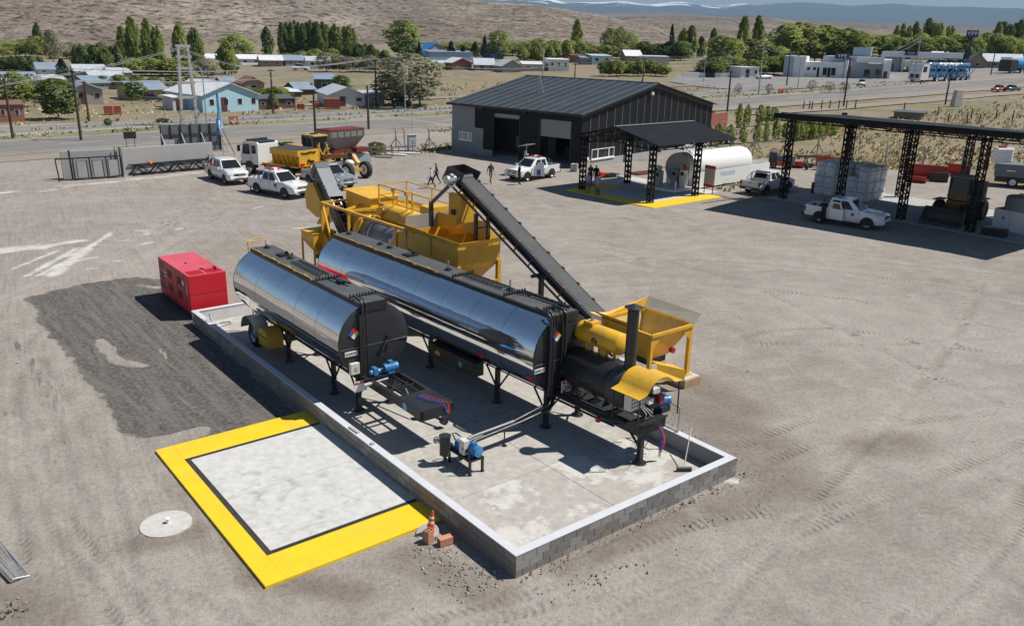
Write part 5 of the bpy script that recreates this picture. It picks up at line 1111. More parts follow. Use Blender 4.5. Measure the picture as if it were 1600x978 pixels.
def slat_conveyor():
 a=W(8.85,23.3,1.25);b=W(9.1,27.5,4.75);d=b-a;L_=d.length;el=math.asin(d.z/L_);rz=math.atan2(d.y,d.x)
 t=thing('slat_conveyor','short steep slat elevator with light steel cover at the far end of the plant','conveyor',a,0);t.rotation_euler=Euler((0,-el,rz),'XYZ')
 w=0.36
 for s in(-1,1):m=MB();m.slab([(0,s*w,0.25),(L_,s*w,0.25),(L_+.1,s*w,-0.4),(0,s*w,-0.4)],0.03);m.build('side_plate',CONV,t)
 m=MB();m.b2((0,-w+.02,-0.36),(L_,w-.02,-0.33));m.build('trough',CONV,t)
 for k in range(13):x=0.2+k*0.28;m=MB();m.box((x,0,0.02),(0.09,2*w-0.08,0.12));m.build('slat',CONV if k%2 else M('slat_steel',(0.16,0.165,0.175),0.5),t)
 for s in(-1,1):m=MB();m.bar((0.1,s*0.2,0.1),(L_-1.9,s*0.2,0.1),0.05,0.04);m.build('chain',STEEL,t)
 m=MB();m.slab([(L_-2.0,-w,0.28),(L_-2.0,w,0.28),(L_+0.1,w,0.28),(L_+0.1,-w,0.28)][::-1],0.03);m.build('upper_cover',ALU,t)
 m=MB();m.slab([(-0.3,-w,0.26),(-0.3,w,0.26),(0.45,w,0.28),(0.45,-w,0.28)][::-1],0.03);m.build('lower_cover',ALU,t)
 m=MB();m.b2((L_-0.1,-w-.03,-0.5),(L_+0.3,w+.03,0.3));m.build('head_box',CONV,t,bevel=0.02)
 m=MB()
 for x in(L_-1.3,L_-1.5):m.box((x,w+.05,0.3),(0.1,0.08,0.12));m.box((x,-w-.05,0.3),(0.1,0.08,0.12))
 m.build('hinge_lugs',BLK,t)
 inv=(Matrix.Translation(t.location)@t.rotation_euler.to_matrix().to_4x4()).inverted()
 def P(u,v,z):return inv@W(u,v,z)
 u0,u1=8.5,9.35
 prof=[(26.6,3.4),(27.3,4.15),(27.9,4.1),(28.3,3.5),(28.2,2.75),(27.0,2.45),(26.6,2.6)]
 m=MB();A=[P(u0,v,z)for v,z in prof];B=[P(u1,v,z)for v,z in prof];m.loft([A,B],0,False,True);m.build('surge_bucket',YEL,t,bevel=0.012)
 m=MB();m.slab([P(u0,26.6,2.6),P(u1,26.6,2.6),P(u1,27.1,2.1),P(u0,27.1,2.1)],0.03);m.build('bucket_gate',YEL,t)
slat_conveyor()
def cold_hopper():
 t=thing('feed_hopper','open yellow aggregate hopper with worn pale inside and raised back board beside the chimney','hopper',W(9.78,5.15),YB)
 w,l,zr,zb=2.08,2.3,2.15,1.05
 rim=[(0,0,zr),(w,0,zr),(w,l,zr),(0,l,zr)];bot=[(0.55,0.55,zb),(w-.55,0.55,zb),(w-.55,l-.4,zb),(0.55,l-.4,zb)]
 for k,nm in enumerate(('front_slope','far_slope','back_slope','near_slope')):
  k2=(k+1)%4;p=[Vector(x)for x in(rim[k],rim[k2],bot[k2],bot[k])]
  c=Vector((w/2,l/2,zr));nrm=(p[1]-p[0]).cross(p[2]-p[0]).normalized()
  if nrm.dot(c-p[0])<0:nrm=-nrm
  m=MB();m.poly([q+nrm*0.008 for q in p]);m.build(nm+'_lining',YIN,t,fix=False);m=MB();m.poly(p);m.build(nm,YEL,t,fix=False)
 m=MB();e=0.05
 for k in range(4):m=MB();m.bar(rim[k],rim[(k+1)%4],0.09,0.10);m.build('rim_beam',YEL,t)
 m=MB();m.slab([(w,-.05,zr+.05),(w,l,zr+.05),(w+.30,l+.05,zr+.40),(w+.30,-.08,zr+.36)],0.02);m.build('back_board',M('pale_worn_board',(0.52,0.51,0.43),0.6,var=0.12,scale=2,dirt=0.8,dirtcol=(0.55,0.46,0.24)),t)
 m=MB();m.slab([(0,l,zr+.05),(w,l,zr+.05),(w+.28,l+.06,zr+.38),(0.3,l+.1,zr+.14),(-.35,l+.3,zr+.22)],0.02);m.build('end_board',YEL,t)
 m=MB();m.slab([(0,0.6,zr+.05),(0,l,zr+.05),(-.38,l+.25,zr+.32),(-.1,.6,zr+.2)][::-1],0.02);m.build('side_board',YEL,t)
 for x,y in((0.06,0.06),(w-.06,0.06),(w-.06,l-.06),(0.06,l-.06)):m=MB();m.box((x,y,(zr+0.34)/2),(0.13,0.13,zr-0.34));m.box((x,y,0.35),(0.3,0.3,0.03));m.build('leg',YEL,t)
 m=MB();m.slab([(w-.12,.02,zr-.05),(w-.12,.02,zr-.5),(w-.55,.02,zr-.05)],0.02);m.build('gusset',YEL,t);m=MB();m.slab([(.12,.02,zr-.05),(.55,.02,zr-.05),(.12,.02,zr-.5)],0.02);m.build('gusset',YEL,t)
 m=MB();m.box((w/2,l/2,zb-0.12),(0.9,1.1,0.25));m.build('feeder',BLK2,t)
 m=MB();m.slab([(0.3,-.1,1.15),(1.45,-.35,0.75),(1.5,0.25,0.75),(0.35,0.5,1.15)],0.02);m.slab([(0.3,-.1,1.15),(0.3,-.1,0.55),(1.45,-.35,0.35),(1.45,-.35,0.75)],0.02);m.build('spill_guard',YEL,t)
 m=MB();m.cyl((1.3,.25,1.35),(1.3,.1,1.35),0.1,None,14);m.build('vibrator',M('valve_red'),t)
 f=thing('concrete_footing','raw concrete footing block with board shuttering under the aggregate hopper leg','footing',W(11.72,5.2),YB)
 m=MB();m.b2((-.38,-.34,-.1),(.38,.4,0.335));m.build('block',C_PALE,f)
 for a,b in(((-.42,-.375,-.05),(.42,-.342,0.30)),((.382,-.34,-.05),(.415,.4,0.28))):m=MB();m.b2(a,b);m.build('shutter_board',PLANK,f)
 f2=thing('concrete_footing','raw concrete footing behind the yellow hood under the left hopper legs','footing',W(9.84,5.2),YB);m=MB();m.b2((-.38,-.3,-.1),(.3,.4,0.335));m.build('block',C_PALE,f2)
 f3=thing('concrete_footing','long concrete footing under the rear legs of the aggregate hopper','footing',W(10.8,7.39),YB);m=MB();m.b2((-1.3,-.3,-.1),(1.3,.3,0.335));m.build('block',C_PALE,f3)
cold_hopper()
# ================================================================== PEOPLE
HAIR=M('dark_hair',(0.018,0.014,0.011),0.7);SKIN=M('skin',(0.42,0.24,0.16),0.55,var=0.06);SHOE=M('shoe_leather',(0.02,0.018,0.017),0.5)
CLOTH={k:M('cloth_'+k,c,0.9,var=0.12,scale=14)for k,c in dict(white=(0.66,0.66,0.68),black=(0.016,0.016,0.018),navy=(0.018,0.022,0.035),olive=(0.075,0.068,0.052),khaki=(0.20,0.17,0.125),lilac=(0.34,0.34,0.40),taupe=(0.15,0.13,0.115),brown=(0.055,0.048,0.042)).items()}
def person(label,pos,yaw,pose,shirt,pants,sleeves=True,H=1.70,group=None):
 k=H/1.75;nodes=[];edges=[]
 def N(p,r,par=None):
  nodes.append((Vector(p)*k,r*k));
  if par is not None:edges.append((par,len(nodes)-1))
  return len(nodes)-1
 st=dict(walk=0.30,stand=0.02,step=0.16,lean=0.08)[pose];ln=0.22 if pose=='lean' else 0.03
 pel=N((0,0,0.95),0.135);sp_=N((ln*0.35,0,1.15),0.125,pel);ch=N((ln*0.8,0,1.36),0.145,sp_);nk=N((ln+0.01,0,1.50),0.055,ch);hd=N((ln+0.03,0,1.60),0.088,nk);ht=N((ln+0.03,0,1.71),0.072,hd)
 hands=[]
 for s,f in((-1,1),(1,-1)):
  hp=N((0,s*0.09,0.90),0.10,pel);kn=N((f*st*0.55+0.04,s*0.095,0.50),0.062,hp)
  an=N((f*st if f>0 else f*st*1.15,s*0.09,0.085 if f>0 else 0.10+st*0.12),0.042,kn);N((nodes[an][0].x/k+0.17,s*0.10,0.04 if f>0 or st<.1 else 0.045),0.035,an)
  sh=N((ln*0.8,s*0.185,1.415),0.06,ch)
  sw=-f*st*0.75
  if pose=='lean':el=N((ln+0.22,s*0.23,1.2),0.042,sh);wr=N((ln+0.44,s*0.16,1.22),0.032,el);hv=Vector((0.09,0,0.01))
  else:el=N((sw*0.35-0.03,s*0.235,1.13),0.042,sh);wr=N((sw+0.05,s*0.24,0.88+abs(sw)*0.2),0.032,el);hv=Vector((0.03+sw*0.1,0,-0.09))
  pm=N(Vector(nodes[wr][0])/k+hv*0.8,0.036,wr);hands.append((nodes[pm][0].copy(),hv.normalized(),s))
 me=bpy.data.meshes.new('person');me.from_pydata([n[0]for n in nodes],edges,[])
 o=bpy.data.objects.new('person',me);COL.objects.link(o)
 md=o.modifiers.new('skin','SKIN');md.use_smooth_shade=True
 for i,sv in enumerate(me.skin_vertices[0].data):sv.radius=(nodes[i][1],nodes[i][1]);sv.use_root=i==0
 md2=o.modifiers.new('sub','SUBSURF');md2.levels=1;md2.render_levels=1
 bpy.context.view_layer.update()
 nm=bpy.data.meshes.new_from_object(o.evaluated_get(bpy.context.evaluated_depsgraph_get()));o.modifiers.clear();o.data=nm;bpy.data.meshes.remove(me);nm.name='person'
 bm=bmesh.new();bm.from_mesh(nm)
 for v in bm.verts:
  if 0.9*k<v.co.z<1.45*k and abs(v.co.y)<0.2*k:v.co.x=ln*0.6*k+(v.co.x-ln*0.6*k)*0.82
 for c,d,s in hands:
  a=Vector((1,0,0))if abs(d.z)>0.5 else Vector((0,0,1));
  for q in range(5):
   off=a*(0.027-q*0.018)*k;L_=(0.075,0.082,0.078,0.06,0.055)[q]*k;mb=MB()
   if q==4:p0=c+a*0.03*k;pts=[p0,p0+(a*0.8+d*0.5).normalized()*L_*0.6,p0+(a*0.5+d).normalized()*L_]
   else:p0=c+off+d*0.02*k;pts=[p0,p0+d*L_*0.6,p0+d*L_+Vector((0,-s*0.02,0))*k]
   mb.tube(pts,[0.0095*k,0.0085*k,0.006*k],5)
   vs=[bm.verts.new(v)for v in mb.v]
   for f in mb.f:
    try:bm.faces.new([vs[i]for i in f])
    except ValueError:pass
 bm.to_mesh(nm);bm.free()
 for m_ in(CLOTH[shirt],CLOTH[pants],SKIN,HAIR,SHOE):nm.materials.append(m_)
 hp=[h[0]for h in hands]
 for p in nm.polygons:
  c=p.center;z=c.z/k;i=0;p.use_smooth=True
  near=min((c-h).length for h in hp)/k
  if z>1.50:i=2;
  if z>1.70 or(z>1.56 and c.x<(ln+0.015)*k):i=3
  if z<0.97:i=1
  if near<(0.10 if sleeves else 0.30)and z<1.35:i=2
  if z<0.075:i=4
  p.material_index=i
 f=MB();hx=(ln+0.03)*k
 o.location=pos;o.rotation_euler=(0,0,yaw);tag(o,label,'person',group)
 m=MB();m.ball((hx+0.088*k,0,1.615*k),0.016*k,6);m.build('nose',SKIN,o)
 for s in(-1,1):m=MB();m.ball((hx+0.078*k,s*0.033*k,1.645*k),0.011*k,6);m.build('eye',HAIR,o);m=MB();m.ball((hx,s*0.088*k,1.62*k),0.02*k,6);m.build('ear',SKIN,o)
 m=MB();m.box((hx+0.083*k,0,1.575*k),(0.008,0.045*k,0.01));m.build('mouth',M('lips',(0.3,0.12,0.1),0.6),o)
 return o
def ang(a,b):d=b-a;return math.atan2(d.y,d.x)
person('person in a white shirt and black trousers walking left behind the conveyor head',at(674,294.5),rad(190),'walk','white','black')
person('person all in black walking a step behind the white shirted walker',at(682,288),rad(188),'walk','black','black',H=1.78)
person('person in a white shirt half hidden behind the belt conveyor head',at(733,291),rad(200),'walk','white','navy',False)
person('person in olive top and khaki trousers walking alone before the workshop',at(766.5,287.5),rad(-65),'walk','olive','khaki',False,H=1.78)
person('person dressed in black standing by the front wheel of the open door pickup',at(811,289),rad(20),'stand','black','black',H=1.72)
person('person in pale lilac shirt and brown trousers standing under the black canopy',at(917.5,303),rad(60),'step','lilac','taupe')
person('person in grey shirt and dark trousers standing under the black canopy',at(933,306),rad(70),'stand','lilac','navy',False)
person('person in a dark brown jacket standing ahead of the pair under the canopy',at(922,290.5),rad(250),'stand','brown','black',H=1.8)
person('person in black standing beside the brown jacket under the canopy',at(931,291),rad(240),'stand','black','black',H=1.76)
person('person in black standing close behind the tail of the white pickup with red light bar',at(391.5,298.5),rad(10),'stand','black','black',H=1.74)
person('person in dark clothes leaning in at the open pickup door by the carport',at(1284,350.5),rad(75),'lean','black','navy')
# ================================================================== PICKUPS
CARW=M('car_white',(0.78,0.78,0.78),0.22,var=0.02,coat=0.5);CARS=M('car_silver',(0.42,0.44,0.46),0.28,metal=0.5,var=0.03,coat=0.5)
PLAST=M('black_trim',(0.018,0.018,0.019),0.6);LAMP=M('lamp_glass',(0.62,0.64,0.66),0.12);TAIL=M('tail_lamp',(0.42,0.012,0.015),0.2);CHR=M('chrome_trim',(0.65,0.66,0.67),0.18,metal=0.9)
def quad_on(p,u0,u1,v0,v1,e=0.008):
 a,b,c,d=[Vector(x)for x in p];n=(b-a).cross(d-a).normalized()*e
 f=lambda u,v:(a*(1-u)+b*u)*(1-v)+(d*(1-u)+c*u)*v+n
 return[f(u0,v0),f(u1,v0),f(u1,v1),f(u0,v1)]
def pickup(label,A,B,near=1,paint=None,rollbar=PLAST,bar=False,ajar=None,emblem=None,scoop=True,extras=()):
 """A, B: where the rear and the front wheel nearer to us touch the ground; near=+1 when that is the vehicle's left side"""
 paint=paint or CARW
 d=(B-A);d.z=0;d.normalize();side=Vector((-d.y,d.x,0))
 mid=(A+B)/2-side*0.78*near
 t=thing('pickup_truck',label,'pickup',mid,math.atan2(d.y,d.x))
 wb,W_=1.56,0.91
 fx,rx=wb,-wb
 def ring(x,zb,zt,w,wt):
  return[(x,-w*0.94,zb),(x,-w,zb+0.12),(x,-w,zt-0.16),(x,-wt,zt),(x,wt,zt),(x,w,zt-0.16),(x,w,zb+0.12),(x,w*0.94,zb)]
 m=MB();m.loft([ring(x,zb,zt,w,wt)for x,zb,zt,w,wt in((2.52,0.52,0.86,0.74,0.66),(2.47,0.42,0.98,0.84,0.72),(2.25,0.38,1.04,0.90,0.76),(1.9,0.38,1.09,0.915,0.78),(1.15,0.38,1.15,0.92,0.82),(0.6,0.38,1.12,0.915,0.86),(-1.05,0.38,1.13,0.915,0.86),(-1.13,0.40,1.12,0.91,0.86))],0,True,True)
 body=m.build('body',paint,t)
 md=body.modifiers.new('edge','EDGE_SPLIT');md.split_angle=rad(50)
 if scoop:m=MB();m.ext([(1.25,1.14),(1.85,1.085),(1.85,1.11),(1.75,1.15),(1.25,1.185)],-0.22,0.22,'xz');m.build('bonnet_scoop',paint,t,bevel=0.015)
 m=MB();m.b2((-2.62,-0.88,0.42),(-1.15,0.88,0.72));m.build('bed_floor',PLAST,t)
 for s in(-1,1):m=MB();m.ext([(-2.60,0.50),(-1.15,0.42),(-1.15,1.12),(-2.60,1.14)],s*0.91,s*0.83,'xz');m.build('bed_side',paint,t,bevel=0.02)
 m=MB();m.b2((-2.64,-0.83,0.56),(-2.57,0.83,1.12));tg=m.build('tailgate',paint,t,bevel=0.015);m=MB();m.b2((-2.655,-0.1,0.94),(-2.635,0.1,1.0));m.build('handle',PLAST,tg)
 m=MB();m.b2((-2.78,-0.88,0.44),(-2.55,0.88,0.62));m.build('rear_bumper',PLAST if rollbar is CHR else CHR if False else PLAST,t,bevel=0.02);m=MB();m.b2((-2.79,-0.25,0.49),(-2.775,0.25,0.58));m.build('number_plate',WHT,t)
 for s in(-1,1):m=MB();m.b2((-2.652,s*0.74,0.76),(-2.5,s*0.916,1.06));m.build('tail_light',TAIL,t,bevel=0.01)
 zb,zt=1.10,1.77
 bot=[(1.08,-0.84,zb),(1.08,0.84,zb),(-1.13,0.84,zb),(-1.13,-0.84,zb)];top=[(0.32,-0.66,zt-0.02),(0.32,0.66,zt-0.02),(-0.96,0.66,zt-0.01),(-0.96,-0.66,zt-0.01)]
 m=MB();m.loft([bot,top],0,False,True);cab=m.build('cab',paint,t,bevel=0.03)
 m=MB();m.slab([(0.3,-0.63,zt+.015),(0.3,0.63,zt+.015),(-0.94,0.63,zt+.025),(-0.94,-0.63,zt+.025)],0.04);m.build('roof',paint,t,bevel=0.02)
 fr=[bot[0],bot[1],top[1],top[0]];lf=[bot[1],bot[2],top[2],top[1]];bk=[bot[2],bot[3],top[3],top[2]];rt=[bot[3],bot[0],top[0],top[3]]
 def win(face,u0,u1,v0,v1,nm,skew=0):
  q=quad_on(face,u0,u1,v0,v1);c=(Vector(face[0])+Vector(face[2]))/2
  m=MB();m.poly(q);o=m.build(nm,GLASS,t,fix=False)
  if o.data.polygons[0].normal.dot(c-Vector((0.1,0,1.3)))<0:o.data.flip_normals()
  return o
 def outw(face):
  a,b,dd=Vector(face[0]),Vector(face[1]),Vector(face[3]);n=(b-a).cross(dd-a)
  return n.dot((Vector(face[0])+Vector(face[2]))/2-Vector((0.1,0,1.3)))>0
 for face,specs in((fr,[(0.05,0.95,0.06,0.93,'windscreen')]),(bk,[(0.08,0.92,0.15,0.88,'rear_window')]),(lf,[(0.20,0.53,0.10,0.86,'side_window'),(0.58,0.90,0.10,0.86,'side_window')]),(rt,[(0.10,0.42,0.10,0.86,'side_window'),(0.47,0.80,0.10,0.86,'side_window')])):
  if not outw(face):face=[face[1],face[0],face[3],face[2]];specs=[(1-b,1-a,c,d_,n)for a,b,c,d_,n in specs]
  for a,b,c,d_,n in specs:win(face,a,b,c,d_,n)
 for s in(-1,1):
  for x in(0.98,0.0,-1.0):m=MB();m.b2((x,s*0.912,0.46),(x+0.012,s*0.922,1.08));m.build('door_seam',PLAST,t)
  for x in(0.08,-0.82):m=MB();m.b2((x,s*0.915,0.92),(x+0.16,s*0.94,0.96));m.build('door_handle',paint,t)
  m=MB();m.box((0.86,s*1.03,1.2),(0.1,0.2,0.16));m.bar((0.9,s*0.88,1.14),(0.87,s*1.0,1.17),0.05);m.build('mirror',paint if rollbar is not CHR else PLAST,t,bevel=0.02)
  m=MB();m.bar((-0.95,s*0.93,0.36),(0.95,s*0.93,0.36),0.14,0.05);m.build('side_step',PLAST,t)
  m=MB();m.ext([(2.18,0.80),(2.46,0.78),(2.47,0.90),(2.14,0.97)],s*0.905,s*0.60,'xz');m.build('headlight',LAMP,t,bevel=0.02)
  m=MB();m.box((2.47,s*0.62,0.55),(0.06,0.16,0.1));m.build('fog_lamp',PLAST,t)
  for x in(fx,rx):
   m=MB();n=20
   m.ext([(x+0.455*math.cos(PI*k/n),0.40+0.445*math.sin(PI*k/n))for k in range(n+1)]+[(x-0.42,0.30),(x+0.42,0.30)],s*0.72,s*(0.924 if x>0 else 0.918),'xz');m.build('wheel_arch',PLAST,t)
   wheel(t,x,s*0.80,0.385,0.385,0.26,'y',STEEL,face=s)
 m=MB();m.b2((2.44,-0.46,0.72),(2.53,0.46,0.90));g_=m.build('grille',PLAST,t,bevel=0.015);m=MB();m.b2((2.525,-0.44,0.79),(2.54,0.44,0.825));m.b2((2.53,-0.08,0.76),(2.545,0.08,0.86));m.build('grille_bar',CHR,g_)
 m=MB();m.b2((2.42,-0.82,0.44),(2.60,0.82,0.68));b_=m.build('front_bumper',paint,t,bevel=0.05);m=MB();m.b2((2.595,-0.5,0.47),(2.607,0.5,0.56));m.build('air_intake',PLAST,b_);m=MB();m.b2((2.60,-0.24,0.58),(2.61,0.24,0.68));m.build('number_plate',WHT,b_)
 if rollbar:
  m=MB()
  for x in(-1.25,-1.40):m.tube([(x,-0.84,1.12),(x,-0.76,1.62),(x,-0.66,1.68),(x,0.66,1.68),(x,0.76,1.62),(x,0.84,1.12)],0.035,8)
  for s in(-1,1):m.tube([(-1.40,s*0.78,1.6),(-1.95,s*0.85,1.14)],0.03,8)
  o=m.build('roll_bar',rollbar,t)
 if bar:
  m=MB();m.b2((-0.62,-0.5,zt+0.05),(-0.36,0.5,zt+0.17));o=m.build('light_bar',M('red_lens',(0.55,0.015,0.02),0.2),t,bevel=0.03);m=MB();m.b2((-0.63,-0.14,zt+0.04),(-0.35,0.14,zt+0.175));m.build('centre_box',WHT,o)
 if emblem:
  s=near
  m=MB();m.b2((0.48,s*0.921,0.78),(0.72,s*0.925,0.98));o=m.build('door_emblem',DECAL['blue']if emblem=='blue' else DECAL['lettering'],t);m=MB();m.b2((0.70,s*0.926,0.70),(0.78,s*0.929,0.98));m.b2((0.42,s*0.921,0.70),(0.6,s*0.926,0.73));m.b2((0.62,s*0.921,0.64),(0.9,s*0.925,0.67));m.build('emblem_stroke',DECAL['white' if emblem=='blue' else 'lettering'],o)
 return t
pickup('white pickup with orange load in its bed parked by the grey concrete wall',at(331.7,280.2),at(352.5,288),-1,rollbar=PLAST)
pickup('white pickup with red and white light bar before the yellow spreader truck',at(405.9,302.7),at(444.2,309.9),-1,bar=True,emblem='dark')
pickup('silver pickup half hidden behind the slat elevator beside the grader wheel',at(486,289),at(519,296.5),-1,paint=CARS,rollbar=None)
pk4=pickup('white pickup with front door open, red light bar and solar panel by the workshop',at(859.9,278.1),at(822.5,283.6),1,bar=True)
pickup('plain white pickup seen from behind with chrome roll bar beside the fuel tank',at(1191.2,305.6),at(1233,298.6),-1,rollbar=CHR,scoop=False)
pk6=pickup('white pickup with blue door emblem and open rear door before the carport',at(1279.7,348.4),at(1353.2,359.3),-1,emblem='blue',rollbar=None)
m=MB();m.b2((-0.55,-0.02,-0.42),(0.42,0.02,0.25));m.ext([(-0.5,0.25),(0.38,0.25),(0.12,0.72),(-0.45,0.72)],-0.02,0.02,'xz');o=m.build('open_door',CARW,pk6,(-0.35,-1.04,0.85),rad(-14));m=MB();m.ext([(-0.42,0.28),(0.26,0.28),(0.08,0.64),(-0.38,0.64)],-0.026,0.026,'xz');m.build('door_window',GLASS,o)
m=MB();m.b2((0,-0.02,-0.42),(0.95,0.02,0.25));m.ext([(0.05,0.25),(0.9,0.25),(0.85,0.72),(0.4,0.72)],-0.02,0.02,'xz');o=m.build('open_door',CARW,pk4,(0.92,0.98,0.85),rad(128));m=MB();m.b2((0.3,-0.028,-0.3),(0.62,0.028,0.12));m.build('door_emblem',DECAL['blue'],o);m=MB();m.b2((0.28,-0.029,-0.38),(0.68,0.029,-0.33));m.build('emblem_text',DECAL['lettering'],o)
def on_vehicle(t,p):
 return Matrix.Translation(t.location)@t.rotation_euler.to_matrix().to_4x4()@Vector(p)
t=thing('spare_tyre','loose tyre lying in the bed of the pickup with the blue emblem','tyre',on_vehicle(pk6,(-1.75,0.05,0.99)),0);t.rotation_euler=(rad(20),rad(70),pk6.rotation_euler.z);wheel(t,0,0,0,0.37,0.25,'x',PLAST,'tyre')
t=thing('solar_light','grey solar panel on a slanted mast with lamp standing behind the open door pickup','solar light',on_vehicle(pk4,(-0.95,-1.75,0)),pk4.rotation_euler.z)
m=MB();m.tube([(0.7,0.9,1.9),(0.1,0.2,2.0),(-0.3,-0.1,2.45)],0.05,8);m.build('boom',GALV,t);m=MB();m.tube([(0.05,0,0),(0.05,0,2.1)],0.05,8);m.box((0.05,0,0.25),(0.9,0.7,0.5));m.build('mast',GALV,t);m=MB();m.slab([(-0.9,-0.6,2.45),(0.5,-0.5,2.5),(0.5,0.45,2.75),(-0.9,0.35,2.7)],0.04);m.build('panel',M('panel_back',(0.33,0.34,0.34),0.5),t);m=MB();m.box((0.8,0.95,1.95),(0.3,0.2,0.12));m.build('lamp',GALV,t)
p0=at(331.7,280.2)
for k in range(3):
 pp=COL.objects['pickup_truck'];m=MB();m.tube([(-0.55+0.1*k,0,0.1),(0.5,0.1*k,0.2)],0.12,8);o=m.build('orange_sack',M('orange_sack',(0.55,0.12,0.05),0.8,var=0.2),None,on_vehicle(pp,(-1.8+0.1*k,-0.45+0.45*k,1.0)),pp.rotation_euler.z+1.4);tag(o,('left','middle','right')[k]+' orange roll lying in the bed of the pickup by the concrete wall','roll','orange rolls in the pickup bed')
 # ================================================================== TRUCKS AND MACHINES
def spreader_truck():
 a,b=at(462,282.5),at(392,272);d=b-a;L_=6.6
 t=thing('spreader_truck','white cab truck carrying a yellow grit spreader with red rear lights','truck',a,math.atan2(d.y,d.x))
 s=-1
 o_=-1.15
 def B(x0,x1,y0,y1,z0,z1,nm,mat,bev=0.0):m=MB();m.b2((x0,o_*1+y0,z0),(x1,o_*1+y1,z1));return m.build(nm,mat,t,bevel=bev)
 B(-0.6,6.3,-0.42,0.42,0.72,0.98,'chassis',BLK)
 c=MB();c.ext([(4.35,0.85),(6.45,0.85),(6.5,1.55),(6.15,2.62),(5.95,2.72),(4.45,2.70),(4.35,2.55)],o_-1.12,o_+1.12,'xz');cab=c.build('cab',CARW,t,bevel=0.06)
 m=MB();m.poly(quad_on([(6.50,o_-1.1,1.62),(6.50,o_+1.1,1.62),(6.17,o_+1.1,2.58),(6.17,o_-1.1,2.58)],0.05,0.95,0.02,0.95,0.02));m.build('windscreen',GLASS,t)
 for y in(o_-1.13,o_+1.13):
  m=MB();m.ext([(5.35,1.65),(6.28,1.65),(6.08,2.48),(5.35,2.48)],y-0.006,y+0.006,'xz');m.build('door_window',GLASS,t)
  m=MB();m.ext([(4.6,1.75),(5.1,1.75),(5.1,2.42),(4.6,2.42)],y-0.006,y+0.006,'xz');m.build('rear_side_window',GLASS,t)
  m=MB();m.b2((5.2,y-0.008,0.95),(5.22,y+0.008,2.6));m.build('door_seam',PLAST,t)
  m=MB();m.box((6.45,y+(0.22 if y>o_ else-0.22),2.1),(0.14,0.22,0.5));m.bar((6.2,y,2.4),(6.42,y+(0.2 if y>o_ else-0.2),2.35),0.04);m.build('mirror',BLK,t)
 m=MB();m.b2((6.42,o_-1.13,0.55),(6.62,o_+1.13,1.0));m.build('front_bumper',M('bumper_grey',(0.25,0.25,0.26),0.6),t,bevel=0.03)
 m=MB();m.b2((4.3,o_-0.9,2.72),(5.9,o_+0.9,2.76));m.b2((5.5,o_-1.0,2.7),(5.9,o_+1.0,2.86));m.build('roof_fairing',BLK,t,bevel=0.02)
 m=MB();m.cyl((4.5,o_,2.7),(4.5,o_,3.1),0.02,None,6);m.build('antenna',BLK,t)
 for x in(5.5,0.9):
  for q in(-1,1):
   wheel(t,x,o_+q*0.98,0.50,0.50,0.30 if x>3 else 0.55,'y',WHT,face=q)
   m=MB();n=14;m.ext([(x+0.62*math.cos(PI*k/n),0.52+0.6*math.sin(PI*k/n))for k in range(n+1)]+[(x-0.57,0.52),(x+0.57,0.52)][::1],o_+q*0.7,o_+q*1.135,'xz');m.build('wheel_arch',BLK,t)
 B(-0.3,4.0,-1.1,1.1,1.0,1.12,'deck',YEL)
 m=MB();m.loft([[(-0.25,o_-0.55,1.12),(2.7,o_-0.55,1.12),(2.7,o_+0.55,1.12),(-0.25,o_+0.55,1.12)],[(-0.35,o_-1.15,2.25),(2.8,o_-1.15,2.25),(2.8,o_+1.15,2.25),(-0.35,o_+1.15,2.25)]],0,False,True);m.build('hopper_body',YEL,t)
 m=MB();m.b2((-0.4,o_-1.18,1.95),(2.85,o_+1.18,2.42));m.build('hopper_rim',YEL,t,bevel=0.02)
 m=MB();m.slab([(-0.4,o_-1.12,2.46),(2.8,o_-1.12,2.46),(2.8,o_+1.12,2.46),(-0.4,o_+1.12,2.46)],0.03);m.build('dark_cover',M('tarpaulin',(0.045,0.05,0.058),0.5,var=0.2,scale=2),t)
 for k in range(6):
  for q in(-1,1):x=-0.2+k*0.58;m=MB();m.slab([(x,o_+q*1.17,2.3),(x,o_+q*0.6,1.15),(x,o_+q*1.0,1.15)],0.03);m.build('rib',YEL,t)
 m=MB();m.b2((-0.48,o_-1.1,1.1),(-0.4,o_+1.1,1.95));rp=m.build('rear_panel',YEL,t)
 for q in(-1,1):m=MB();m.b2((-0.52,o_+q*0.78-0.24,1.2),(-0.48,o_+q*0.78+0.24,1.38));m.build('rear_light',M('red_lens'),rp)
 for k in range(9):x=o_-0.72+k*0.18;m=MB();m.ball((-0.44,x,2.18+rnd.uniform(-.04,.04)),0.085,6);m.build('tarpaulin_fold',BLK,t)
 m=MB();m.cyl((-0.6,o_+0.1,1.55),(-0.42,o_+0.1,1.55),0.12,None,12);m.box((-0.55,o_-0.25,1.45),(0.15,0.3,0.2));m.build('hydraulic_motor',BLK,t)
 for y in(o_+0.45,o_+1.0):m=MB();m.bar((-0.75,y,0.35),(-0.75,y,1.1),0.06);m.build('ladder_rail',YEL,t)
 for k in range(3):m=MB();m.bar((-0.75,o_+0.45,0.42+k*0.28),(-0.75,o_+1.0,0.42+k*0.28),0.05);m.build('rung',YEL,t)
 m=MB();m.cyl((-0.7,o_-0.1,0.6),(-0.7,o_-0.1,0.75),0.35,None,16);m.bar((-0.7,o_-.1,0.75),(-0.5,o_-0.1,1.1),0.2);m.build('spinner_disc',YEL,t)
 m=MB();m.b2((3.1,o_-1.0,1.12),(3.7,o_+0.2,1.75));m.build('engine_pack',M('grey_pack',(0.1,0.1,0.1),0.6),t)
 m=MB();m.cyl((2.0,o_+1.0,0.7),(3.4,o_+1.0,0.7),0.28,None,16);m.build('fuel_tank',STEEL,t)
spreader_truck()
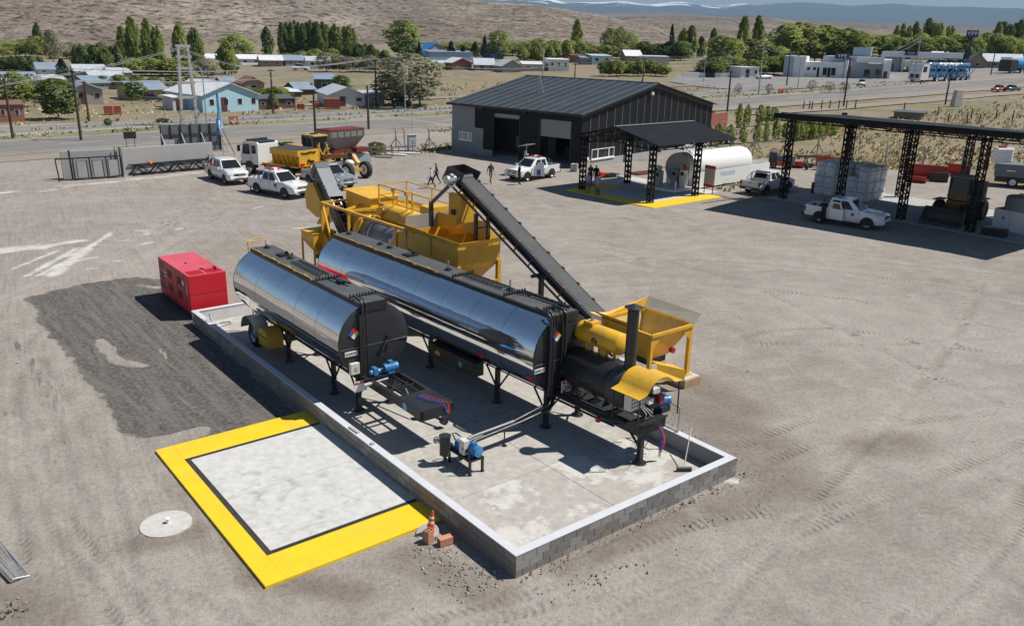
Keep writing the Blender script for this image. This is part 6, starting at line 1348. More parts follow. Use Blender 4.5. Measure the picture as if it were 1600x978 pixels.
GYEL=M('grader_yellow',(0.52,0.30,0.06),0.5,var=0.15,scale=2,dirt=0.6,dirtcol=(0.30,0.2,0.1))
def grader():
 a,b=at(470,268),at(541,281);d=b-a
 t=thing('motor_grader','worn yellow motor grader with tall dark glass cab and large front tyre','grader',a,math.atan2(d.y,d.x));L_=d.length*1.05;y=0.9
 def B(x0,x1,y0,y1,z0,z1,nm,mat,bev=0.0):m=MB();m.b2((x0,y+y0,z0),(x1,y+y1,z1));return m.build(nm,mat,t,bevel=bev)
 B(-2.6,0.2,-0.55,0.55,1.0,2.0,'engine_housing',GYEL,0.05);B(-2.4,-0.4,-0.5,0.5,2.0,2.12,'engine_cover',GYEL,0.03)
 for x in(-1.9,-0.55):
  for s in(-1,1):wheel(t,x,y+s*0.95,0.66,0.66,0.42,'y',GYEL,face=s)
 c=MB();c.loft([[(0.25,y-0.62,1.15),(1.75,y-0.62,1.15),(1.75,y+0.62,1.15),(0.25,y+0.62,1.15)],[(0.25,y-0.68,3.05),(1.65,y-0.68,3.05),(1.65,y+0.68,3.05),(0.25,y+0.68,3.05)]],0,False,True);c.build('cab_glass',GLASS,t)
 for x in(0.25,0.95,1.7):
  for s in(-1,1):m=MB();m.bar((x,y+s*0.64,1.15),(x-0.03*(x>1),y+s*0.69,3.05),0.08);m.build('cab_pillar',BLK,t)
 B(0.22,1.78,-0.7,0.7,0.98,1.5,'cab_base',BLK,0.02);B(0.15,1.85,-0.76,0.76,3.05,3.2,'cab_roof',GYEL,0.05);B(0.7,1.1,-0.3,0.3,3.2,3.3,'air_unit',BLK,0.02)
 m=MB();m.bar((1.7,y,1.35),(L_-0.5,y,1.9),0.3,0.36);m.bar((L_-0.5,y,1.9),(L_+0.15,y,1.25),0.34,0.4);m.build('main_beam',GYEL,t)
 m=MB();m.box((L_-0.6,y,1.85),(0.5,0.42,0.5));m.build('beam_head',BLK2,t,bevel=0.02)
 for s in(-1,1):wheel(t,L_,y+s*0.95,0.70,0.70,0.44,'y',WHT,face=s)
 m=MB();m.box((L_,y,0.75),(0.25,1.5,0.25));m.build('front_axle',GYEL,t)
 m=MB();m.ball((L_-0.3,y-0.5,1.35),0.38,10,0,(1.2,1,0.7));m.build('white_wrap',WHT,t)
 m=MB();n=8;m.ext([(2.7+0.28*math.cos(PI*(0.6+0.9*k/n)),0.6+0.36*math.sin(PI*(0.6+0.9*k/n)))for k in range(n+1)]+[(2.7+0.24*math.cos(PI*(0.6+0.9*k/n)),0.6+0.32*math.sin(PI*(0.6+0.9*k/n)))for k in range(n,-1,-1)],y-1.7,y+1.7,'xz');m.build('blade',STEEL,t)
 m=MB();m.cyl((2.6,y,0.95),(2.6,y,1.1),0.6,None,22);m.build('turntable',GYEL,t)
 for s in(-1,1):
  m=MB();m.cyl((2.2,y+s*0.55,1.1),(2.0,y+s*0.35,2.6),0.07,None,10);m.build('lift_cylinder',GYEL,t)
  m=MB();m.bar((2.0,y,1.5),(2.0,y+s*0.5,2.4),0.14);m.build('lift_arm',GYEL,t)
 m=MB();m.bar((2.9,y+0.6,0.9),(3.6,y,1.6),0.12);m.build('draw_bar',GYEL,t)
 m=MB();m.cyl((-1.2,y+0.3,2.1),(-1.2,y+0.3,2.9),0.06,None,8);m.build('exhaust',BLK,t)
grader()
def seed_hopper():
 a,b=at(524,258),at(571,252.5);d=b-a
 t=thing('spreader_hopper','large grey tapered hopper with red rim standing on red legs behind the grader','hopper',a,math.atan2(d.y,d.x));L_=3.6;w=1.9
 HG=M('weathered_aluminium',(0.25,0.24,0.225),0.55,metal=0.3,var=0.15,scale=1.5,dirt=0.6,dirtcol=(0.2,0.18,0.15));HR=M('hopper_red',(0.17,0.022,0.018),0.55,var=0.2,scale=2,dirt=0.5,dirtcol=(0.18,0.06,0.04))
 top=[(-0.5,0,3.1),(L_,0,3.1),(L_,w,3.1),(-0.5,w,3.1)];mid=[(-0.5,0,2.45),(L_,0,2.45),(L_,w,2.45),(-0.5,w,2.45)];bot=[(0.6,0.6,1.2),(L_-0.9,0.6,1.2),(L_-0.9,w-0.6,1.2),(0.6,w-0.6,1.2)]
 m=MB();m.loft([mid,top],0,False,False);m.build('upper_box',HG,t);m=MB();m.loft([bot,mid],0,False,True);m.build('tapered_body',HG,t)
 m=MB();m.loft([[Vector(p)+Vector((0,0,0.0))for p in top],[(-0.1,0.5,3.22),(L_-0.4,0.5,3.22),(L_-0.4,w-0.5,3.22),(-0.1,w-0.5,3.22)]],0,False,True);m.build('red_cover',HR,t)
 for k in range(4):m=MB();m.bar(top[k],top[(k+1)%4],0.09);m.build('rim_rail',HR,t)
 for k in range(6):x=-0.3+k*0.75;m=MB();m.bar((x,-0.03,2.45),(x,-0.03,3.1),0.05);m.build('stiffener',HG,t)
 m=MB();m.b2((0.2,0.3,0.95),(L_-0.5,w-0.3,1.25));m.build('frame',HR,t);m=MB();m.b2((L_-1.3,-0.3,0.95),(L_+0.1,0.6,1.4));m.build('drive_box',HR,t,bevel=0.03)
 for x,y in((0.2,0.3),(L_-0.5,0.1),(0.2,w-0.3),(L_-0.5,w-0.3)):m=MB();m.bar((x,y,0),(x-0.1,y,1.1),0.09);m.box((x,y,0.02),(0.25,0.25,0.03));m.build('leg',HR,t)
 for s in(0.1,w-0.1):wheel(t,1.6,s,0.55,0.55,0.35,'y',HR,face=-1 if s<1 else 1)
seed_hopper()
def loader():
 a=at(1470,352);t=thing('wheel_loader','dark yellow wheel loader with its wide bucket lowered in the carport shade','wheel loader',a,rad(-137))
 LY=M('loader_yellow',(0.22,0.12,0.03),0.6,var=0.2,scale=2,dirt=0.6,dirtcol=(0.07,0.055,0.04))
 m=MB();prof=[(0.55,0.03),(1.05,0.05),(0.5,0.12),(0.1,0.35),(0.0,0.75),(0.15,1.1),(0.10,1.14),(-0.06,0.8),(0.02,0.3),(0.3,0.06)]
 m.ext([(x-0.4,z)for x,z in prof],-1.3,1.3,'xz');bk=m.build('bucket',M('bucket_steel',(0.085,0.075,0.068),0.6,var=0.3,scale=3,dirt=0.5,dirtcol=(0.03,0.03,0.03)),t)
 m=MB();m.b2((-0.3,-1.28,0.10),(0.6,1.28,0.12));m.build('worn_floor',M('worn_blue_steel',(0.20,0.215,0.25),0.5,var=0.2),bk)
 for s in(-1.3,1.3):m=MB();m.ext([(x-0.4,z)for x,z in((0.95,0.05),(0.1,0.35),(0.0,0.75),(0.15,1.1))],s-0.02,s+0.02,'xz');m.build('bucket_cheek',MATS['bucket_steel'],bk)
 for s in(-0.45,0.45):m=MB();m.bar((-0.35,s,0.5),(-1.2,s,0.95),0.14,0.22);m.bar((-1.2,s,0.95),(-2.2,s,1.45),0.14,0.24);m.build('lift_arm',LY,t)
 m=MB();m.cyl((-0.45,0,0.8),(-1.3,0,1.3),0.08,None,10);m.build('tilt_cylinder',STEEL,t)
 m=MB();m.b2((-2.6,-0.5,0.6),(-1.5,0.5,1.5));m.build('front_frame',LY,t,bevel=0.04);m=MB();m.b2((-5.2,-0.65,0.7),(-2.7,0.65,1.85));m.build('engine_hood',LY,t,bevel=0.08)
 for x in(-1.75,-4.2):
  for s in(-1,1):wheel(t,x,s*0.98,0.72,0.72,0.5,'y',LY,face=s);m=MB();m.box((x,s*0.98,1.5),(1.2,0.55,0.06));m.build('fender',LY,t)
 m=MB();m.loft([[(-3.4,-0.65,1.5),(-2.1,-0.65,1.5),(-2.1,0.65,1.5),(-3.4,0.65,1.5)],[(-3.4,-0.62,3.0),(-2.25,-0.62,3.0),(-2.25,0.62,3.0),(-3.4,0.62,3.0)]],0,False,True);m.build('cab_glass',M('tinted_glass',(0.03,0.055,0.065),0.1),t)
 m=MB();m.b2((-3.5,-0.72,3.0),(-2.1,0.72,3.14));m.build('cab_roof',M('roof_grey',(0.22,0.24,0.26),0.6),t,bevel=0.04)
 for x in(-3.4,-2.15):
  for s in(-0.64,0.64):m=MB();m.bar((x,s,1.5),(x,s,3.0),0.08);m.build('cab_pillar',BLK,t)
 m=MB();m.b2((-3.35,0.66,1.45),(-2.95,1.6,1.5));m.bar((-2.9,0.66,1.2),(-2.9,1.5,1.2),0.05);m.bar((-2.9,1.5,1.2),(-2.9,1.5,2.9),0.05);m.bar((-2.9,1.5,2.9),(-2.9,0.66,2.9),0.05);m.build('open_door_frame',BLK,t);m=MB();m.slab([(-2.9,.7,1.8),(-2.9,1.46,1.8),(-2.9,1.46,2.86),(-2.9,.7,2.86)],0.01);m.build('open_door_glass',MATS['tinted_glass'],t)
loader()
# ================================================================== THE WORKSHOP
def workshop():
 yw=rad(48.8)
 t=thing('workshop_building','big black sheet metal workshop with ribbed dark roof and two tall doorways','building',Vector((6.02,78.72,0)),yw)
 GX_,FY_,EV,RG=24.3,17.0,5.0,7.45
 WB=M('black_cladding',(0.012,0.0135,0.015),0.55,var=0.12,scale=0.6,dirt=0.3,dirtcol=(0.03,0.03,0.03),spec=0.2);SEAM=M('pale_seam',(0.22,0.225,0.23),0.5);PLS=M('grey_plaster',(0.27,0.275,0.285),0.85,var=0.08,scale=0.8,dirt=0.3,dirtcol=(0.36,0.35,0.34));RF=M('dark_roof_sheet',(0.052,0.064,0.075),0.42,metal=0.2,var=0.12,scale=0.5,dirt=0.4,dirtcol=(0.10,0.11,0.12))
 INT=M('workshop_inside',(0.16,0.16,0.165),0.9,var=0.1,scale=0.8)
 th=0.2
 d1,d2=(1.2,5.05,4.2),(7.6,11.1,4.3)
 for y0,y1,z0,z1,mat,nm in((0,d1[0],0,EV,WB,'wall'),(d1[0],d1[1],d1[2],EV,WB,'wall'),(d1[1],d2[0],0,EV,WB,'wall'),(d2[0],d2[1],d2[2],EV,WB,'wall'),(d2[1],12.5,0.6,EV,WB,'wall'),(d2[1],12.5,0,0.6,PLS,'plaster_wall'),(12.5,13.7,0,2.65,PLS,'plaster_wall'),(12.5,13.7,2.65,EV,WB,'wall'),(13.7,FY_,0,4.75,PLS,'plaster_wall'),(13.7,FY_,4.75,EV,WB,'wall')):
  m=MB();m.b2((0 if mat is WB else-0.01,y0,z0),(th,y1,z1));m.build(nm,mat,t)
 m=MB();m.b2((th,FY_-0.01-th,0),(GX_-th,FY_-0.01,EV));m.ext([(0,EV),(GX_,EV),(GX_/2,RG)],FY_-th,FY_-0.012,'xz');m.build('far_gable',PLS,t)
 m=MB();m.b2((GX_-th,0.01,0),(GX_,FY_-.012,EV));m.build('rear_wall',WB,t)
 m=MB();m.b2((th,0,0.7),(GX_-0.01,th,EV));m.ext([(0.0,EV),(GX_,EV),(GX_/2,RG-0.02)],0.0,th,'xz');m.build('near_gable',WB,t)
 m=MB();m.b2((0.22,-0.02,0),(GX_,th,0.7));m.build('plinth',C_GREY,t)
 x=1.3
 while x<GX_-0.5:
  zt_=EV+(RG-EV)*(1-abs(x-GX_/2)/(GX_/2));zs=[(0.72,2.5),(2.5,zt_-0.55)]
  for z0,z1 in zs:m=MB();m.b2((x,-0.035,z0),(x+0.045,-0.002,z1-0.06));m.build('panel_seam',SEAM,t)
  x+=1.28
 m=MB()
 for s in(0,1):
  xs=(-0.02,GX_/2)if s==0 else(GX_/2,GX_+0.02);zz=(EV,RG)if s==0 else(RG,EV)
  m.slab([(xs[0],-0.02,zz[0]-0.42),(xs[1],-0.02,zz[1]-0.42),(xs[1],-0.02,zz[1]),(xs[0],-0.02,zz[0])],0.03)
 m.build('gable_trim',BLK,t)
 ov=0.4;sl_=(RG-EV)/(GX_/2)
 for s in(0,1):
  if s==0:p=[(-ov,-ov,EV-ov*sl_+.05),(GX_/2,-ov,RG+.05),(GX_/2,FY_+ov,RG+.05),(-ov,FY_+ov,EV-ov*sl_+.05)]
  else:p=[(GX_/2,-ov,RG+.05),(GX_+ov,-ov,EV-ov*sl_+.05),(GX_+ov,FY_+ov,EV-ov*sl_+.05),(GX_/2,FY_+ov,RG+.05)]
  m=MB();m.slab(p,0.07);rf=m.build('roof',RF,t)
  n=43 if s==0 else 18
  for k in range(n):
   y=-ov+(FY_+2*ov)*(k+0.5)/n
   a,b=((-ov,y,EV-ov*sl_+.06),(GX_/2,y,RG+.06))if s==0 else((GX_/2,y,RG+.06),(GX_+ov,y,EV-ov*sl_+.06))
   q=MB();q.bar(a,b,0.07,0.075);q.build('roof_rib',RF if k%3 else M('pale_roof_rib',(0.13,0.15,0.165),0.4),rf)
 m=MB();m.slab([(GX_/2-.25,-ov,RG+.06),(GX_/2,-ov,RG+.12),(GX_/2,FY_+ov,RG+.12),(GX_/2-.25,FY_+ov,RG+.06)],0.02);m.slab([(GX_/2,-ov,RG+.12),(GX_/2+.25,-ov,RG+.06),(GX_/2+.25,FY_+ov,RG+.06),(GX_/2,FY_+ov,RG+.12)],0.02);m.build('ridge_cap',RF,t)
 m=MB();m.bar((-ov-.02,-ov,EV-.16),(-ov-.02,FY_+ov,EV-.16),0.14,0.16);m.build('gutter',BLK,t)
 for y in(6.6,12.4):m=MB();m.b2((-0.3,y,EV-0.45),(0.0,y+0.5,EV-0.2));m.build('floodlight',BLK,t)
 m=MB();m.b2((0.10,d1[0],2.6),(0.14,d1[1],4.2));sh=m.build('roller_shutter',M('shutter_grey',(0.30,0.31,0.315),0.5,metal=0.3),t)
 for k in range(13):q=MB();q.b2((0.085,d1[0]+.02,2.62+k*0.12),(0.11,d1[1]-.02,2.70+k*0.12));q.build('slat',MATS['shutter_grey'],sh)
 m=MB();m.b2((0.10,d2[0],3.95),(0.14,d2[1],4.3));m.build('roller_shutter',MATS['shutter_grey'],t);m=MB();m.b2((0.06,d2[0],3.90),(0.15,d2[1],3.95));m.build('shutter_rail',SEAM,t)
 for y in(d1[0],d1[1],d2[0],d2[1]):m=MB();m.b2((-0.02,y-0.05,0),(0.08,y+0.05,4.25));m.build('door_frame',BLK,t)
 m=MB();m.b2((0.3,0.3,-0.02),(GX_-0.3,FY_-0.3,0.02));m.build('floor',C_GREY,t)
 m=MB();m.b2((5.0,7.0,0.02),(5.15,FY_-.3,3.4));m.build('inside_wall',INT,t);m=MB();m.b2((4.96,8.0,0.02),(5.0,8.9,2.3));m.build('inside_door',BLK,t);m=MB();m.box((3.5,10.6,1.3),(0.5,0.5,0.9));m.build('cabinet',GREY,t)
 m=MB();m.b2((3.5,2.0,.02),(6.0,4.6,1.4));m.build('dark_machine',BLK2,t)
 def window(axis,a,b,z0,z1,nm='window'):
  m=MB();P=(lambda u,d,z:(d,u,z))if axis=='x' else(lambda u,d,z:(u,d,z))
  e=0.07
  for u0,u1,w0,w1 in((a,b,z0,z0+e),(a,b,z1-e,z1),(a,a+e,z0+e,z1-e),(b-e,b,z0+e,z1-e)):m.b2(P(u0,-0.05,w0),P(u1,0.03,w1))
  fr=m.build(nm,WHT,t)
  n=3
  for k in range(n):
   u0=a+(b-a)*(0,0.27,0.76)[k]+e;u1=a+(b-a)*(0.27,0.76,1.0)[k]-e;q=MB();q.b2(P(u0,-0.015,z0+e),P(u1,-0.005,z1-e));q.build('pane',GLASS if axis=='y' else M('pale_grey_pane',(0.40,0.41,0.40),0.2),fr)  # panes on the doorway side are pale grey, gable panes dark
   if k:q=MB();q.b2(P(u0-2*e,-0.045,z0+e),P(u0,0.02,z1-e));q.build('mullion',WHT,fr)
  q=MB();q.b2(P(a-0.05,-0.12,z0-0.1),P(b+0.05,0.02,z0));q.build('sill',WHT,fr)
 window('y',1.7,5.4,0.72,1.65);window('x',14.05,15.9,1.3,2.13)
 m=MB();m.box((11.3,-0.18,6.5),(0.3,0.25,0.28));m.build('flood_lamp',WHT,t);m=MB();m.box((0.95,-0.12,0.86),(0.3,0.2,0.25));m.build('meter_box',WHT,t)
 m=MB();m.b2((0.9,-0.1,0.0),(1.25,-0.02,0.85));m.build('pillar_stub',C_GREY,t)
 for x0,x1,h in((7.3,7.7,1.9),(7.8,8.2,1.7)):m=MB();m.slab([(x0,-0.35,0.05),(x1,-0.35,0.05),(x1,-0.08,h),(x0,-0.08,h)],0.03);o=m.build('leaning_sheet',GREY,None,on_vehicle(t,(0,0,0)),yw);tag(o,'tall grey sheet leaning on the workshop gable wall' if x0<7.5 else 'shorter grey sheet leaning on the workshop gable beside the taller one','sheet')
 m=MB();rx_,ry_=5.2,9.6;rz_=EV+rx_*sl_+0.05
 for k in range(3):m.tube([(rx_+0.7*math.cos(k*2.1+.5),ry_+0.7*math.sin(k*2.1+.5),rz_+0.7*math.cos(k*2.1+.5)*sl_),(rx_,ry_,rz_+1.9)],0.03,6)
 m.tube([(rx_,ry_,rz_),(rx_,ry_,rz_+2.0)],0.03,6)
 o=m.build('roof_tripod',GALV,None,t.location,yw);tag(o,'bare galvanised antenna tripod on the workshop roof slope','antenna')
 return t
workshop()
m=MB();m.box((0,0,0.35),(0.35,0.5,0.7));m.cyl((0,-.38,0),(0,-.38,.75),0.14,None,12);o=m.build('concrete_bollard',C_PALE,None,at(896,268),0.7);tag(o,'pale concrete stub at the workshop corner behind the canopy post','bollard')
def brick_wall():
 a,b=at(1104,211),at(1136,205);d=b-a;t=thing('brick_wall','red brick wall beside the right end of the workshop','wall',a,math.atan2(d.y,d.x));L_=d.length;h=2.6
 m=MB();m.b2((0,0.02,0),(L_,0.2,h));m.build('mortar_core',MORT,t)
 BR=[M('brick_a',(0.36,0.115,0.08),0.85,var=0.2,scale=3),M('brick_b',(0.42,0.16,0.11),0.85,var=0.2,scale=3)];pr=[]
 for k in range(2):q=MB();q.box((0,0,0),(0.36,0.05,0.16));pr.append(q)
 made=[None,None];z=0.1;r=0
 while z<h:
  x=0.2 if r%2 else 0.38
  while x<L_-0.1:
   k=rnd.randrange(2)
   if made[k]is None:made[k]=pr[k].build('brick',BR[k],t,(x,0.012,z))
   else:o=made[k].copy();COL.objects.link(o);o.location=(x,0.012+rnd.uniform(-.006,.006),z)
   x+=0.385
  z+=0.185;r+=1
 m=MB();m.b2((0.3,0.1,h),(1.9,0.8,h+0.3));m.build('red_sheet',M('hopper_red'),t)
brick_wall()
# ================================================================== CANOPY, FUEL TANK, CARPORT
LAT=M('lattice_black',(0.010,0.010,0.011),0.6,spec=0.2)
def lattice_post(t,x,y,h,w=0.34,name='post'):
 m=MB()
 for sx in(-1,1):
  for sy in(-1,1):m.bar((x+sx*w/2,y+sy*w/2,0),(x+sx*w/2,y+sy*w/2,h),0.08)
 n=int(h/0.42)
 for k in range(n):
  z0,z1=h*k/n,h*(k+1)/n;s=1 if k%2 else-1
  for q in(-1,1):m.bar((x-s*w/2,y+q*w/2,z0),(x+s*w/2,y+q*w/2,z1),0.058);m.bar((x+q*w/2,y-s*w/2,z0),(x+q*w/2,y+s*w/2,z1),0.058)
 m.box((x,y,0.02),(w+0.15,w+0.15,0.03));return m.build(name,LAT,t)
def truss(t,a,b,h,w=0.0,step=0.62,name='truss',th=0.06):
 m=MB();a,b=Vector(a),Vector(b);d=(b-a);L_=d.length;d.normalize();n=max(2,int(L_/step));up=Vector((0,0,h))
 m.bar(a,b,th);m.bar(a+up,b+up,th)
 for k in range(n):p=a+d*L_*k/n;q=a+d*L_*(k+1)/n;m.bar(p+(up if k%2 else Vector()),q+(Vector()if k%2 else up),th*0.75)
 return m.build(name,LAT,t)
def canopy():
 yw=rad(41.3);t=thing('canopy','black gabled steel canopy on four lattice posts over the yellow fuelling pad','canopy',Vector((5.38,67.05,0)),yw)
 ps=[(0,0),(5.4,0),(0,-7.04),(5.4,-7.04)]
 for p in ps:lattice_post(t,*p,4.25)
 x0,x1=-0.35,9.2;yr=-3.5;ze,zr=4.35,5.3
 RFB=M('canopy_sheet',(0.013,0.015,0.019),0.6,var=0.15,scale=0.8,dirt=0.3,dirtcol=(0.03,0.03,0.03),spec=0.15)
 m=MB();m.slab([(x0,-7.9,ze-.05),(x1,-7.9,ze-.05),(x1,yr,zr),(x0,yr,zr)],0.06);r1=m.build('roof_sheet',RFB,t)
 m=MB();m.slab([(x0,yr,zr),(x1,yr,zr),(x1,1.2,ze-.12),(x0,1.2,ze-.12)],0.06);m.build('roof_sheet',RFB,t)
 for k in range(24):x=x0+(x1-x0)*(k+.5)/24;q=MB();q.bar((x,-7.9,ze-.045),(x,yr,zr+.005),0.035,0.02);q.build('sheet_rib',RFB,r1)
 m=MB();m.bar((x0,yr,zr+.03),(x1,yr,zr+.03),0.3,0.04);m.build('ridge_cap',M('pale_seam'),t)
 for x in(0,2.7,5.4,9.0):
  a,b,c=Vector((x,-7.7,ze-.5)),Vector((x,yr,ze-.2)),Vector((x,1.0,ze-.55));m=MB();top=lambda y:zr-(zr-ze)*abs(y-yr)/4.4-.07
  for p,q in((a,b),(b,c)):m.bar(p,q,0.07)
  m.bar((x,-7.8,ze-.1),(x,yr,zr-.07),0.07);m.bar((x,yr,zr-.07),(x,1.1,ze-.2),0.07)
  ys=[-7.7+8.7*k/12 for k in range(13)]
  bz=lambda y:(a.z+(b.z-a.z)*(y-a.y)/(b.y-a.y))if y<yr else(b.z+(c.z-b.z)*(y-b.y)/(c.y-b.y))
  for k in range(12):y0,y1=ys[k],ys[k+1];m.bar((x,y0,bz(y0)),(x,y1,top(y1)),0.05);m.bar((x,y1,bz(y1)),(x,y1,top(y1)),0.045)
  m.build('roof_truss',LAT,t)
 truss(t,(0,-7.04,ze-.5),(9.2,-7.04,ze-.5),0.4);truss(t,(0,0,ze-.6),(9.2,0,ze-.6),0.4)
 m=MB();m.box((4.6,-7.1,3.9),(0.3,0.2,0.14));m.build('lamp',WHT,t)
 o=structure(thing('fuelling_pad','','',Vector((5.38,67.05,0)),yw));del o['label'];del o['category']
 for a,b in(((-1.35,-8.6,-.15),(0.05,0.6,0.045)),((0.05,-8.6,-.15),(6.9,-7.0,0.045)),((0.05,-0.9,-.15),(4.2,0.6,0.045))):m=MB();m.b2(a,b);m.build('yellow_band',YFLOOR,o)
 m=MB();m.b2((0.05,-7.0,-.15),(8.6,-0.9,0.04));m.build('concrete_slab',C_PALE,o)
 m=MB();m.b2((3.0,-0.9+.002,-.15),(8.6,2.5,0.038));m.build('concrete_slab',C_PALE,o)
canopy()
def fuel_tank():
 yw=rad(43.0);t=thing('fuel_tank','white horizontal fuel tank in a white walled tray with dispensers at its end','fuel tank',Vector((14.6,68.1,0)),yw)
 L_,w,h=11.2,2.9,1.4
 TW=M('tank_white',(0.82,0.82,0.81),0.35,var=0.02,scale=1,dirt=0.12,dirtcol=(0.6,0.58,0.54))
 for a,b,nm in(((0,0,0.12),(L_,0.07,h),'tray_side'),((0,w-.07,0.12),(L_,w,h),'tray_side'),((L_-.07,0.07,0.12),(L_,w-.07,h),'tray_end'),((0,0.07,0.12),(0.07,w-.07,h),'tray_end'),((0.07,.07,0.12),(L_-.07,w-.07,0.2),'tray_floor')):m=MB();m.b2(a,b);m.build(nm,TW,t)
 r,zc,n=1.22,1.68,40
 m=MB();m.loft([[(x,w/2+rr*math.sin(2*PI*k/n),zc+rr*math.cos(2*PI*k/n))for k in range(n)]for rr,x in((0.05,-0.52),(r*.97,-0.5),(r,-0.46),(r,2.6),(r*1.0,8.3),(r*.93,8.75),(r*.72,9.1),(r*.4,9.28),(0.05,9.32))],0,True,True);m.build('tank_shell',TW,t)
 m=MB();m.cyl((-0.56,w/2,zc),(-0.51,w/2,zc),r*.985,None,n);m.build('end_plate',M('grey_end',(0.36,0.37,0.38),0.5),t)
 diamond(t,'hazard_diamond',(-0.57,w/2-0.65,zc+0.1),0.34,'side',('red','yellow','yellow','red'))
 for x in(1.0,2.6,4.2):m=MB();m.cyl((x,w/2,zc+r-.05),(x,w/2,zc+r+.12),0.12,None,12);m.build('manhole_neck',TW,t)
 m=MB();m.box((1.8,w/2,zc+r+.01),(2.2,0.5,.03));m.build('walk_plate',TW,t)
 for x in(0.9,7.0):m=MB();m.b2((x,0.4,0.2),(x+.25,w-.4,1.1));m.build('saddle',TW,t)
 p=MB();p.b2((-2.9,-0.2,0.1),(-0.1,w-.1,0.3));p.build('pump_plinth',TW,t)
 for k,(x,y,hh,mat)in enumerate(((-1.0,0.35,1.35,TW),(-1.1,1.1,1.3,GREY),(-2.2,1.9,1.2,GREY),(-1.8,2.4,1.5,TW))):m=MB();m.b2((x,y,0.3),(x+.5,y+.5,0.3+hh));q=m.build('dispenser',mat,t,bevel=0.02);m=MB();m.b2((x-.01,y+.08,hh-0.15),(x,y+.42,hh+.15));m.build('display',BLK2,q)
 m=MB();m.tube([(-0.9,0.33,1.4),(-1.2,0.1,1.1),(-1.25,0.05,0.6),(-1.0,0.1,0.4),(-0.7,0.12,0.7),(-0.7,.2,1.3)],0.02,6);m.build('fuel_hose',BLK,t);m=MB();m.tube([(-1.4,0.95,1.4),(-1.6,0.7,0.9),(-1.5,0.5,0.5),(-1.3,.7,.9)],0.02,6);m.build('fuel_hose',BLK,t)
 m=MB();m.tube([(-2.7,-.1,0.3),(-2.7,-.1,1.0)],0.05,8);m.build('guard_post',TW,t)
 txt=text('lettering','ASFALTOSUR',0.34,DECAL['sky'],t,(4.6,-0.004,1.05),(PI/2,0,0),sx=1.1);m=MB();m.b2((3.7,-0.006,0.86),(5.6,-0.001,0.90));m.build('underline',DECAL['sky'],t)
 s=thing('notice_board','grey notice board with red top and bottom bands beside the white fuel tank','sign',at(1099,302.0),rad(-57))
 d=at(1111.5,304.5)-at(1099,302.0);s.rotation_euler=(0,0,math.atan2(d.y,d.x));w_=d.length*1.15
 for x in(0.05,w_-0.05):m=MB();m.bar((x,0,0),(x,0,0.7),0.05);m.build('post',BLK,s)
 m=MB();m.b2((-.05,-.02,0.62),(w_+.05,.02,2.2));b=m.build('panel',M('board_grey',(0.42,0.42,0.42),0.5),s)
 for z0,z1 in((2.0,2.26),(0.56,0.78)):m=MB();m.b2((-.06,-.026,z0),(w_+.06,.026,z1));m.build('red_band',M('sign_red',(0.42,0.03,0.045),0.5),b)
 for k in range(6):m=MB();m.b2((.06,-.024,1.8-k*.16),(w_-.1-.1*(k%2),-.021,1.83-k*.16));m.build('text_line',M('board_text',(0.25,0.25,0.25),0.6),b)
 f=thing('banner','white upright banner with a small emblem behind the round tank end','banner',at(1067,263),yw)
 m=MB();m.b2((0,0,0.3),(1.9,0.03,3.6));q=m.build('panel',TW,f);m=MB();m.b2((.2,-.006,1.7),(.55,0,2.0));m.b2((.7,-.006,1.8),(1.6,0,1.9));m.build('emblem',M('board_text'),q);m=MB();m.bar((.1,.05,0),(.1,.05,.5),.05);m.bar((1.8,.05,0),(1.8,.05,.5),.05);m.build('stand',BLK,f)
fuel_tank()
def carport():
 ex=Vector((0.632,-0.775,0));ey=Vector((0.775,0.632,0));yw=math.atan2(ex.y,ex.x)
 t=thing('carport','long black steel carport roof on tall lattice posts along the right side of the yard','carport',Vector((20.9,65.1,0)),yw)
 H=6.15
 for x in(0,4.75,9.5,14.2,19.0):lattice_post(t,x,0,H,0.40);lattice_post(t,x,8.9,H-.78,0.40)
 truss(t,(-1.0,0,H-0.25),(20.5,0,H-0.25),0.6,step=0.6,th=0.07);truss(t,(-1.0,8.9,H-0.92),(20.5,8.9,H-0.92),0.5,step=0.6,th=0.07)
 for x in(0,4.75,9.5,14.2):truss(t,(x,-3.6,H+.08),(x,9.4,H-.76),0.32,step=0.7,th=0.06)
 RFB=MATS['canopy_sheet']
 inv=Matrix.Rotation(-yw,4,'Z')
 def L(x,y,z):return inv@(Vector((x,y,z))-Vector((20.9,65.1,0)))
 A=L(18.1,60.5,H+.62);B=L(30.2,48.7,H+.62)
 m=MB();m.slab([A,B,(20.5,-3.2,H+.55),(20.5,9.6,H-.28),(-1.1,9.6,H-.28)],0.10);m.build('roof_sheet',RFB,t)
 m=MB();m.bar((A.x,A.y,A.z-.12),(B.x,B.y,B.z-.12),0.08,0.3);m.build('fascia',LAT,t)
 m=MB();m.b2((-1.35,9.2,H-0.9),(-1.12,9.7,H));m.build('end_bracket',LAT,t)
 s=structure(thing('carport_slab','','',Vector((20.9,65.1,0)),yw));del s['label'];del s['category']
 for k in range(4):m=MB();m.b2((-0.8+k*4.9,-0.7,-.15),(4.08+k*4.9,9.8,0.04));m.build('floor_slab',C_GREY,s)
carport()
BAG=M('woven_bag',(0.82,0.83,0.85),0.75,var=0.10,scale=3,bump=0.3)
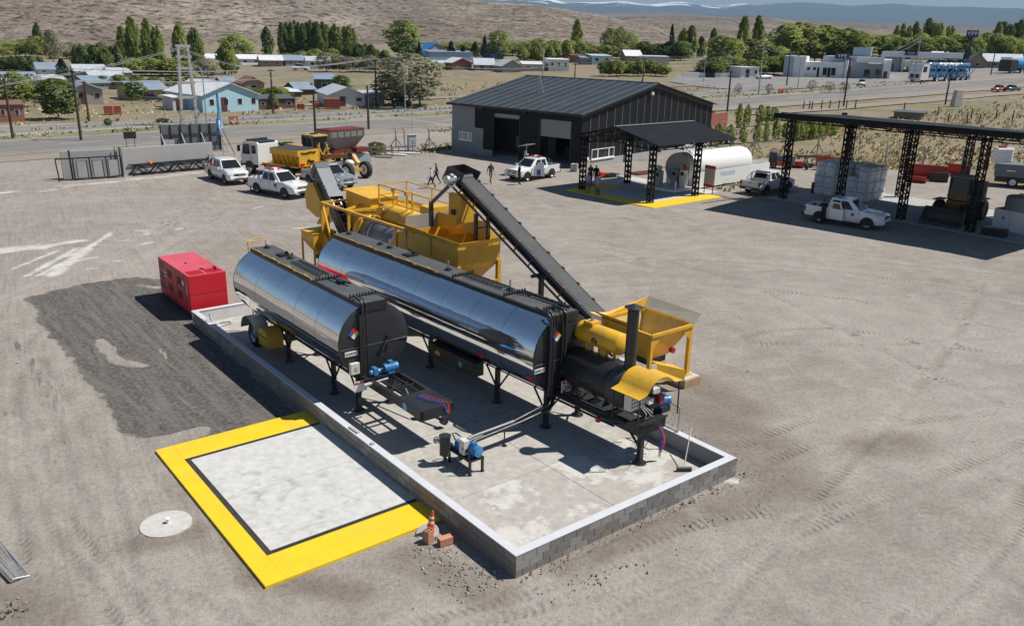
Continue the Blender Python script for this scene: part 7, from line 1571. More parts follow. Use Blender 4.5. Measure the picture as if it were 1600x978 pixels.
def bags():
 e=Vector((0.632,-0.775,0));f=Vector((0.775,0.632,0));yw=math.atan2(e.y,e.x)
 o0=at(1302,307);proto=None
 def shape():
  m=MB();n=20;rg=[]
  for z,s in((0.0,.86),(.04,.93),(.2,.99),(.42,1.0),(.46,.985),(.5,1.0),(.72,.98),(.86,.9),(.92,.74),(.95,.4)):
   rg.append([(0.47*s*math.copysign(abs(math.cos(2*PI*k/n))**.5,math.cos(2*PI*k/n))*(1+.04*noise.noise((k,z*4,1))),0.47*s*math.copysign(abs(math.sin(2*PI*k/n))**.5,math.sin(2*PI*k/n))*(1+.04*noise.noise((k,z*4,7))),z)for k in range(n)])
  m.loft(rg,0,True,True);return m
 spots=[]
 for i in range(5):
  for j in range(3):
   for k in range(3 if not(j==0 and i in(3,))else 2):spots.append((i,j,k))
 r0=None
 for i,j,k in spots:
  p=o0+e*(i*0.93-1.2+rnd.uniform(-.04,.04))+f*(j*0.95+rnd.uniform(-.04,.04))+Vector((0,0,0.05+k*0.84))
  r=yw+rnd.uniform(-.08,.08)
  if r0 is None:
   r0=thing('bulk_bag','white woven bulk bag in the tall stack under the carport','bulk bag',p,r,'bulk bags stacked under the carport');shape().build('bag_body',BAG,r0)
   for s,q in((-1,0),(1,0),(0,-1),(0,1)):
    m=MB()
    if q:m.b2((-.3,q*.472,.62),(.3,q*.482,.66))
    else:m.b2((s*.472,-.3,.62),(s*.482,.3,.66))
    m.build('printed_line',M('bag_print',(0.1,0.1,0.13),0.8),r0)
  lab='white bulk bag in the %s layer of the stack, %s column, %s row'%(('bottom','middle','top')[k],('leftmost','second','middle','fourth','rightmost')[i],('front','middle','back')[j])
  if i+j+k==0:r0['label']=lab
  else:dup(r0,p,r,lab)
 for k,(i,j)in enumerate(((1.6,1.2),(3.0,1.8))):
  m=MB()
  for q in range(16):c=Vector((rnd.uniform(-.6,.6),rnd.uniform(-.4,.4),rnd.uniform(0,.16)));m.poly([c+Vector((rnd.uniform(-.25,.25),rnd.uniform(-.25,.25),rnd.uniform(-.05,.12)))for _ in range(4)])
  o=m.build('torn_cover',WHT,None,o0+e*(i-1.2)+f*j+Vector((0,0,2.62)),0,fix=False);tag(o,'crumpled white sheet on the left of the bag stack top' if k==0 else 'crumpled white sheet on the right of the bag stack top','sheet')
bags()
for k,(px,py,lab)in enumerate(((1272,302.5,'faded red steel drum at the left of the pair before the white bag stack'),(1284,301,'faded red steel drum touching the white bag stack'),(1279,296,'faded red steel drum behind the front pair by the bag stack'))):
 t=thing('steel_drum',lab,'drum',at(px,py),0,'red drums beside the bags');m=MB();n=22;m.loft([[(r*math.cos(2*PI*q/n),r*math.sin(2*PI*q/n),z)for q in range(n)]for r,z in((.05,.01),(.29,.0),(.29,.28),(.305,.3),(.29,.32),(.29,.58),(.305,.6),(.29,.62),(.29,.88),(.27,.88),(.27,.86),(.05,.86))],0,True,True);m.build('drum_body',M('drum_red',(0.26,0.035,0.035),0.55,var=0.2,scale=4,dirt=0.5,dirtcol=(0.15,0.06,0.05)),t)
PLW=M('plough_red',(0.48,0.055,0.03),0.5,var=0.15,scale=2,dirt=0.4,dirtcol=(0.25,0.06,0.04))
def plough(label,px,py,yaw,L_=3.0,h=1.1,frame=True):
 t=thing('snow_plough',label,'snow plough',at(px,py),yaw);n=8
 prof=[(0.35*(1-math.sin(PI*.5*k/n*1.3)),h*k/n)for k in range(n+1)]
 m=MB();m.ext(prof+[(x+.03,z)for x,z in reversed(prof)],-L_/2,L_/2,'yz');q=m.build('mouldboard',PLW,t)
 q.rotation_euler=(0,0,0)
 for k in range(5):x=-L_/2+.1+k*(L_-.2)/4;m=MB();m.ext([(0.36,0),(0.75,0.0),(0.4,h*.55),(0.12,h*.9)],x-.025,x+.025,'yz');m.build('rib',PLW,t)
 m=MB();m.bar((-L_/2,0.02,h),(L_/2,.02,h),.1);m.build('top_edge',PLW,t);m=MB();m.box((0,0.42,.04),(L_,.1,.08));m.build('wear_strip',BLK,t)
 if frame:m=MB();m.bar((-.5,.7,.35),(0,1.6,.5),.12);m.bar((.5,.7,.35),(0,1.6,.5),.12);m.box((0,.75,.45),(1.3,.16,.3));m.cyl((0,.8,.5),(0,1.4,.9),.06,None,8);m.build('push_frame',BLK,t)
plough('long red snow plough lying behind the bag stack',1303,268,rad(-30),3.4,1.3);plough('broad red snow plough blade behind the right carport posts',1445,280,rad(-30),3.6,1.25);plough('narrow red snow plough end nearest the loader cab',1495,276,rad(-35),1.8,1.1);plough('small low red blade lying before the broad red plough',1430,286,rad(-28),1.7,.55,False);plough('small red blade by the black machine left of the ploughs',1243,263,rad(-20),1.4,.6,False)
def blackbits():
 t=thing('black_machine','dark grey towed machine with black hood beside the first carport post','machine',at(1218,264),rad(-20));m=MB();m.b2((-1.1,0,.2),(-.4,1.1,1.5));m.build('black_hood',BLK,t,bevel=.05);m=MB();m.b2((-.4,.1,.35),(1.3,1.0,1.25));m.build('engine_block',M('machine_grey',(0.12,.14,.16),.5,var=.3,scale=3),t,bevel=.04);m=MB();m.bar((-.2,.5,1.2),(.1,.6,2.2),.1);m.bar((.1,.6,2.2),(.7,.5,1.6),.1);m.build('jib',M('grader_yellow'),t)
 for x in(-.6,.8):wheel(t,x,-.1,.3,.3,.2,'y',PLW,face=-1)
 m=MB();m.b2((-.3,-.2,.3),(.5,0,.7));m.build('red_grid',PLW,t)
 t=thing('frame_trailer','black steel frame trailer lying between the machine and the long red plough','frame',at(1268,262),rad(-20));m=MB()
 for y in(0,1.2):m.bar((-1.8,y,.9),(1.6,y,1.1),.1);m.bar((-1.8,y,.2),(1.6,y,.2),.1)
 for x in(-1.8,-.7,.4,1.6):m.bar((x,0,.2),(x,0,1.05),.08);m.bar((x,1.2,.2),(x,1.2,1.05),.08);m.bar((x,0,1),(x,1.2,1),.08)
 m.build('frame_bars',BLK,t);m=MB();m.b2((-1.7,.05,.25),(.2,1.1,.3));m.build('frame_floor',BLK,t)
 t=thing('tyre','small loose tyre lying on the gravel before the long red plough','tyre',at(1260,265.5)+Vector((0,0,.25)),0);wheel(t,0,0,0,.26,.18,'x',BLK,'tyre')
 t=thing('black_block','black slotted steel block right of the low red blade','block',at(1466,285),rad(-25));m=MB();m.b2((-.75,0,.05),(.75,.7,.75));m.build('block_body',BLK,t)
 for k in range(8):m=MB();m.b2((-.68+k*.18,-.03,.2),(-.58+k*.18,.73,.85));m.build('tooth',BLK2,t)
 a,b=at(1548,358),at(1612,371);d=b-a;yw=math.atan2(d.y,d.x)
 t=thing('white_tray','white steel tray with small dark emblem at the right edge of the carport','tray',a,yw);L_=d.length*1.6
 for p,q,nm in(((0,0,.1),(L_,.06,1.4),'side_panel'),((0,.06,.1),(.06,2.2,1.45),'end_panel'),((0,2.14,.1),(L_,2.2,1.4),'side_panel'),((.06,.06,.1),(L_,2.14,.18),'tray_floor')):m=MB();m.b2(p,q);m.build(nm,M('tank_white'),t)
 m=MB();m.b2((0,-.01,.05),(L_,.01,.14));m.build('bottom_rail',WHT,t);m=MB();m.b2((.62,-.006,.8),(.74,0,.98));m.build('emblem',DECAL['blue'],t)
 for x in(1.1,2.2):m=MB();m.b2((x,-.012,.15),(x+.03,0,1.35));m.build('panel_seam',GREY,t)
 t=thing('grey_tank','grey upright tank standing in the white tray at the right edge','tank',a+Vector((math.cos(yw+.8),math.sin(yw+.8),0))*1.5+Vector((0,0,.18)),yw);m=MB();n=28
 m.loft([[(x*r,y*r,z)for x,y in[(math.cos(2*PI*k/n),math.sin(2*PI*k/n))for k in range(n)]]for r,z in((.9,0),(.92,.1),(.92,2.0),(.8,2.12),(.3,2.2))],0,True,True);m.build('tank_shell',M('tank_grey',(0.27,.265,.26),.6,var=.1),t);m=MB();m.cyl((0,0,2.18),(0,0,2.28),.22,None,14);m.build('lid',GREY,t)
 for z in(.5,.62,1.6):m=MB();m.loft([[(.93*math.cos(2*PI*k/n),.93*math.sin(2*PI*k/n),zz)for k in range(n)]for zz in(z,z+.05)],0,True,False);m.build('hoop_band',M('tank_grey'),t)
 t=thing('battery_box','low black box on the ground before the white tray','box',at(1531,367),yw+.15);m=MB();m.b2((0,0,0),(1.45,.6,.55));m.build('box_body',BLK,t,bevel=.03);m=MB();m.b2((.6,-.02,.15),(.85,.01,.4));m.build('latch',BLK2,t)
 t=thing('old_trailer','blue grey flat trailer with white louvred box and a big tyre on top','trailer',at(1560,292),rad(-28));SL=M('slate_paint',(.13,.155,.18),.6,var=.15,scale=1.5,dirt=.4,dirtcol=(.2,.18,.16))
 m=MB();m.b2((-.5,0,.9),(6,2.2,2.0));m.build('trailer_body',SL,t,bevel=.04)
 for x in(0.9,2.4,3.9):m=MB();m.b2((x,-.03,.95),(x+.08,.02,1.95));m.build('body_rib',SL,t)
 for x in(.4,1.9):m=MB();m.b2((x,-.02,1.4),(x+.7,.01,1.5));m.build('white_stripe',WHT,t)
 m=MB();m.b2((-.4,.4,.4),(6,1.8,.9));m.build('chassis',BLK,t)
 for x in(1,4.5):wheel(t,x,.2,.45,.45,.3,'y',WHT,face=-1)
 o=thing('louvre_box','white louvred box with a red lamp standing on the old trailer','box',on_vehicle(t,(-.6,.6,2.0)),rad(10));m=MB();m.b2((0,0,0),(1.7,.5,1.3));m.build('box_body',WHT,o)
 for k in range(7):m=MB();m.slab([(.06,-.06,.12+k*.17),(1.64,-.06,.12+k*.17),(1.64,.0,.2+k*.17),(.06,0,.2+k*.17)],.015);m.build('louvre',WHT,o)
 m=MB();m.box((.6,.2,1.38),(.6,.3,.16));m.build('red_lamp',M('red_lens'),o)
 o=thing('tractor_tyre','big black tyre lying on the old trailer','tyre',on_vehicle(t,(2.9,1.0,2.28)),0);o.rotation_euler=(rad(20),rad(55),.5);wheel(o,0,0,0,.8,.42,'x',BLK,'tyre')
blackbits()
# ================================================================== LEFT ENTRANCE: WALL, GATES, HOARDING, FLAG
def entrance():
 a,b,c=Vector((-35.7,66.0,0)),Vector((-32.27,68.45,0)),Vector((-26.63,74.22,0))
 CW=M('panel_concrete',(0.40,0.395,0.385),.9,var=.08,scale=.8,dirt=.5,dirtcol=(.32,.31,.30))
 for k,(p,q)in enumerate(((a,b),(b+(c-b).normalized()*.25,c))):
  d=q-p;t=thing('concrete_wall',('short' if k==0 else 'long')+' plain grey concrete wall '+('behind the black gate frames' if k==0 else 'behind the black lattice girder'),'wall',p,math.atan2(d.y,d.x));m=MB();m.b2((0,0,0),(d.length,.22,2.2));m.build('wall_panel',CW,t,bevel=.02)
  if k==1:m=MB();m.box((d.length-.3,-.2,.9),(.5,.2,.6));m.build('meter_box',M('grey_render'),t)
 d=(b-a).normalized();yw=math.atan2(d.y,d.x)
 t=thing('steel_gate','black steel gate frame with grey panels leaning before the short wall','gate',a-Vector((-d.y,d.x,0))*.9,yw);L_=(b-a).length
 for x in(.7,1.9,3.1,L_):m=MB();m.bar((x,0,0),(x,.25,1.75),.1);m.build('upright',BLK,t)
 for z,y in((1.7,.24),(.12,.02)):m=MB();m.bar((-.5,y,z),(L_,y,z),.09);m.build('rail',BLK,t)
 m=MB();m.bar((-.5,.24,1.7),(-.4,.1,0),.09);m.build('upright',BLK,t);m=MB();m.bar((.6,.5,0),(.55,.5,2.3),.12);m.build('gate_post',BLK,t)
 for x in(.95,2.1,3.25):
  m=MB();m.slab([(x,.1,.2),(x+.75,.1,.2),(x+.75,.27,1.45),(x,.27,1.45)],.03);m.build('grey_panel',M('grey_render'),t)
  m=MB();m.bar((x,.1,.15),(x,.28,1.5),.05);m.bar((x+.75,.1,.15),(x+.75,.28,1.5),.05);m.build('panel_edge',BLK,t)
 for k,x in enumerate((-.3,.05)):
  p=b+d*x;t=thing('gate_post',('left' if k==0 else 'right')+' of the two thin black posts at the gap between the walls','post',p-Vector((-d.y,d.x,0))*.15,yw);m=MB();m.bar((0,0,0),(0,0,2.35),.1 if k else.05);m.build('post_bar',BLK,t)
 d=(c-b).normalized();yw=math.atan2(d.y,d.x);p=b+d*.6-Vector((-d.y,d.x,0))*.8
 t=thing('lattice_girder','black zigzag steel girder lying on the ground along the long wall','girder',p,yw)
 for y in(0,.7):truss(t,(0,y,.08),(6.6,y,.08),.75,step=.75,name='lattice_side',th=.08)
 m=MB()
 for k in range(5):m.bar((.2+k*1.5,0,.85),(.9+k*1.5,.7,.85),.06)
 m.build('cross_bars',LAT,t)
 m=MB();m.cyl((1.6,.3,.85),(1.9,.4,1.0),.2,.12,10);o=m.build('orange_buoy',M('orange_sack'),None,p,yw);tag(o,'orange lump lying on top of the black girder','bundle')
 m=MB();m.box((0,0,.25),(.5,.35,.4));o=m.build('hollow_block',CLAY,None,at(322,262),.8);tag(o,'stack of clay blocks on the pavement at the end of the long wall','bricks')
 a,b=at(254,241),at(346,236);d=b-a;t=thing('hoarding','rear of a tall hoarding of grey sheets on black props behind the concrete wall','billboard',a,math.atan2(d.y,d.x));L_=d.length;h=2.75;n=6
 for k in range(n):m=MB();m.b2((L_*k/n+.03,0,.1),(L_*(k+1)/n-.03,.05,h));m.build('sheet',M('hoarding_back',(.13,.14,.155),.6,var=.2,scale=1.2,dirt=.4,dirtcol=(.2,.2,.2)),t)
 for k in range(n+1):m=MB();m.bar((L_*k/n,-.05,0),(L_*k/n,-.05,h),.09);m.build('post',BLK,t);
 for k in(0,2,4,6):m=MB();m.bar((L_*k/n,-.1,1.9),(L_*k/n+.3,-1.3,0),.08);m.build('prop',BLK,t)
 for z in(.9,1.8):m=MB();m.bar((0,-.06,z),(L_,-.06,z),.06);m.build('rail',BLK,t)
 m=MB();m.b2((.15,-.1,.1),(1.2,-.07,1.35));m.build('white_sheet',M('board_grey'),t)
 p=at(205,231);t=thing('road_sign','back of a small black sign above the concrete wall','sign',p,.6);m=MB();m.b2((-.6,0,.9),(.6,.04,1.6));m.build('panel',BLK2,t);m=MB();m.bar((-.4,.06,0),(-.4,.06,1),.05);m.bar((.4,.06,0),(.4,.06,1),.05);m.build('post',BLK,t)
 p=at(350,243);t=thing('flagpole','tall pole with a hanging light blue and white flag by the concrete wall','flagpole',p,0);m=MB();m.tube([(0,0,0),(-.05,0,6.4)],[.05,.03],8);m.build('pole',GALV,t)
 for k,(c_,y)in enumerate(((M('flag_blue',(.08,.36,.72),.8),-.02),(M('flag_white',(.7,.72,.74),.8),.05),(M('flag_blue'),.12))):
  m=MB();rings=[]
  for i in range(12):
   z=5.9-i*.36;w=.12+.05*math.sin(i*.9)+.012*i;rings.append([(-.12-w*math.cos(q*.9+k)*.9-.03*i*.3,y-.1+w*math.sin(q*1.2+i*.5+k*2),z)for q in range(5)])
  m.loft(rings,0,True,False,False);m.build('flag_stripe',c_,t,fix=False)
 m=MB();m.bar((.1,0,0),(.9,-.4,0),.02);m.bar((0,0,2.6),(1.0,.3,0),.06);m.build('stay',M('rust_red'),t)
entrance()
# ================================================================== YARD EDGES: POSTS, CABINET, SCRAP, SHRUBS
def angled_post(label,px,py,h=2.15,brace=False,yaw=0.0,group='concrete fence posts with bent tops'):
 t=thing('fence_post',label,'fence post',at(px,py),yaw,group);PC=M('post_concrete',(.46,.45,.43),.9,var=.1,scale=4)
 m=MB();m.bar((0,0,0),(0,0,h*.82),.13);m.bar((0,0,h*.82),(-.22,0,h),.12);m.build('post',PC,t)
 if brace:
  for s in(-1,1):m=MB();m.bar((0,0,h*.5),(s*.7,.1,0),.09);m.build('brace',PC,t)
angled_post('bent top concrete post with braces left of the steel cabinet, farther of two',618.8,231,brace=True);angled_post('bent top concrete post just left of the grey steel cabinet',632,231);angled_post('bent top concrete post with braces between the cabinet and the workshop',670.5,231,brace=True);angled_post('bent top concrete post touching the left corner of the workshop',706.5,229)
angled_post('bent top concrete post behind the white fuel tank',1140.6,229.5);angled_post('braced concrete post right of the white fuel tank',1179,233,brace=True);angled_post('bent top concrete post behind the first carport post',1229,236);angled_post('bent top concrete post behind the black steel frame',1276.5,240,brace=True);angled_post('bent top concrete post behind the long red plough',1328,248);angled_post('leaning braced concrete post behind the bag stack',1383,256,brace=True,yaw=.3);angled_post('bent top concrete post behind the broad red plough',1441,262);angled_post('bent top concrete post left of the old trailer',1501,268)
p=at(643.5,236);t=thing('electric_cabinet','pale grey electric cabinet standing at the yard edge','cabinet',p,rad(30));m=MB();m.b2((-.42,-.3,0),(.42,.3,1.65));m.build('cabinet_body',M('cabinet_grey',(.52,.53,.54),.5),t,bevel=.02);m=MB();m.slab([(-.47,-.36,1.72),(.47,-.36,1.72),(.47,.36,1.66),(-.47,.36,1.66)],.05);m.build('cabinet_roof',WHT,t);m=MB();m.b2((-.1,-.32,.8),(.25,-.3,1.2));m.build('inspection_window',GREY,t);m=MB();m.tube([(.1,.1,1.7),(.1,.1,5.2)],.025,6);m.build('mast',GALV,t)
def scrap():
 WD=M('weathered_timber',(.33,.27,.2),.85,var=.25,scale=4)
 t=thing('timber_crate','weathered timber crate frame on the scrap heap left of the cabinet','crate',at(581,246),.3)
 for z in(.05,.5,.9):
  for y in(0,1.1):m=MB();m.bar((0,y,z),(2.1,y,z+.05),.09,.05);m.build('slat',WD,t)
 for x in(0,.7,1.4,2.1):
  for y in(0,1.1):m=MB();m.bar((x,y,0),(x,y,1),.07);m.build('stake',WD,t)
 t=thing('scrap_frame','rusty steel bed frame with springs lying on the scrap heap','scrap',at(617,240),.1)
 for k in range(5):m=MB();m.bar((k*.7-1,0,.05),(k*.7-1,.3,.8),.07);m.build('stand',M('rust_red'),t)
 m=MB();m.bar((-1.1,.2,.55),(2.2,.2,.75),.07);m.bar((-1.1,.1,.25),(2.2,.1,.3),.07);m.build('bars',M('rust_brown',(.11,.075,.055),.8),t)
 for k,(px,py,L_,r,lab)in enumerate(((600,247,1.6,.1,'pale plank at the left of the scrap heap'),(620,243.5,2.0,-.1,'white sheet metal strip in the middle of the scrap heap'),(640,241.5,2.2,.15,'long white board at the right of the scrap heap'))):
  m=MB();m.box((0,0,.12),(L_,.35,.1));o=m.build('plank',WHT if k else WD,None,at(px,py),r);o.rotation_euler=(.05,.04,r);tag(o,lab,'plank')
 t=thing('glass_cab_part','pale blue tinted cab shell lying under the grey hopper','scrap',at(548,254),.3);m=MB();m.loft([[(0,0,0),(2.0,0,0),(2.0,1.2,0),(0,1.2,0)],[(.3,.2,.8),(1.8,.2,.8),(1.8,1,.8),(.3,1,.8)]],0,False,True);m.build('shell',M('pale_blue_shell',(.36,.42,.43),.5),t)
 t=thing('orange_tool','orange and black machine part lying on the kerb behind the canopy posts','machine part',at(953,277),.6);m=MB();m.b2((-.8,-.3,0),(.5,.3,.35));m.build('part_body',BLK,t,bevel=.05);m=MB();m.b2((-1.1,-.2,.1),(-.5,.3,.5));m.build('orange_end',ORA,t,bevel=.05);m=MB();m.bar((.3,0,.3),(1.2,.2,.15),.15);m.build('arm',M('rust_brown'),t)
 m=MB();m.box((0,0,.08),(3.2,1.2,.12));o=m.build('steel_plate',M('rust_red'),None,at(1008,271),.7);tag(o,'rusty red steel plate lying by the workshop gable','plate')
 m=MB();m.box((0,0,.1),(1.0,.8,.16));o=m.build('panel',GREY,None,at(975,279),.7);tag(o,'light grey panel lying near the orange machine part','panel')
scrap()
# ================================================================== TREES
def leaf_mat(name,c,c2):
 m,nt,b=_nodes(name);MATS[name]=m
 oi=nt.nodes.new('ShaderNodeObjectInfo');tc=nt.nodes.new('ShaderNodeTexCoord');n=noise_n(nt,tc.outputs['Object'],9.0,4,.7)
 f=math_n(nt,'ADD',math_n(nt,'MULTIPLY',n.outputs[0],.75),math_n(nt,'MULTIPLY',oi.outputs['Random'],.3))
 col=ramp_n(nt,f,[(.35,c),(.75,c2)]).outputs[0]
 lk(nt,col,b.inputs['Base Color']);b.inputs['Roughness'].default_value=.75;b.inputs['Specular IOR Level'].default_value=.2
 t=nt.nodes.new('ShaderNodeBsdfTranslucent');lk(nt,col,t.inputs[0]);ad=nt.nodes.new('ShaderNodeMixShader');ad.inputs[0].default_value=.48
 lk(nt,b.outputs[0],ad.inputs[1]);lk(nt,t.outputs[0],ad.inputs[2]);lk(nt,ad.outputs[0],nt.nodes['Material Output'].inputs[0]);return m
LEAF=dict(poplar=leaf_mat('poplar_leaf',(.20,.245,.06),(.36,.40,.12)),dark=leaf_mat('dark_leaf',(.11,.16,.046),(.22,.28,.085)),round=leaf_mat('spring_leaf',(.22,.28,.06),(.38,.43,.12)),pale=leaf_mat('willow_leaf',(.27,.27,.165),(.44,.43,.29)),bare=leaf_mat('bare_twigs',(.22,.19,.155),(.34,.30,.26)),conifer=leaf_mat('conifer_needles',(.022,.042,.024),(.055,.08,.045)))
BARK=M('bark',(.13,.105,.085),.9,var=.3,scale=9)
PROTO={}
def crown_proto(kind,v):
 R=random.Random(v*17+len(kind));m=MB();tr=MB()
 n=dict(poplar=1100,dark=1100,round=1300,pale=1700,bare=900,conifer=1000,young=480)[kind]
 lf=.036 if kind in('poplar','dark','conifer')else.038
 if kind in('bare','pale'):lf=.021 if kind=='bare' else.028
 base=dict(poplar=.08,dark=.08,round=.18,pale=.16,bare=.2,conifer=.07,young=.14)[kind]
 def rad_(z):
  t=(z-base)/(1-base)
  if kind in('poplar','dark','young'):return.5*(max(.03,math.sin(PI*min(1,.14+t*.83)))**.5)*(1-.22*t)
  if kind=='conifer':return.5*(1-t)**.85+.03
  return.5*math.sqrt(max(0.02,1-(2*t-.85)**2/1.4))
 cl=[(R.uniform(base,.97),R.uniform(0,2*PI),R.uniform(.6,1.02))for _ in range(90)]
 for i in range(n):
  z,a,q=R.choice(cl);z=min(.995,max(base*.8,z+R.gauss(0,.06)));a+=R.gauss(0,.28);r=rad_(z)*min(1.1,q+R.gauss(0,.13))*(1+.2*math.sin(a*3+v*2+z*9))
  c=Vector((r*math.cos(a),r*math.sin(a),z));s=lf*R.uniform(.6,1.5);d=Vector((R.gauss(0,1),R.gauss(0,1),R.gauss(0,.7))).normalized();e=d.orthogonal().normalized()
  st=1.9 if kind in('poplar','dark','young')else 1.0
  f=d.cross(e);k1=Vector((e.x*1.6,e.y*1.6,e.z*st*.7))*s;k2=Vector((f.x*1.6,f.y*1.6,f.z*st*.7))*s
  m.add([c-k1,c+k2*.8,c+k1,c-k2],[(0,1,2,3)])
 m.nrm=True
 tr.tube([(0,0,-.03),(.004,.003,.3),(0,0,.86)],[.022,.017,.004],6)
 for i in range(9 if kind not in('pale','bare')else 15):
  z=R.uniform(base*.6,.7);a=R.uniform(0,2*PI);up=.32 if kind in('poplar','dark','young')else.14;r=rad_(min(.95,z+up))*.85
  tr.tube([(0,0,z*.8),(r*.5*math.cos(a),r*.5*math.sin(a),z+up*.4),(r*math.cos(a),r*math.sin(a),z+up)],[.011,.007,.002],4)
 return m,tr
def soft(o):
 """leaves turned to face out of the crown, shaded softly"""
 me=o.data;R=random.Random(3);N=[];bm=bmesh.new();bm.from_mesh(me)
 for f in bm.faces:
  c=f.calc_center_median();r=Vector((c.x,c.y,0));r=r.normalized()if r.length>1e-4 else Vector((0,0,1));v=r*.7+Vector((0,0,.55));f.normal_update()
  if f.normal.dot(v)<0:f.normal_flip()
  w=(v+Vector((R.gauss(0,.25),R.gauss(0,.25),R.gauss(0,.25)))+f.normal*.5).normalized();N+=[w]*len(f.verts)
 bm.to_mesh(me);bm.free();me.normals_split_custom_set(N);return o
def tree(kind,leaf,px,py,top,w,label,group=None,nm=None):
 p=at(px,py);s=mpp(p);h=(py-top)*s;wd=w*s*(1.3 if kind in('poplar','dark','round')else 1.1);v=rnd.randrange(3);key=(kind,leaf,v)
 nm=nm or dict(poplar='poplar_tree',dark='poplar_tree',round='leafy_tree',pale='willow_tree',bare='bare_tree',conifer='conifer_tree',young='young_poplar')[kind]
 if key not in PROTO:
  t=thing(nm,label,'tree',p,rnd.uniform(0,6),group);m,tr=crown_proto(kind,v);soft(m.build('crown',LEAF[leaf],t,fix=False));tr.build('trunk',BARK,t);PROTO[key]=t
 else:
  t=dup(PROTO[key],p,rnd.uniform(0,6),label);t.name=nm
  if 'group' in t:del t['group']
  if group:t['group']=group
 t.scale=(wd,wd,h)
def row(kind,leaf,xs,py,top,w,label,group,j=4):
 for i,x in enumerate(xs):
  f=i/max(1,len(xs)-1);b=py if isinstance(py,(int,float))else py[0]+(py[1]-py[0])*f;tp=top if isinstance(top,(int,float))else top[0]+(top[1]-top[0])*f
  n=len(xs);tree(kind,leaf,x+rnd.uniform(-1.5,1.5),b+rnd.uniform(-1,1),tp+rnd.uniform(-j,j),w*rnd.uniform(.8,1.25),label+', '+('leftmost' if i==0 else 'rightmost' if i==n-1 else ORD[i]+' from left'),group)
ORD='first second third fourth fifth sixth seventh eighth ninth tenth eleventh twelfth thirteenth fourteenth'.split()
def rng(a,b,s):return[a+s*i for i in range(int((b-a)/s)+1)]
for x,b,tp,w,k,lf,lab in((64,88,40,13,'poplar','dark','lone dark poplar on the far left before the hill'),(84,98,50,24,'pale','pale','pale loose tree right of the lone dark poplar'),(195,102,46,16,'poplar','poplar','left tall poplar of the pair above the grey roofs'),(212,104,32,19,'poplar','poplar','tallest poplar above the grey roofed houses on the left'),(236,108,35,18,'poplar','poplar','tall green poplar left of the concrete double pole'),(250,108,45,16,'poplar','poplar','poplar right beside the tall green one left of the double pole'),(284,106,42,18,'poplar','poplar','poplar rising straight behind the concrete double pole'),(307,104,48,20,'poplar','dark','dark poplar just right of the concrete double pole'),(92,186,126,46,'round','dark','big dark bushy tree beside the brick ruin at left'),(26,168,116,40,'round','round','green bushy tree above the brick ruin'),(54,166,118,36,'bare','bare','bare grey tree between the two bushy ones at left'),(100,128,94,26,'conifer','conifer','dark conifer among the roofs on the left'),(214,156,128,26,'round','dark','dark bush left of the cream house'),(325,122,93,36,'pale','pale','pale grey willow behind the light blue house'),(357,116,68,26,'poplar','poplar','broad green poplar right of the pale willow'),(372,90,56,42,'pale','round','wide pale round tree below the hill slope'),(419,88,46,15,'dark','dark','lone dark poplar left of the long poplar row'),(631,92,36,40,'round','poplar','big oval dense tree left of the blue roofed hall'),(655,96,68,11,'conifer','conifer','small conifer in front of the blue gable'),(705,94,66,18,'conifer','conifer','left conifer before the pale blue hall'),(724,94,73,13,'conifer','conifer','smallest conifer before the pale blue hall'),(742,94,67,18,'conifer','conifer','conifer left of the tall one by the blue roof'),(757,93,58,14,'conifer','conifer','tallest conifer touching the blue roof'),(640,166,88,88,'pale','pale','huge pale willow beside the highway crossing'),(612,163,112,40,'pale','pale','left lobe willow standing beside the huge pale willow'),(780,92,50,34,'pale','round','pale leafy tree right of the blue roof'),(900,84,34,15,'poplar','round','tall thin poplar above the workshop roof'),(885,93,65,16,'poplar','poplar','short green poplar left of the brick house in the middle'),(952,88,47,24,'pale','round','left one of the hazy trees behind the light blue house'),(968,88,45,20,'pale','round','tallest of the hazy trees behind the light blue house'),(986,88,54,24,'pale','round','right one of the hazy trees behind the light blue house'),(1047,94,42,14,'conifer','conifer','tall dark conifer in the middle distance'),(1094,90,60,13,'dark','dark','dark slim tree left of the white wall grove'),(1066,92,48,15,'poplar','round','pale poplar right of the tall conifer'),(1078,92,44,16,'poplar','poplar','tallest poplar right of the tall conifer'),(1112,94,48,12,'dark','dark','slim dark poplar at the left end of the big grove'),(1110,120,92,36,'round','dark','dark round tree behind the low white wall'),(1157,104,32,17,'poplar','poplar','left tall poplar sticking out of the big grove'),(1179,102,31,15,'poplar','poplar','right tall poplar sticking out of the big grove'),(535,152,120,24,'round','dark','green tree behind the white gabled house'),(428,170,146,12,'round','round','small green tree before the brown garages'),(510,112,84,30,'pale','pale','pale willow right of the white town roofs')):
 tree(k,lf,x,b,tp,w,lab)
row('dark','dark',rng(443,505,6.2),90,40,11,'tall dark poplar in the tight row below the hill','dark poplar row');row('poplar','poplar',rng(510,556,7),89,(42,50),13,'green poplar in the right part of the row below the hill','green poplar row')
row('poplar','dark',rng(546,606,9),97,(66,78),16,'conical green tree in the descending row left of the oval tree','descending conical trees');row('poplar','dark',rng(122,186,9),110,75,17,'green poplar in the row behind the left grey roofs','poplars behind the left roofs');row('poplar','dark',rng(2,66,7),111,90,14,'low dark poplar in the hedge at the far left','far left poplar hedge')
row('pale','round',rng(5,60,18),90,62,30,'hazy round tree at the foot of the left hill','hazy trees at the hill foot');row('pale','pale',rng(105,185,20),92,70,30,'greyish tree at the foot of the hill behind the poplars','grey trees at the hill foot');row('pale','pale',rng(530,600,16),112,92,30,'low grey green willow left of the huge willow','low willows')
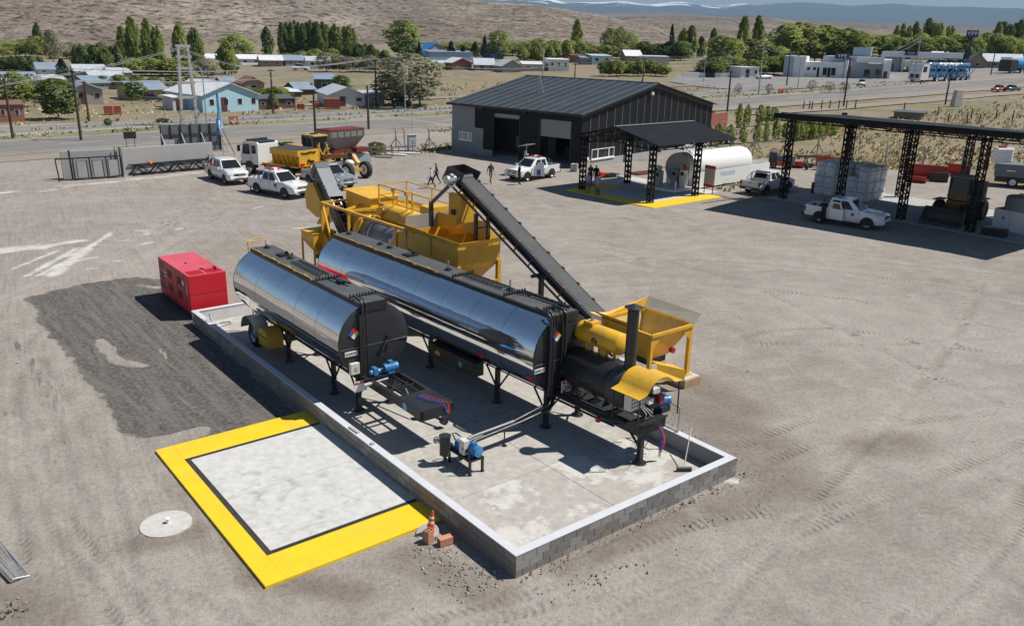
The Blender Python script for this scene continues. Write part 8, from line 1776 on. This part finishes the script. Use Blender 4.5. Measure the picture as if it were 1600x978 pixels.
row('round','round',rng(205,300,16),118,96,28,'yellow green shrub below the tall left poplars','shrubs below the left poplars');row('poplar','poplar',rng(815,870,9),94,72,14,'small green tree above the workshop ridge','small trees above the ridge');row('round','poplar',rng(905,1000,13),92,72,20,'green tree in the belt behind the middle houses','tree belt behind the houses');row('round','dark',rng(1008,1062,9),94,70,22,'dark green tree around the tall conifer','dark trees round the conifer')
row('round','round',rng(944,1042,9),119,99,16,'green bush in the fenced row across the highway','fenced bushes');row('round','poplar',rng(1125,1215,11),112,(62,74),30,'leafy tree in the big grove behind the white wall','grove trees');row('round','poplar',rng(1222,1335,12.5),98,(40,50),36,'tall leafy tree in the big grove behind the service station','station grove trees');row('round','poplar',rng(1120,1240,13),117,92,26,'lower leafy tree along the front of the big grove','grove front trees')
row('pale','pale',rng(1350,1390,13),88,62,24,'pale bush behind the service station roofs','pale station bushes');row('dark','poplar',[1396,1406,1416,1424],84,42,11,'slim poplar in the group of four behind the fuel canopy','four slim poplars');row('poplar','poplar',[1444,1453,1463,1481],84,(34,44),17,'tall poplar behind the right of the fuel canopy','tall canopy poplars');row('round','round',rng(1432,1520,14),92,58,26,'spring green tree between the canopy and the tall sign','trees by the tall sign');row('round','dark',rng(1490,1512,7),102,72,20,'dense dark hedge tree left of the tall sign','hedge by the tall sign')
row('poplar','dark',rng(1552,1600,9),84,38,14,'tall dark poplar at the far right edge','right edge poplars');row('pale','round',rng(1538,1600,15),90,58,28,'pale round tree below the right edge poplars','right edge pale trees')
row('young','round',[1154,1167,1186,1197,1208],(203,192),(165,168),13,'young green poplar in the far row right of the brick wall','young poplars far row',2);row('young','round',[1108,1120,1140,1160,1184,1196,1212,1226],(229,218),(196,190),14,'young green poplar in the near row behind the fuel tank','young poplars near row',3);row('young','round',rng(1240,1306,7),(222,212),184,14,'young green poplar in the dense clump behind the carport','young poplars clump',3)
row('round','round',rng(404,448,9),160,140,18,'green tree behind the brown garages','trees behind the garages');row('pale','round',rng(690,890,22),87,66,34,'hazy green tree along the foot of the middle hill','hazy middle trees');row('round','dark',rng(160,300,28),138,122,16,'garden tree between the grey roofs on the left','garden trees on the left');row('round','round',rng(1345,1440,14),90,60,30,'leafy tree behind the flat station roofs','trees behind the station roofs');row('round','poplar',rng(370,520,25),96,80,18,'low tree between the white town roofs','trees between the white roofs')
row('bare','bare',[1270,1295,1318,1155,1200],(143,148),(127,132),14,'small leafless tree on the verge of the highway','leafless verge trees',1);row('round','dark',[170,255],(197,192),(186,184),11,'small round bush on the service road edge','verge bushes',1);row('round','dark',[435,452,494,586],(246,242),222,24,'dark green shrub behind the grader and the grey hopper','dark shrubs behind the machines',2)
# ================================================================== HOUSES AND THE SERVICE STATION
SHEET=[M('roof_sheet_'+k,c,.45,metal=.15,var=.1,scale=.6,dirt=.4,dirtcol=d)for k,c,d in(('blue_grey',(.25,.32,.40),(.35,.37,.38)),('pale',(.52,.56,.60),(.42,.40,.37)),('white',(.74,.76,.77),(.5,.48,.45)),('dark',(.10,.115,.125),(.16,.15,.14)),('bright_blue',(.03,.19,.55),(.05,.25,.6)),('rust',(.27,.13,.09),(.2,.12,.1)))]
def house(label,px,py,w,hw,hr,yaw,wall,roof,d=7.0,nwin=2,door=True,ridge='x',cat='house',chim=False):
 p=at(px,py);s=mpp(p);W_,H,Rr=w*s,hw*s,hr*s;wm=M('wall_%d_%d_%d'%tuple(int(c*100)for c in wall),wall,.85,var=.08,scale=.7,dirt=.35,dirtcol=tuple(c*.75 for c in wall));rm=SHEET[roof]
 yw=math.atan2(p.y,p.x)-PI/2+rad(yaw+12);q=p+Vector((-math.sin(yw),math.cos(yw),0))*d/2
 t=thing('house' if cat=='house' else cat.replace(' ','_'),label,cat,q,yw);x,y=W_/2,d/2
 m=MB();m.b2((-x,-y,-1),(x,y,H))
 if ridge=='y':m.ext([(-x,H),(x,H),(0,H+Rr)],-y,y,'xz')
 elif ridge=='x':m.ext([(-y,H),(y,H),(0,H+Rr)],-x,x,'yz')
 m.build('wall',wm,t);o=.35
 if ridge=='x':P=[[(-x-o,-y-o,H-o*Rr/y),(x+o,-y-o,H-o*Rr/y),(x+o,0,H+Rr),(-x-o,0,H+Rr)],[(-x-o,0,H+Rr),(x+o,0,H+Rr),(x+o,y+o,H-o*Rr/y),(-x-o,y+o,H-o*Rr/y)]]
 elif ridge=='y':P=[[(-x-o,-y-o,H-o*Rr/x),(0,-y-o,H+Rr),(0,y+o,H+Rr),(-x-o,y+o,H-o*Rr/x)],[(0,-y-o,H+Rr),(x+o,-y-o,H-o*Rr/x),(x+o,y+o,H-o*Rr/x),(0,y+o,H+Rr)]]
 else:P=[[(-x-.2,-y-.2,H+.05),(x+.2,-y-.2,H+.05),(x+.2,y+.2,H+Rr+.1),(-x-.2,y+.2,H+Rr+.1)]]
 for a in P:m=MB();m.slab([(u,v,z+.1)for u,v,z in a],.1);m.build('roof',rm,t)
 for k in range(nwin):
  u=-x+W_*(k+.5)/nwin+(.15*W_/nwin if door else 0);ww=min(1.2,W_/nwin*.35)
  m=MB();m.b2((u-ww/2,-y-.04,H*.38),(u+ww/2,-y+.02,H*.78));f=m.build('window',WHT,t);m=MB();m.b2((u-ww/2+.07,-y-.06,H*.38+.07),(u+ww/2-.07,-y-.03,H*.78-.07));m.build('pane',GLASS,f)
 if door:m=MB();m.b2((-x*.25-.45,-y-.05,0),(-x*.25+.45,-y+.02,min(2.1,H*.85)));m.build('door',M('door_brown',(.11,.045,.03),.6),t)
 m=MB();m.b2((x-.03,-y*.3,H*.4),(x+.04,y*.3,H*.75));m.build('side_window',GLASS,t)
 if chim:m=MB();m.b2((x*.3,-.3,H),(x*.3+.9,.6,H+Rr+.9));m.build('chimney',wm,t)
 return t
BL,GR,CRM,BRK,WH_,GRB,DK,TAN=(.42,.64,.74),(.34,.32,.29),(.50,.38,.17),(.32,.14,.10),(.74,.74,.73),(.27,.29,.31),(.10,.085,.075),(.33,.25,.19)
for a in(('light blue gabled hall with pale roof by the flagpole',362,174,92,25,17,14,BL,2,13,4,True,'y'),('grey plastered house with brown door beside the dark bushy tree',137,163,46,22,9,-6,GR,0,8,2,True,'y'),('cream house with blue grey roof and a dark pickup before it',236,156,52,15,11,8,CRM,0,8,3),('unfinished red brick shell at the left edge of the town',18,190,38,24,1,-10,BRK,5,6,2,False,'f'),('small white shed left of the light blue hall',284,172,26,18,1,10,(.55,.56,.58),2,4,0,True,'f'),('brown garages with open bays left of the white gabled house',432,170,62,14,2,6,(.14,.085,.065),3,6,3,False,'f'),('white gabled house with terracotta pallets before it',543,166,56,17,11,0,WH_,1,11,2,True,'y'),('grey sheet shed under the huge willow',585,164,32,16,1,0,GRB,1,5,1,False,'f'),('tall dark house with slanted sheet roof behind the white gabled house',508,146,30,20,6,-10,DK,0,6,1,False,'f'),('low dark gabled shed left of the tall dark house',478,148,30,8,9,10,DK,0,6,0,False),('white roofed low shed behind the brown garages',455,152,34,7,3,5,DK,2,6,1,False,'f'),('dark sheet shed behind the left slope of the light blue hall',326,142,36,9,5,0,GRB,0,7,1,False,'f'),('small yellow house behind the light blue hall',358,136,20,7,6,0,(.5,.45,.25),0,6,1,False),('brown gabled house right behind the light blue hall',397,142,32,11,9,0,TAN,5,7,1,False,'y'),('grey house with wide blue grey roof farthest left',38,130,46,6,9,6,GR,0,8,1,False),('pale roofed house left of the dark conifer',80,116,36,7,9,-5,WH_,0,8,2,False),('long low house with pale blue roof below the conifer',78,131,44,6,6,3,GR,1,7,2,False),('broad house with light roof right of the dark conifer',142,120,44,8,9,-6,GR,1,8,2,False),('blue grey roofed house behind the grey plastered one',160,140,44,10,9,12,GRB,0,8,1,False),('house with dark lean-to roof above the blue grey one',168,128,46,8,7,0,(.45,.43,.40),1,8,2,False),('small pale house left of the tall poplars',190,122,30,8,6,5,GR,1,7,1,False),('white cottage between the double pole and the broad poplar',336,100,24,8,6,0,WH_,2,6,1,False),('white roofed house above the light blue hall, left of its group',392,101,34,8,6,8,WH_,2,8,2,False),('brick fronted house with white roof in the middle of the town group',425,104,34,9,7,-6,TAN,2,8,2,False),('grey roofed house below the dark poplar row',462,103,32,8,7,6,GR,0,8,2,False),('white house with bare walls right of the grey roofed one',498,107,36,11,6,-8,WH_,1,8,2,False),('long grey roofed house below the right end of the poplar row',487,97,34,6,6,0,GR,1,8,2,False),('pinkish brick house left of the red gable',690,108,26,8,3,0,TAN,1,7,1,False,'f'),('red brick gabled house with white roof edge',722,109,32,10,7,8,BRK,2,8,3,False,'y'),('grey gabled house right of the red brick gable',757,110,30,8,9,-8,GR,1,8,2,True),('grey stone gabled house above the workshop ridge',800,113,32,9,9,5,GR,1,8,1,False,'y'),('flat white roofed house next to the grey stone gable',834,111,34,9,3,-5,(.45,.43,.40),2,8,2,False,'f'),('white two storey cube house behind the workshop ridge',873,111,32,16,1,0,WH_,2,7,3,False,'f'),('small red brick cube house right of the white cube',903,98,18,10,1,0,BRK,5,6,1,False,'f'),('light blue house with square parapet in the middle distance',940,101,32,12,2,6,BL,1,7,2,False,'f'),('grey lean-to left of the light blue parapet house',920,101,24,9,2,0,GRB,0,6,1,False,'f'),('brown gabled shed with white roof side left of the long pale wall',990,96,26,8,8,6,TAN,2,7,1,False),('long pale windowless building behind the fenced bushes',1025,101,40,11,1,0,(.5,.5,.48),1,7,0,False,'f'),('hall with bright blue roof left of the conifers',682,92,46,9,14,18,(.42,.36,.34),4,16,4,False,'y'),('long pale blue hall behind the conifers',705,95,70,12,2,3,(.34,.46,.58),0,9,0,False,'f'),('hall with bright blue hipped roof right of the conifers',772,92,30,4,13,-6,(.2,.3,.45),4,10,0,False),('low white kiosk with glass front on the service road',1171,122,32,15,0,20,WH_,2,6,2,True,'f'),('brown stone restaurant with silver sheet roof at the right edge',1562,107,60,10,11,-4,TAN,1,10,4,False),('stone gabled wing of the restaurant with black chimney',1526,107,26,10,12,-2,TAN,3,9,1,False,'y','house',True),('white flat roofed store at the right end of the fuel canopy',1477,100,36,9,8,-6,WH_,2,9,2,False,'f'),('low house with red roof behind the service station',1395,86,30,5,4,0,TAN,5,8,1,False)):
 house(*a)
def station():
 NAVY=M('sign_navy',(.012,.03,.11),.4);SW=M('station_white',(.78,.79,.80),.5,var=.03,scale=.4);SB=M('station_grey',(.36,.41,.47),.5,var=.05,scale=.4)
 p=at(1225,120);s=mpp(p);q=at(1345,117);yw=math.atan2(q.y-p.y,q.x-p.x)*.0+math.atan2(p.y,p.x)-PI/2-rad(6)
 t=thing('service_station','white and grey service station shop with end tower and navy YPF sign','building',p,yw)
 X=lambda px:(px-1225)*s*1.03;Z=lambda h:h*s
 def B(a,b,y0,y1,z0,z1,mat,nm):m=MB();m.b2((X(a),y0,Z(z0)),(X(b),y1,Z(z1)));return m.build(nm,mat,t)
 B(1223,1254,0,9,-5,31,SW,'tower');B(1223.2,1236,-.3,0,0,30.7,SB,'tower_front');B(1254,1308,1,12,-5,23,SW,'shop_wall');B(1276,1340,4,24,-5,32,SB,'main_hall');B(1324,1361,1.5,4,24,32,SW,'white_fascia');B(1320,1368,4.1,24,-5,23,SB,'rear_hall');B(1315,1341,12,22,32,46,SB,'upper_tower');B(1361,1372,3,20,-5,29,SW,'end_wall')
 for a,b,z0,z1 in((1256.5,1260.5,11,15),(1265,1269,11,15),(1271,1274,1,15),(1279,1285,4,15),(1286,1290,1,15),(1291,1297,4,15)):B(a,b,.92,1.0,z0,z1,GLASS,'window')
 for a,b,z0,z1 in((1313,1317,1,18),(1336,1344,4,14),(1352,1357,7,14),(1363,1368,2,12)):B(a,b,3.98 if a<1350 else 2.9,4.05,z0,z1,GLASS,'window')
 B(1309,1313,.6,3.5,0,28,SW,'pillar')
 g=B(1292.5,1313,3.3,3.9,29,36.5,NAVY,'sign_board');text('lettering','YPF',Z(6.0),SW,g,(X(1302.7),3.28,Z(32.7)),(PI/2,0,0),.02,sx=1.5)
 p=at(1378,112);s2=mpp(p);yw=math.atan2(p.y,p.x)-PI/2-rad(4)
 t=thing('fuel_canopy','long white fuel station canopy on square pillars with a navy YPF sign','canopy',p,yw);X2=lambda px:(px-1378)*s2*1.03
 def B2(a,b,y0,y1,z0,z1,mat,nm):m=MB();m.b2((X2(a),y0,z0*s2),(X2(b),y1,z1*s2));return m.build(nm,mat,t)
 B2(1374,1484,0,14,22,30,SW,'roof_fascia');B2(1457,1484,-.1,0,23,29.6,SW,'bright_fascia');B2(1374,1400,2,16,0,21.9,SB,'shop');B2(1380,1392,1.9,2,2,12,GLASS,'shop_window');B2(1400,1430,16,17,6,16,SW,'panel')
 for x in(1405,1416,1427,1445,1455):B2(x-1.6,x+1.6,1,3.2,0,22,SW,'pillar')
 for x in(1401,1410,1422):B2(x,x+3,3.5,5,0,8,GREY,'fuel_pump')
 g=B2(1406,1422.5,-.5,-.1,25,30.5,NAVY,'sign_board');text('lettering','YPF',4.2*s2,SW,g,(X2(1414.2),-.53,27.7*s2),(PI/2,0,0),.02,sx=1.5)
 p=at(1509,108);s3=mpp(p);t=thing('pylon_sign','tall navy pylon with YPF sign board at the roadside','sign',p,math.atan2(p.y,p.x)-PI/2);m=MB();m.b2((-1.6*s3,-.4,-1),(1.6*s3,.4,47*s3));m.build('pylon',M('pylon_navy',(.02,.035,.06),.5),t);m=MB();m.b2((-8*s3,-.6,47*s3),(9*s3,.6,57*s3));g=m.build('sign_board',NAVY,t);text('lettering','YPF',7.5*s3,SW,g,(.5*s3,-.63,52*s3),(PI/2,0,0),.02,sx=1.3)
 a,b=at(1068,122),at(1150,121);d=b-a;t=thing('garden_wall','low white wall with a dark gate on the service road','wall',a,math.atan2(d.y,d.x));L_=d.length;h=8*mpp(a)
 for u,v,mt,nm in((0,.4,SW,'wall_panel'),(.41,.58,BLK2,'gate'),(.59,1.0,SW,'wall_panel')):m=MB();m.b2((L_*u,0,-.5),(L_*v,.3,h));m.build(nm,mt,t)
 for k in range(8):m=MB();m.b2((L_*(.6+.05*k),-.06,-.5),(L_*(.6+.05*k)+.3,.36,h*1.06));m.build('pier',SW,t)
 a=at(1425,186);t=thing('low_shed','small flat roofed dark shed in the dry field','shed',a,rad(-35));m=MB();m.b2((-2.6,0,0),(1.2,2.6,.9));m.build('wall',M('shed_wall',(.2,.17,.14),.9,var=.3,scale=2),t);m=MB();m.slab([(-2.9,-.2,.92),(1.5,-.2,.92),(1.5,2.8,1.05),(-2.9,2.8,1.05)],.08);m.build('roof',SHEET[3],t)
 a=at(1493,166);t=thing('stone_marker','pale stone monument block in the dry field right of a leaning pole','monument',a,.3);m=MB();m.loft([[(-.8,-.5,0),(.8,-.5,0),(.8,.5,0),(-.8,.5,0)],[(-.5,-.4,2.6),(.7,-.4,2.6),(.7,.4,2.6),(-.5,.4,2.6)]],0,False,True);m.build('block',C_PALE,t)
station()
# ================================================================== POLES, WIRES, FENCES, CARS
POLE=M('pole_wood',(.075,.05,.038),.85,var=.25,scale=3);PTOP={}
def pole(label,px,py,top,kind='wood',arm=1.8,group='utility poles along the highway'):
 p=at(px,py);h=(py-top)*mpp(p);t=thing('street_lamp' if kind=='lamp' else 'utility_pole',label,'lamp post' if kind=='lamp' else 'utility pole',p,RD,group if kind!='lamp' else 'street lamps');mt=dict(wood=POLE,conc=C_GREY,lamp=M('lamp_blue',(.25,.36,.38),.5))[kind];r=.16 if kind!='lamp' else.09
 m=MB();m.cyl((0,0,-.3),(0,0,h),r,r*.7,8);m.build('shaft',mt,t)
 if kind=='lamp':m=MB();m.tube([(0,0,h),(0,.5,h+.5),(0,1.8,h+.7)],.06,6);m.build('lamp_arm',mt,t);m=MB();m.box((0,2.1,h+.7),(.3,.7,.14));m.build('lamp_head',GREY,t)
 elif arm:
  m=MB();m.bar((0,-arm/2,h-.3),(0,arm/2,h-.3),.12);m.build('cross_arm',POLE,t)
  for y in(-arm/2+.1,0,arm/2-.1):m=MB();m.cyl((0,y,h-.24),(0,y,h+.05),.05,None,6);m.build('insulator',WHT,t)
 PTOP[px]=(p,h,arm)
for a in(('leaning wooden pole at the left edge before the brick ruin',20.6,217,126),('wooden pole before the concrete wall and gate',127,220,112),('thin wooden pole behind the grey plastered house',139,189,128),('slim wooden pole right of the light blue hall',427,177,110),('black pole behind the yellow grader cab',493,212,150,'wood',0),('short wooden pole left of the workshop',576,203,136,'wood',0),('dark wooden pole before the grey sheet shed',588,168,95),('thin pole inside the huge willow',656,165,108,'wood',0),('pale concrete pole behind the workshop ridge',848,119,74,'conc',0),('dark pole left of the middle of the workshop roof',898,122,100),('dark pole above the workshop ridge end',1004,129,92),('dark pole right of the workshop gable',1136,176,114,'wood',0),('tall concrete pole beside the white kiosk',1185,149,75,'conc',1.6),('dark pole before the station end tower',1229,134,84),('leaning wooden pole behind the carport',1318,167,94),('tall concrete pole before the fuel canopy',1427,130,62,'conc',1.2),('dark pole before the car transporter',1477,163,117,'wood',0),('thin pole behind the restaurant road',1548,118,82,'wood',0)):pole(*a)
for a in(('blue grey lamp post before the light blue hall',323,193,116),('blue grey lamp post before the huge willow',633,176,108),('lamp post behind the low white wall',1099,129,96),('lamp post left of the station tower',1246,139,94),('lamp post among the left grey roofs',195,130,92),('lamp post right of the low white wall',1140,128,92)):pole(*a,'lamp')
def hpole():
 p=at(297,197);s=mpp(p);h=120*s;t=thing('concrete_double_pole','tall concrete double pole with rungs between its two legs','utility pole',p,math.atan2(p.y,p.x)-PI/2+.3);m=MB()
 for q in(-1,1):m=MB();m.bar((q*1.0,0,-.3),(q*.55,0,h),.34);m.build('leg',C_GREY,t)
 for f in(.18,.36,.54,.72,.86,.99):w=1.0-.45*f+.35;m=MB();m.bar((-w,0,h*f),(w,0,h*f),.3,.32);m.build('cross_piece',C_GREY,t)
 PTOP[297]=(p,h,1.8)
hpole()
WIRE=M('wire',(.30,.31,.32),.5)
def wires(where,a,b,zz=(0,),ext=None):
 p,h,arm=PTOP[a];q,h2,_=PTOP[b]
 for y in(-.7,.7):
  for dz in zz:
   o=Vector((-math.sin(RD)*y,math.cos(RD)*y,-dz));A=p+Vector((0,0,h))+o;B=q+Vector((0,0,h2))+o
   if ext:B=A+(B-A)*ext
   m=MB();n=8;m.tube([A.lerp(B,k/n)-Vector((0,0,4*(k/n)*(1-k/n)*(B-A).length*.018))for k in range(n+1)],.032,4);ob=m.build('power_line',WIRE);tag(ob,('upper ' if dz==zz[0]and len(zz)>1 else 'lower ' if len(zz)>1 else '')+('rear' if y>0 else 'front')+' grey power line '+where,'power line','power lines')
for a in(('from the pole before the concrete wall to the left edge',127,20.6,(0,),2.2),('across the town from the left pole to the willow pole',127,588,(0,1.2)),('from the concrete double pole to the left edge',297,20.6,(.3,),1.3),('from the concrete double pole to the slim wooden pole',297,427,(.5,)),('from the slim wooden pole to the willow pole',427,588),('from the willow pole over the workshop roof',588,898),('between the two dark poles behind the workshop ridge',898,1004),('from the workshop ridge end to the tall concrete pole',1004,1185,(0,1.5)),('from the tall concrete pole to the station tower',1185,1229),('from the carport pole to the fuel canopy pole',1318,1427,(.3,))):wires(*a)
for k,(x,y)in enumerate(((1255,171),(1264,171),(1268,172),(1283,171),(1296,170),(1310,170),(1322,170),(1336,169.5),(1412,174),(1465,180),(1481,190),(1510,192),(1517,183),(1530,192),(1556,185),(1569,175),(1582,186))):
 p=at(x,y);m=MB();m.tube([(0,0,-.2),(.04,.02,13*mpp(p))],[.11,.08],6);o=m.build('fence_post',POLE,None,p);tag(o,'dark wooden fence post in the dry field beyond the carport, %s from left'%(ORD+['fifteenth','sixteenth','seventeenth'])[k],'fence post','wooden field fence posts')
for k,x in enumerate((1217,1220.5,1224)):p=at(x,146);m=MB();m.b2((-.25,-.06,0),(.25,.06,7*mpp(p)));o=m.build('road_barrier',ORA,None,p,RD);tag(o,('left','middle','right')[k]+' orange road marker panel on the verge of the highway','barrier','orange verge markers')
p=at(365,196);t=thing('road_barrier','orange barrier frame on the verge right of the flag','barrier',p,.5);m=MB();m.bar((-.5,0,0),(-.5,0,1.2),.12);m.bar((.5,0,0),(.5,0,1.2),.12);m.bar((-.6,0,1.0),(.6,0,1.0),.2);m.build('frame_bars',ORA,t)
def pallets(label,px,py,w,h):
 p=at(px,py);s=mpp(p);t=thing('brick_pallet',label,'brick pallet',p,math.atan2(p.y,p.x)-PI/2);TC=M('terracotta',(.42,.12,.07),.8,var=.2,scale=2)
 for k in range(4):z=h*s*k/4;m=MB();m.b2((-w*s/2,0,z+.06),(w*s/2,1.2,z+h*s/4));m.build('brick_layer',TC,t)
pallets('left red stack of clay blocks on the waste ground by the grey house',170,179,13,13);pallets('right red stack of clay blocks on the waste ground by the grey house',184,178,11,12);pallets('large red stack of clay blocks before the white gabled house',519,170,25,15);pallets('low red heap of clay blocks left of the large stack',470,171,12,8);pallets('red stack of clay blocks between the heap and the large stack',494,170,10,9)
def car(label,px,py,yaw,col,L_=4.3,van=False,grp=None):
 p=at(px,py);s=max(.8,min(1.5,mpp(p)/.16));t=thing('parked_car',label,'car',p,rad(yaw),grp);mt=M('car_'+'_'.join(str(int(c*100))for c in col),col,.25,var=.03,coat=.4);w=.86
 R=lambda x,a,b,ww:[(x,-ww*.95,a),(x,-ww,a+.2),(x,-ww*.9,b),(x,ww*.9,b),(x,ww,a+.2),(x,ww*.95,a)]
 m=MB();m.loft([R(L_/2,.35,.62,.7),R(L_/2-.2,.25,.78,.84),R(.9,.25,.92,w),R(-1.4,.25,.95,w),R(-L_/2+.1,.3,.9,.82),R(-L_/2,.4,.8,.76)],0,True,True);m.build('body',mt,t)
 k=-1.75 if van else-1.3;m=MB();m.loft([[(1.0,-.76,.9),(1.0,.76,.9),(k-.2,.76,.9),(k-.2,-.76,.9)],[(.25,-.6,1.44),(.25,.6,1.44),(k+.35,.6,1.44),(k+.35,-.6,1.44)]],0,False,True);m.build('windows',GLASS,t);m=MB();m.slab([(.3,-.62,1.48),(.3,.62,1.48),(k+.3,.62,1.48),(k+.3,-.62,1.48)][::-1],.05);m.build('roof',mt,t)
 for x in(1.3,-1.3):
  for y in(-1,1):m=MB();m.cyl((x,y*.7,.31),(x,y*.88,.31),.31,None,14);o=m.build('wheel',RUB,t);m=MB();m.cyl((x,y*.87,.31),(x,y*.89,.31),.18,None,10);m.build('rim',STEEL,o)
 for y in(-.6,.6):m=MB();m.box((L_/2-.06,y,.66),(.1,.3,.12));m.build('headlight',LAMP,t);m=MB();m.box((-L_/2+.04,y,.74),(.08,.3,.14));m.build('tail_light',TAIL,t)
 t.scale=(s,s,s);return t
for a in(('red hatchback parked on the dirt edge of the highway',1559,143,215,(.42,.10,.07)),('dark green hatchback with white tail parked beside the red one',1581,143,20,(.03,.09,.07)),('white pickup style car turning on the forecourt',1346,134,-110,(.75,.76,.77)),('silver car parked before the white station shop',1282,119,10,(.5,.5,.51)),('silver car driving past the white kiosk',1193,124,200,(.6,.61,.62)),('grey car parked at the station hall, leftmost of its row',1336,113,20,(.3,.32,.35)),('silver car seen from behind before the station row',1353,117,75,(.55,.56,.58)),('white car in the station row beside the red tailed one',1349,111,80,(.7,.7,.7)),('pale car with red lights at the right of the station row',1364,111,85,(.6,.5,.48)),('dark pickup style car before the cream house',240,158,5,(.06,.07,.09)),('white car in the town below the poplar row',470,110,0,(.75,.75,.75)),('dark car under the huge willow',628,165,10,(.04,.05,.05))):car(*a)
def transporter():
 p=at(1444,129);q=p+Vector((math.cos(rad(28)),math.sin(rad(28)),0))*30;d=q-p;s=1.35;t=thing('car_transporter','white cab car transporter with blue frame loaded with white cars','truck',p,math.atan2(d.y,d.x));BF=M('frame_blue',(.04,.20,.42),.5);L_=17
 m=MB();m.ext([(-1.5,.5),(1.2,.5),(1.2,4.0),(-.9,4.1),(-1.5,2.6)],0,3.4,'xz');m.build('cab',CARW,t,bevel=.1);m=MB();m.poly([(-1.52,.25,2.5),(-1.52,3.15,2.5),(-.98,3.05,3.8),(-.98,.35,3.8)]);m.build('windscreen',GLASS,t,fix=False);m=MB();m.b2((-1.56,.5,.9),(-1.48,2.9,1.8));m.build('grille',BLK,t);m=MB();m.ext([(-1.1,2.3),(.3,2.3),(.3,3.5),(-.85,3.5)],-.03,.0,'xz');m.build('side_window',GLASS,t)
 for z in(1.1,3.1):m=MB();m.b2((1.8,.2,z),(L_,3.2,z+.2));m.build('deck',BF,t)
 for k in range(8):x=1.9+k*2.0;m=MB();m.bar((x,.1,1),(x,.1,4.2),.16);m.bar((x,.1,1.2),(x+2,.1,3.2),.14);m.build('frame_bars',BF,t);m=MB();m.bar((x,3.3,1),(x,3.3,4.2),.16);m.build('frame_post',BF,t)
 for x in(0,4.5,8,12,14,16):
  for y in(.3,3.1):wheel(t,x,y,.7,.7,.5,'y',WHT,face=-1 if y<1 else 1)
 for k in range(8):
  c=car('white car on the '+('upper' if k<4 else 'lower')+' deck of the transporter',1444,129,0,(.72,.74,.75)if k%3 else(.10,.28,.45),4.3,False,'cars on the transporter');c.location=on_vehicle(t,(3.6+(k%4)*3.75,1.7,3.3 if k<4 else 1.3));c.rotation_euler=(0,0,t.rotation_euler.z+PI);c.scale=(.92,1.1,1.2);c['label']=('front','second','third','rearmost')[k%4]+(' car on the upper deck of the car transporter' if k<4 else ' car on the lower deck of the car transporter');c['group']='upper deck cars' if k<4 else 'lower deck cars'
 p=at(1577,116);t=thing('tanker_truck','dark tanker truck with white roof leaving the picture at the right','truck',p,rad(30));m=MB();m.b2((0,0,.6),(3,3.4,3.6));m.build('cab',BLK2,t,bevel=.1);m=MB();m.b2((.1,.1,3.6),(3,3.3,4.4));m.build('roof_fairing',CARW,t,bevel=.2);m=MB();m.cyl((3.6,1.7,2.6),(16,1.7,2.6),1.6,None,20);m.build('tank',M('frame_blue'),t);m=MB();m.b2((3,.4,.8),(16,3,1.1));m.build('chassis',BLK,t)
 for x in(1,6,13):wheel(t,x,.3,.7,.7,.5,'y',WHT,face=-1)
transporter()
# ================================================================== AIR
hz=bpy.data.materials.new('air');hz.use_nodes=True;nt=hz.node_tree
for n in list(nt.nodes):
 if n.type=='BSDF_PRINCIPLED':nt.nodes.remove(n)
pv=nt.nodes.new('ShaderNodeVolumePrincipled');pv.inputs['Density'].default_value=6.2e-5;pv.inputs['Color'].default_value=(.48,.72,1.0,1);pv.inputs['Anisotropy'].default_value=0.0
nt.links.new(pv.outputs[0],nt.nodes['Material Output'].inputs['Volume'])
m=MB();m.b2((-19000,-6000,-1.2),(19000,18500,1500));o=m.build('haze',hz);stuff(o)
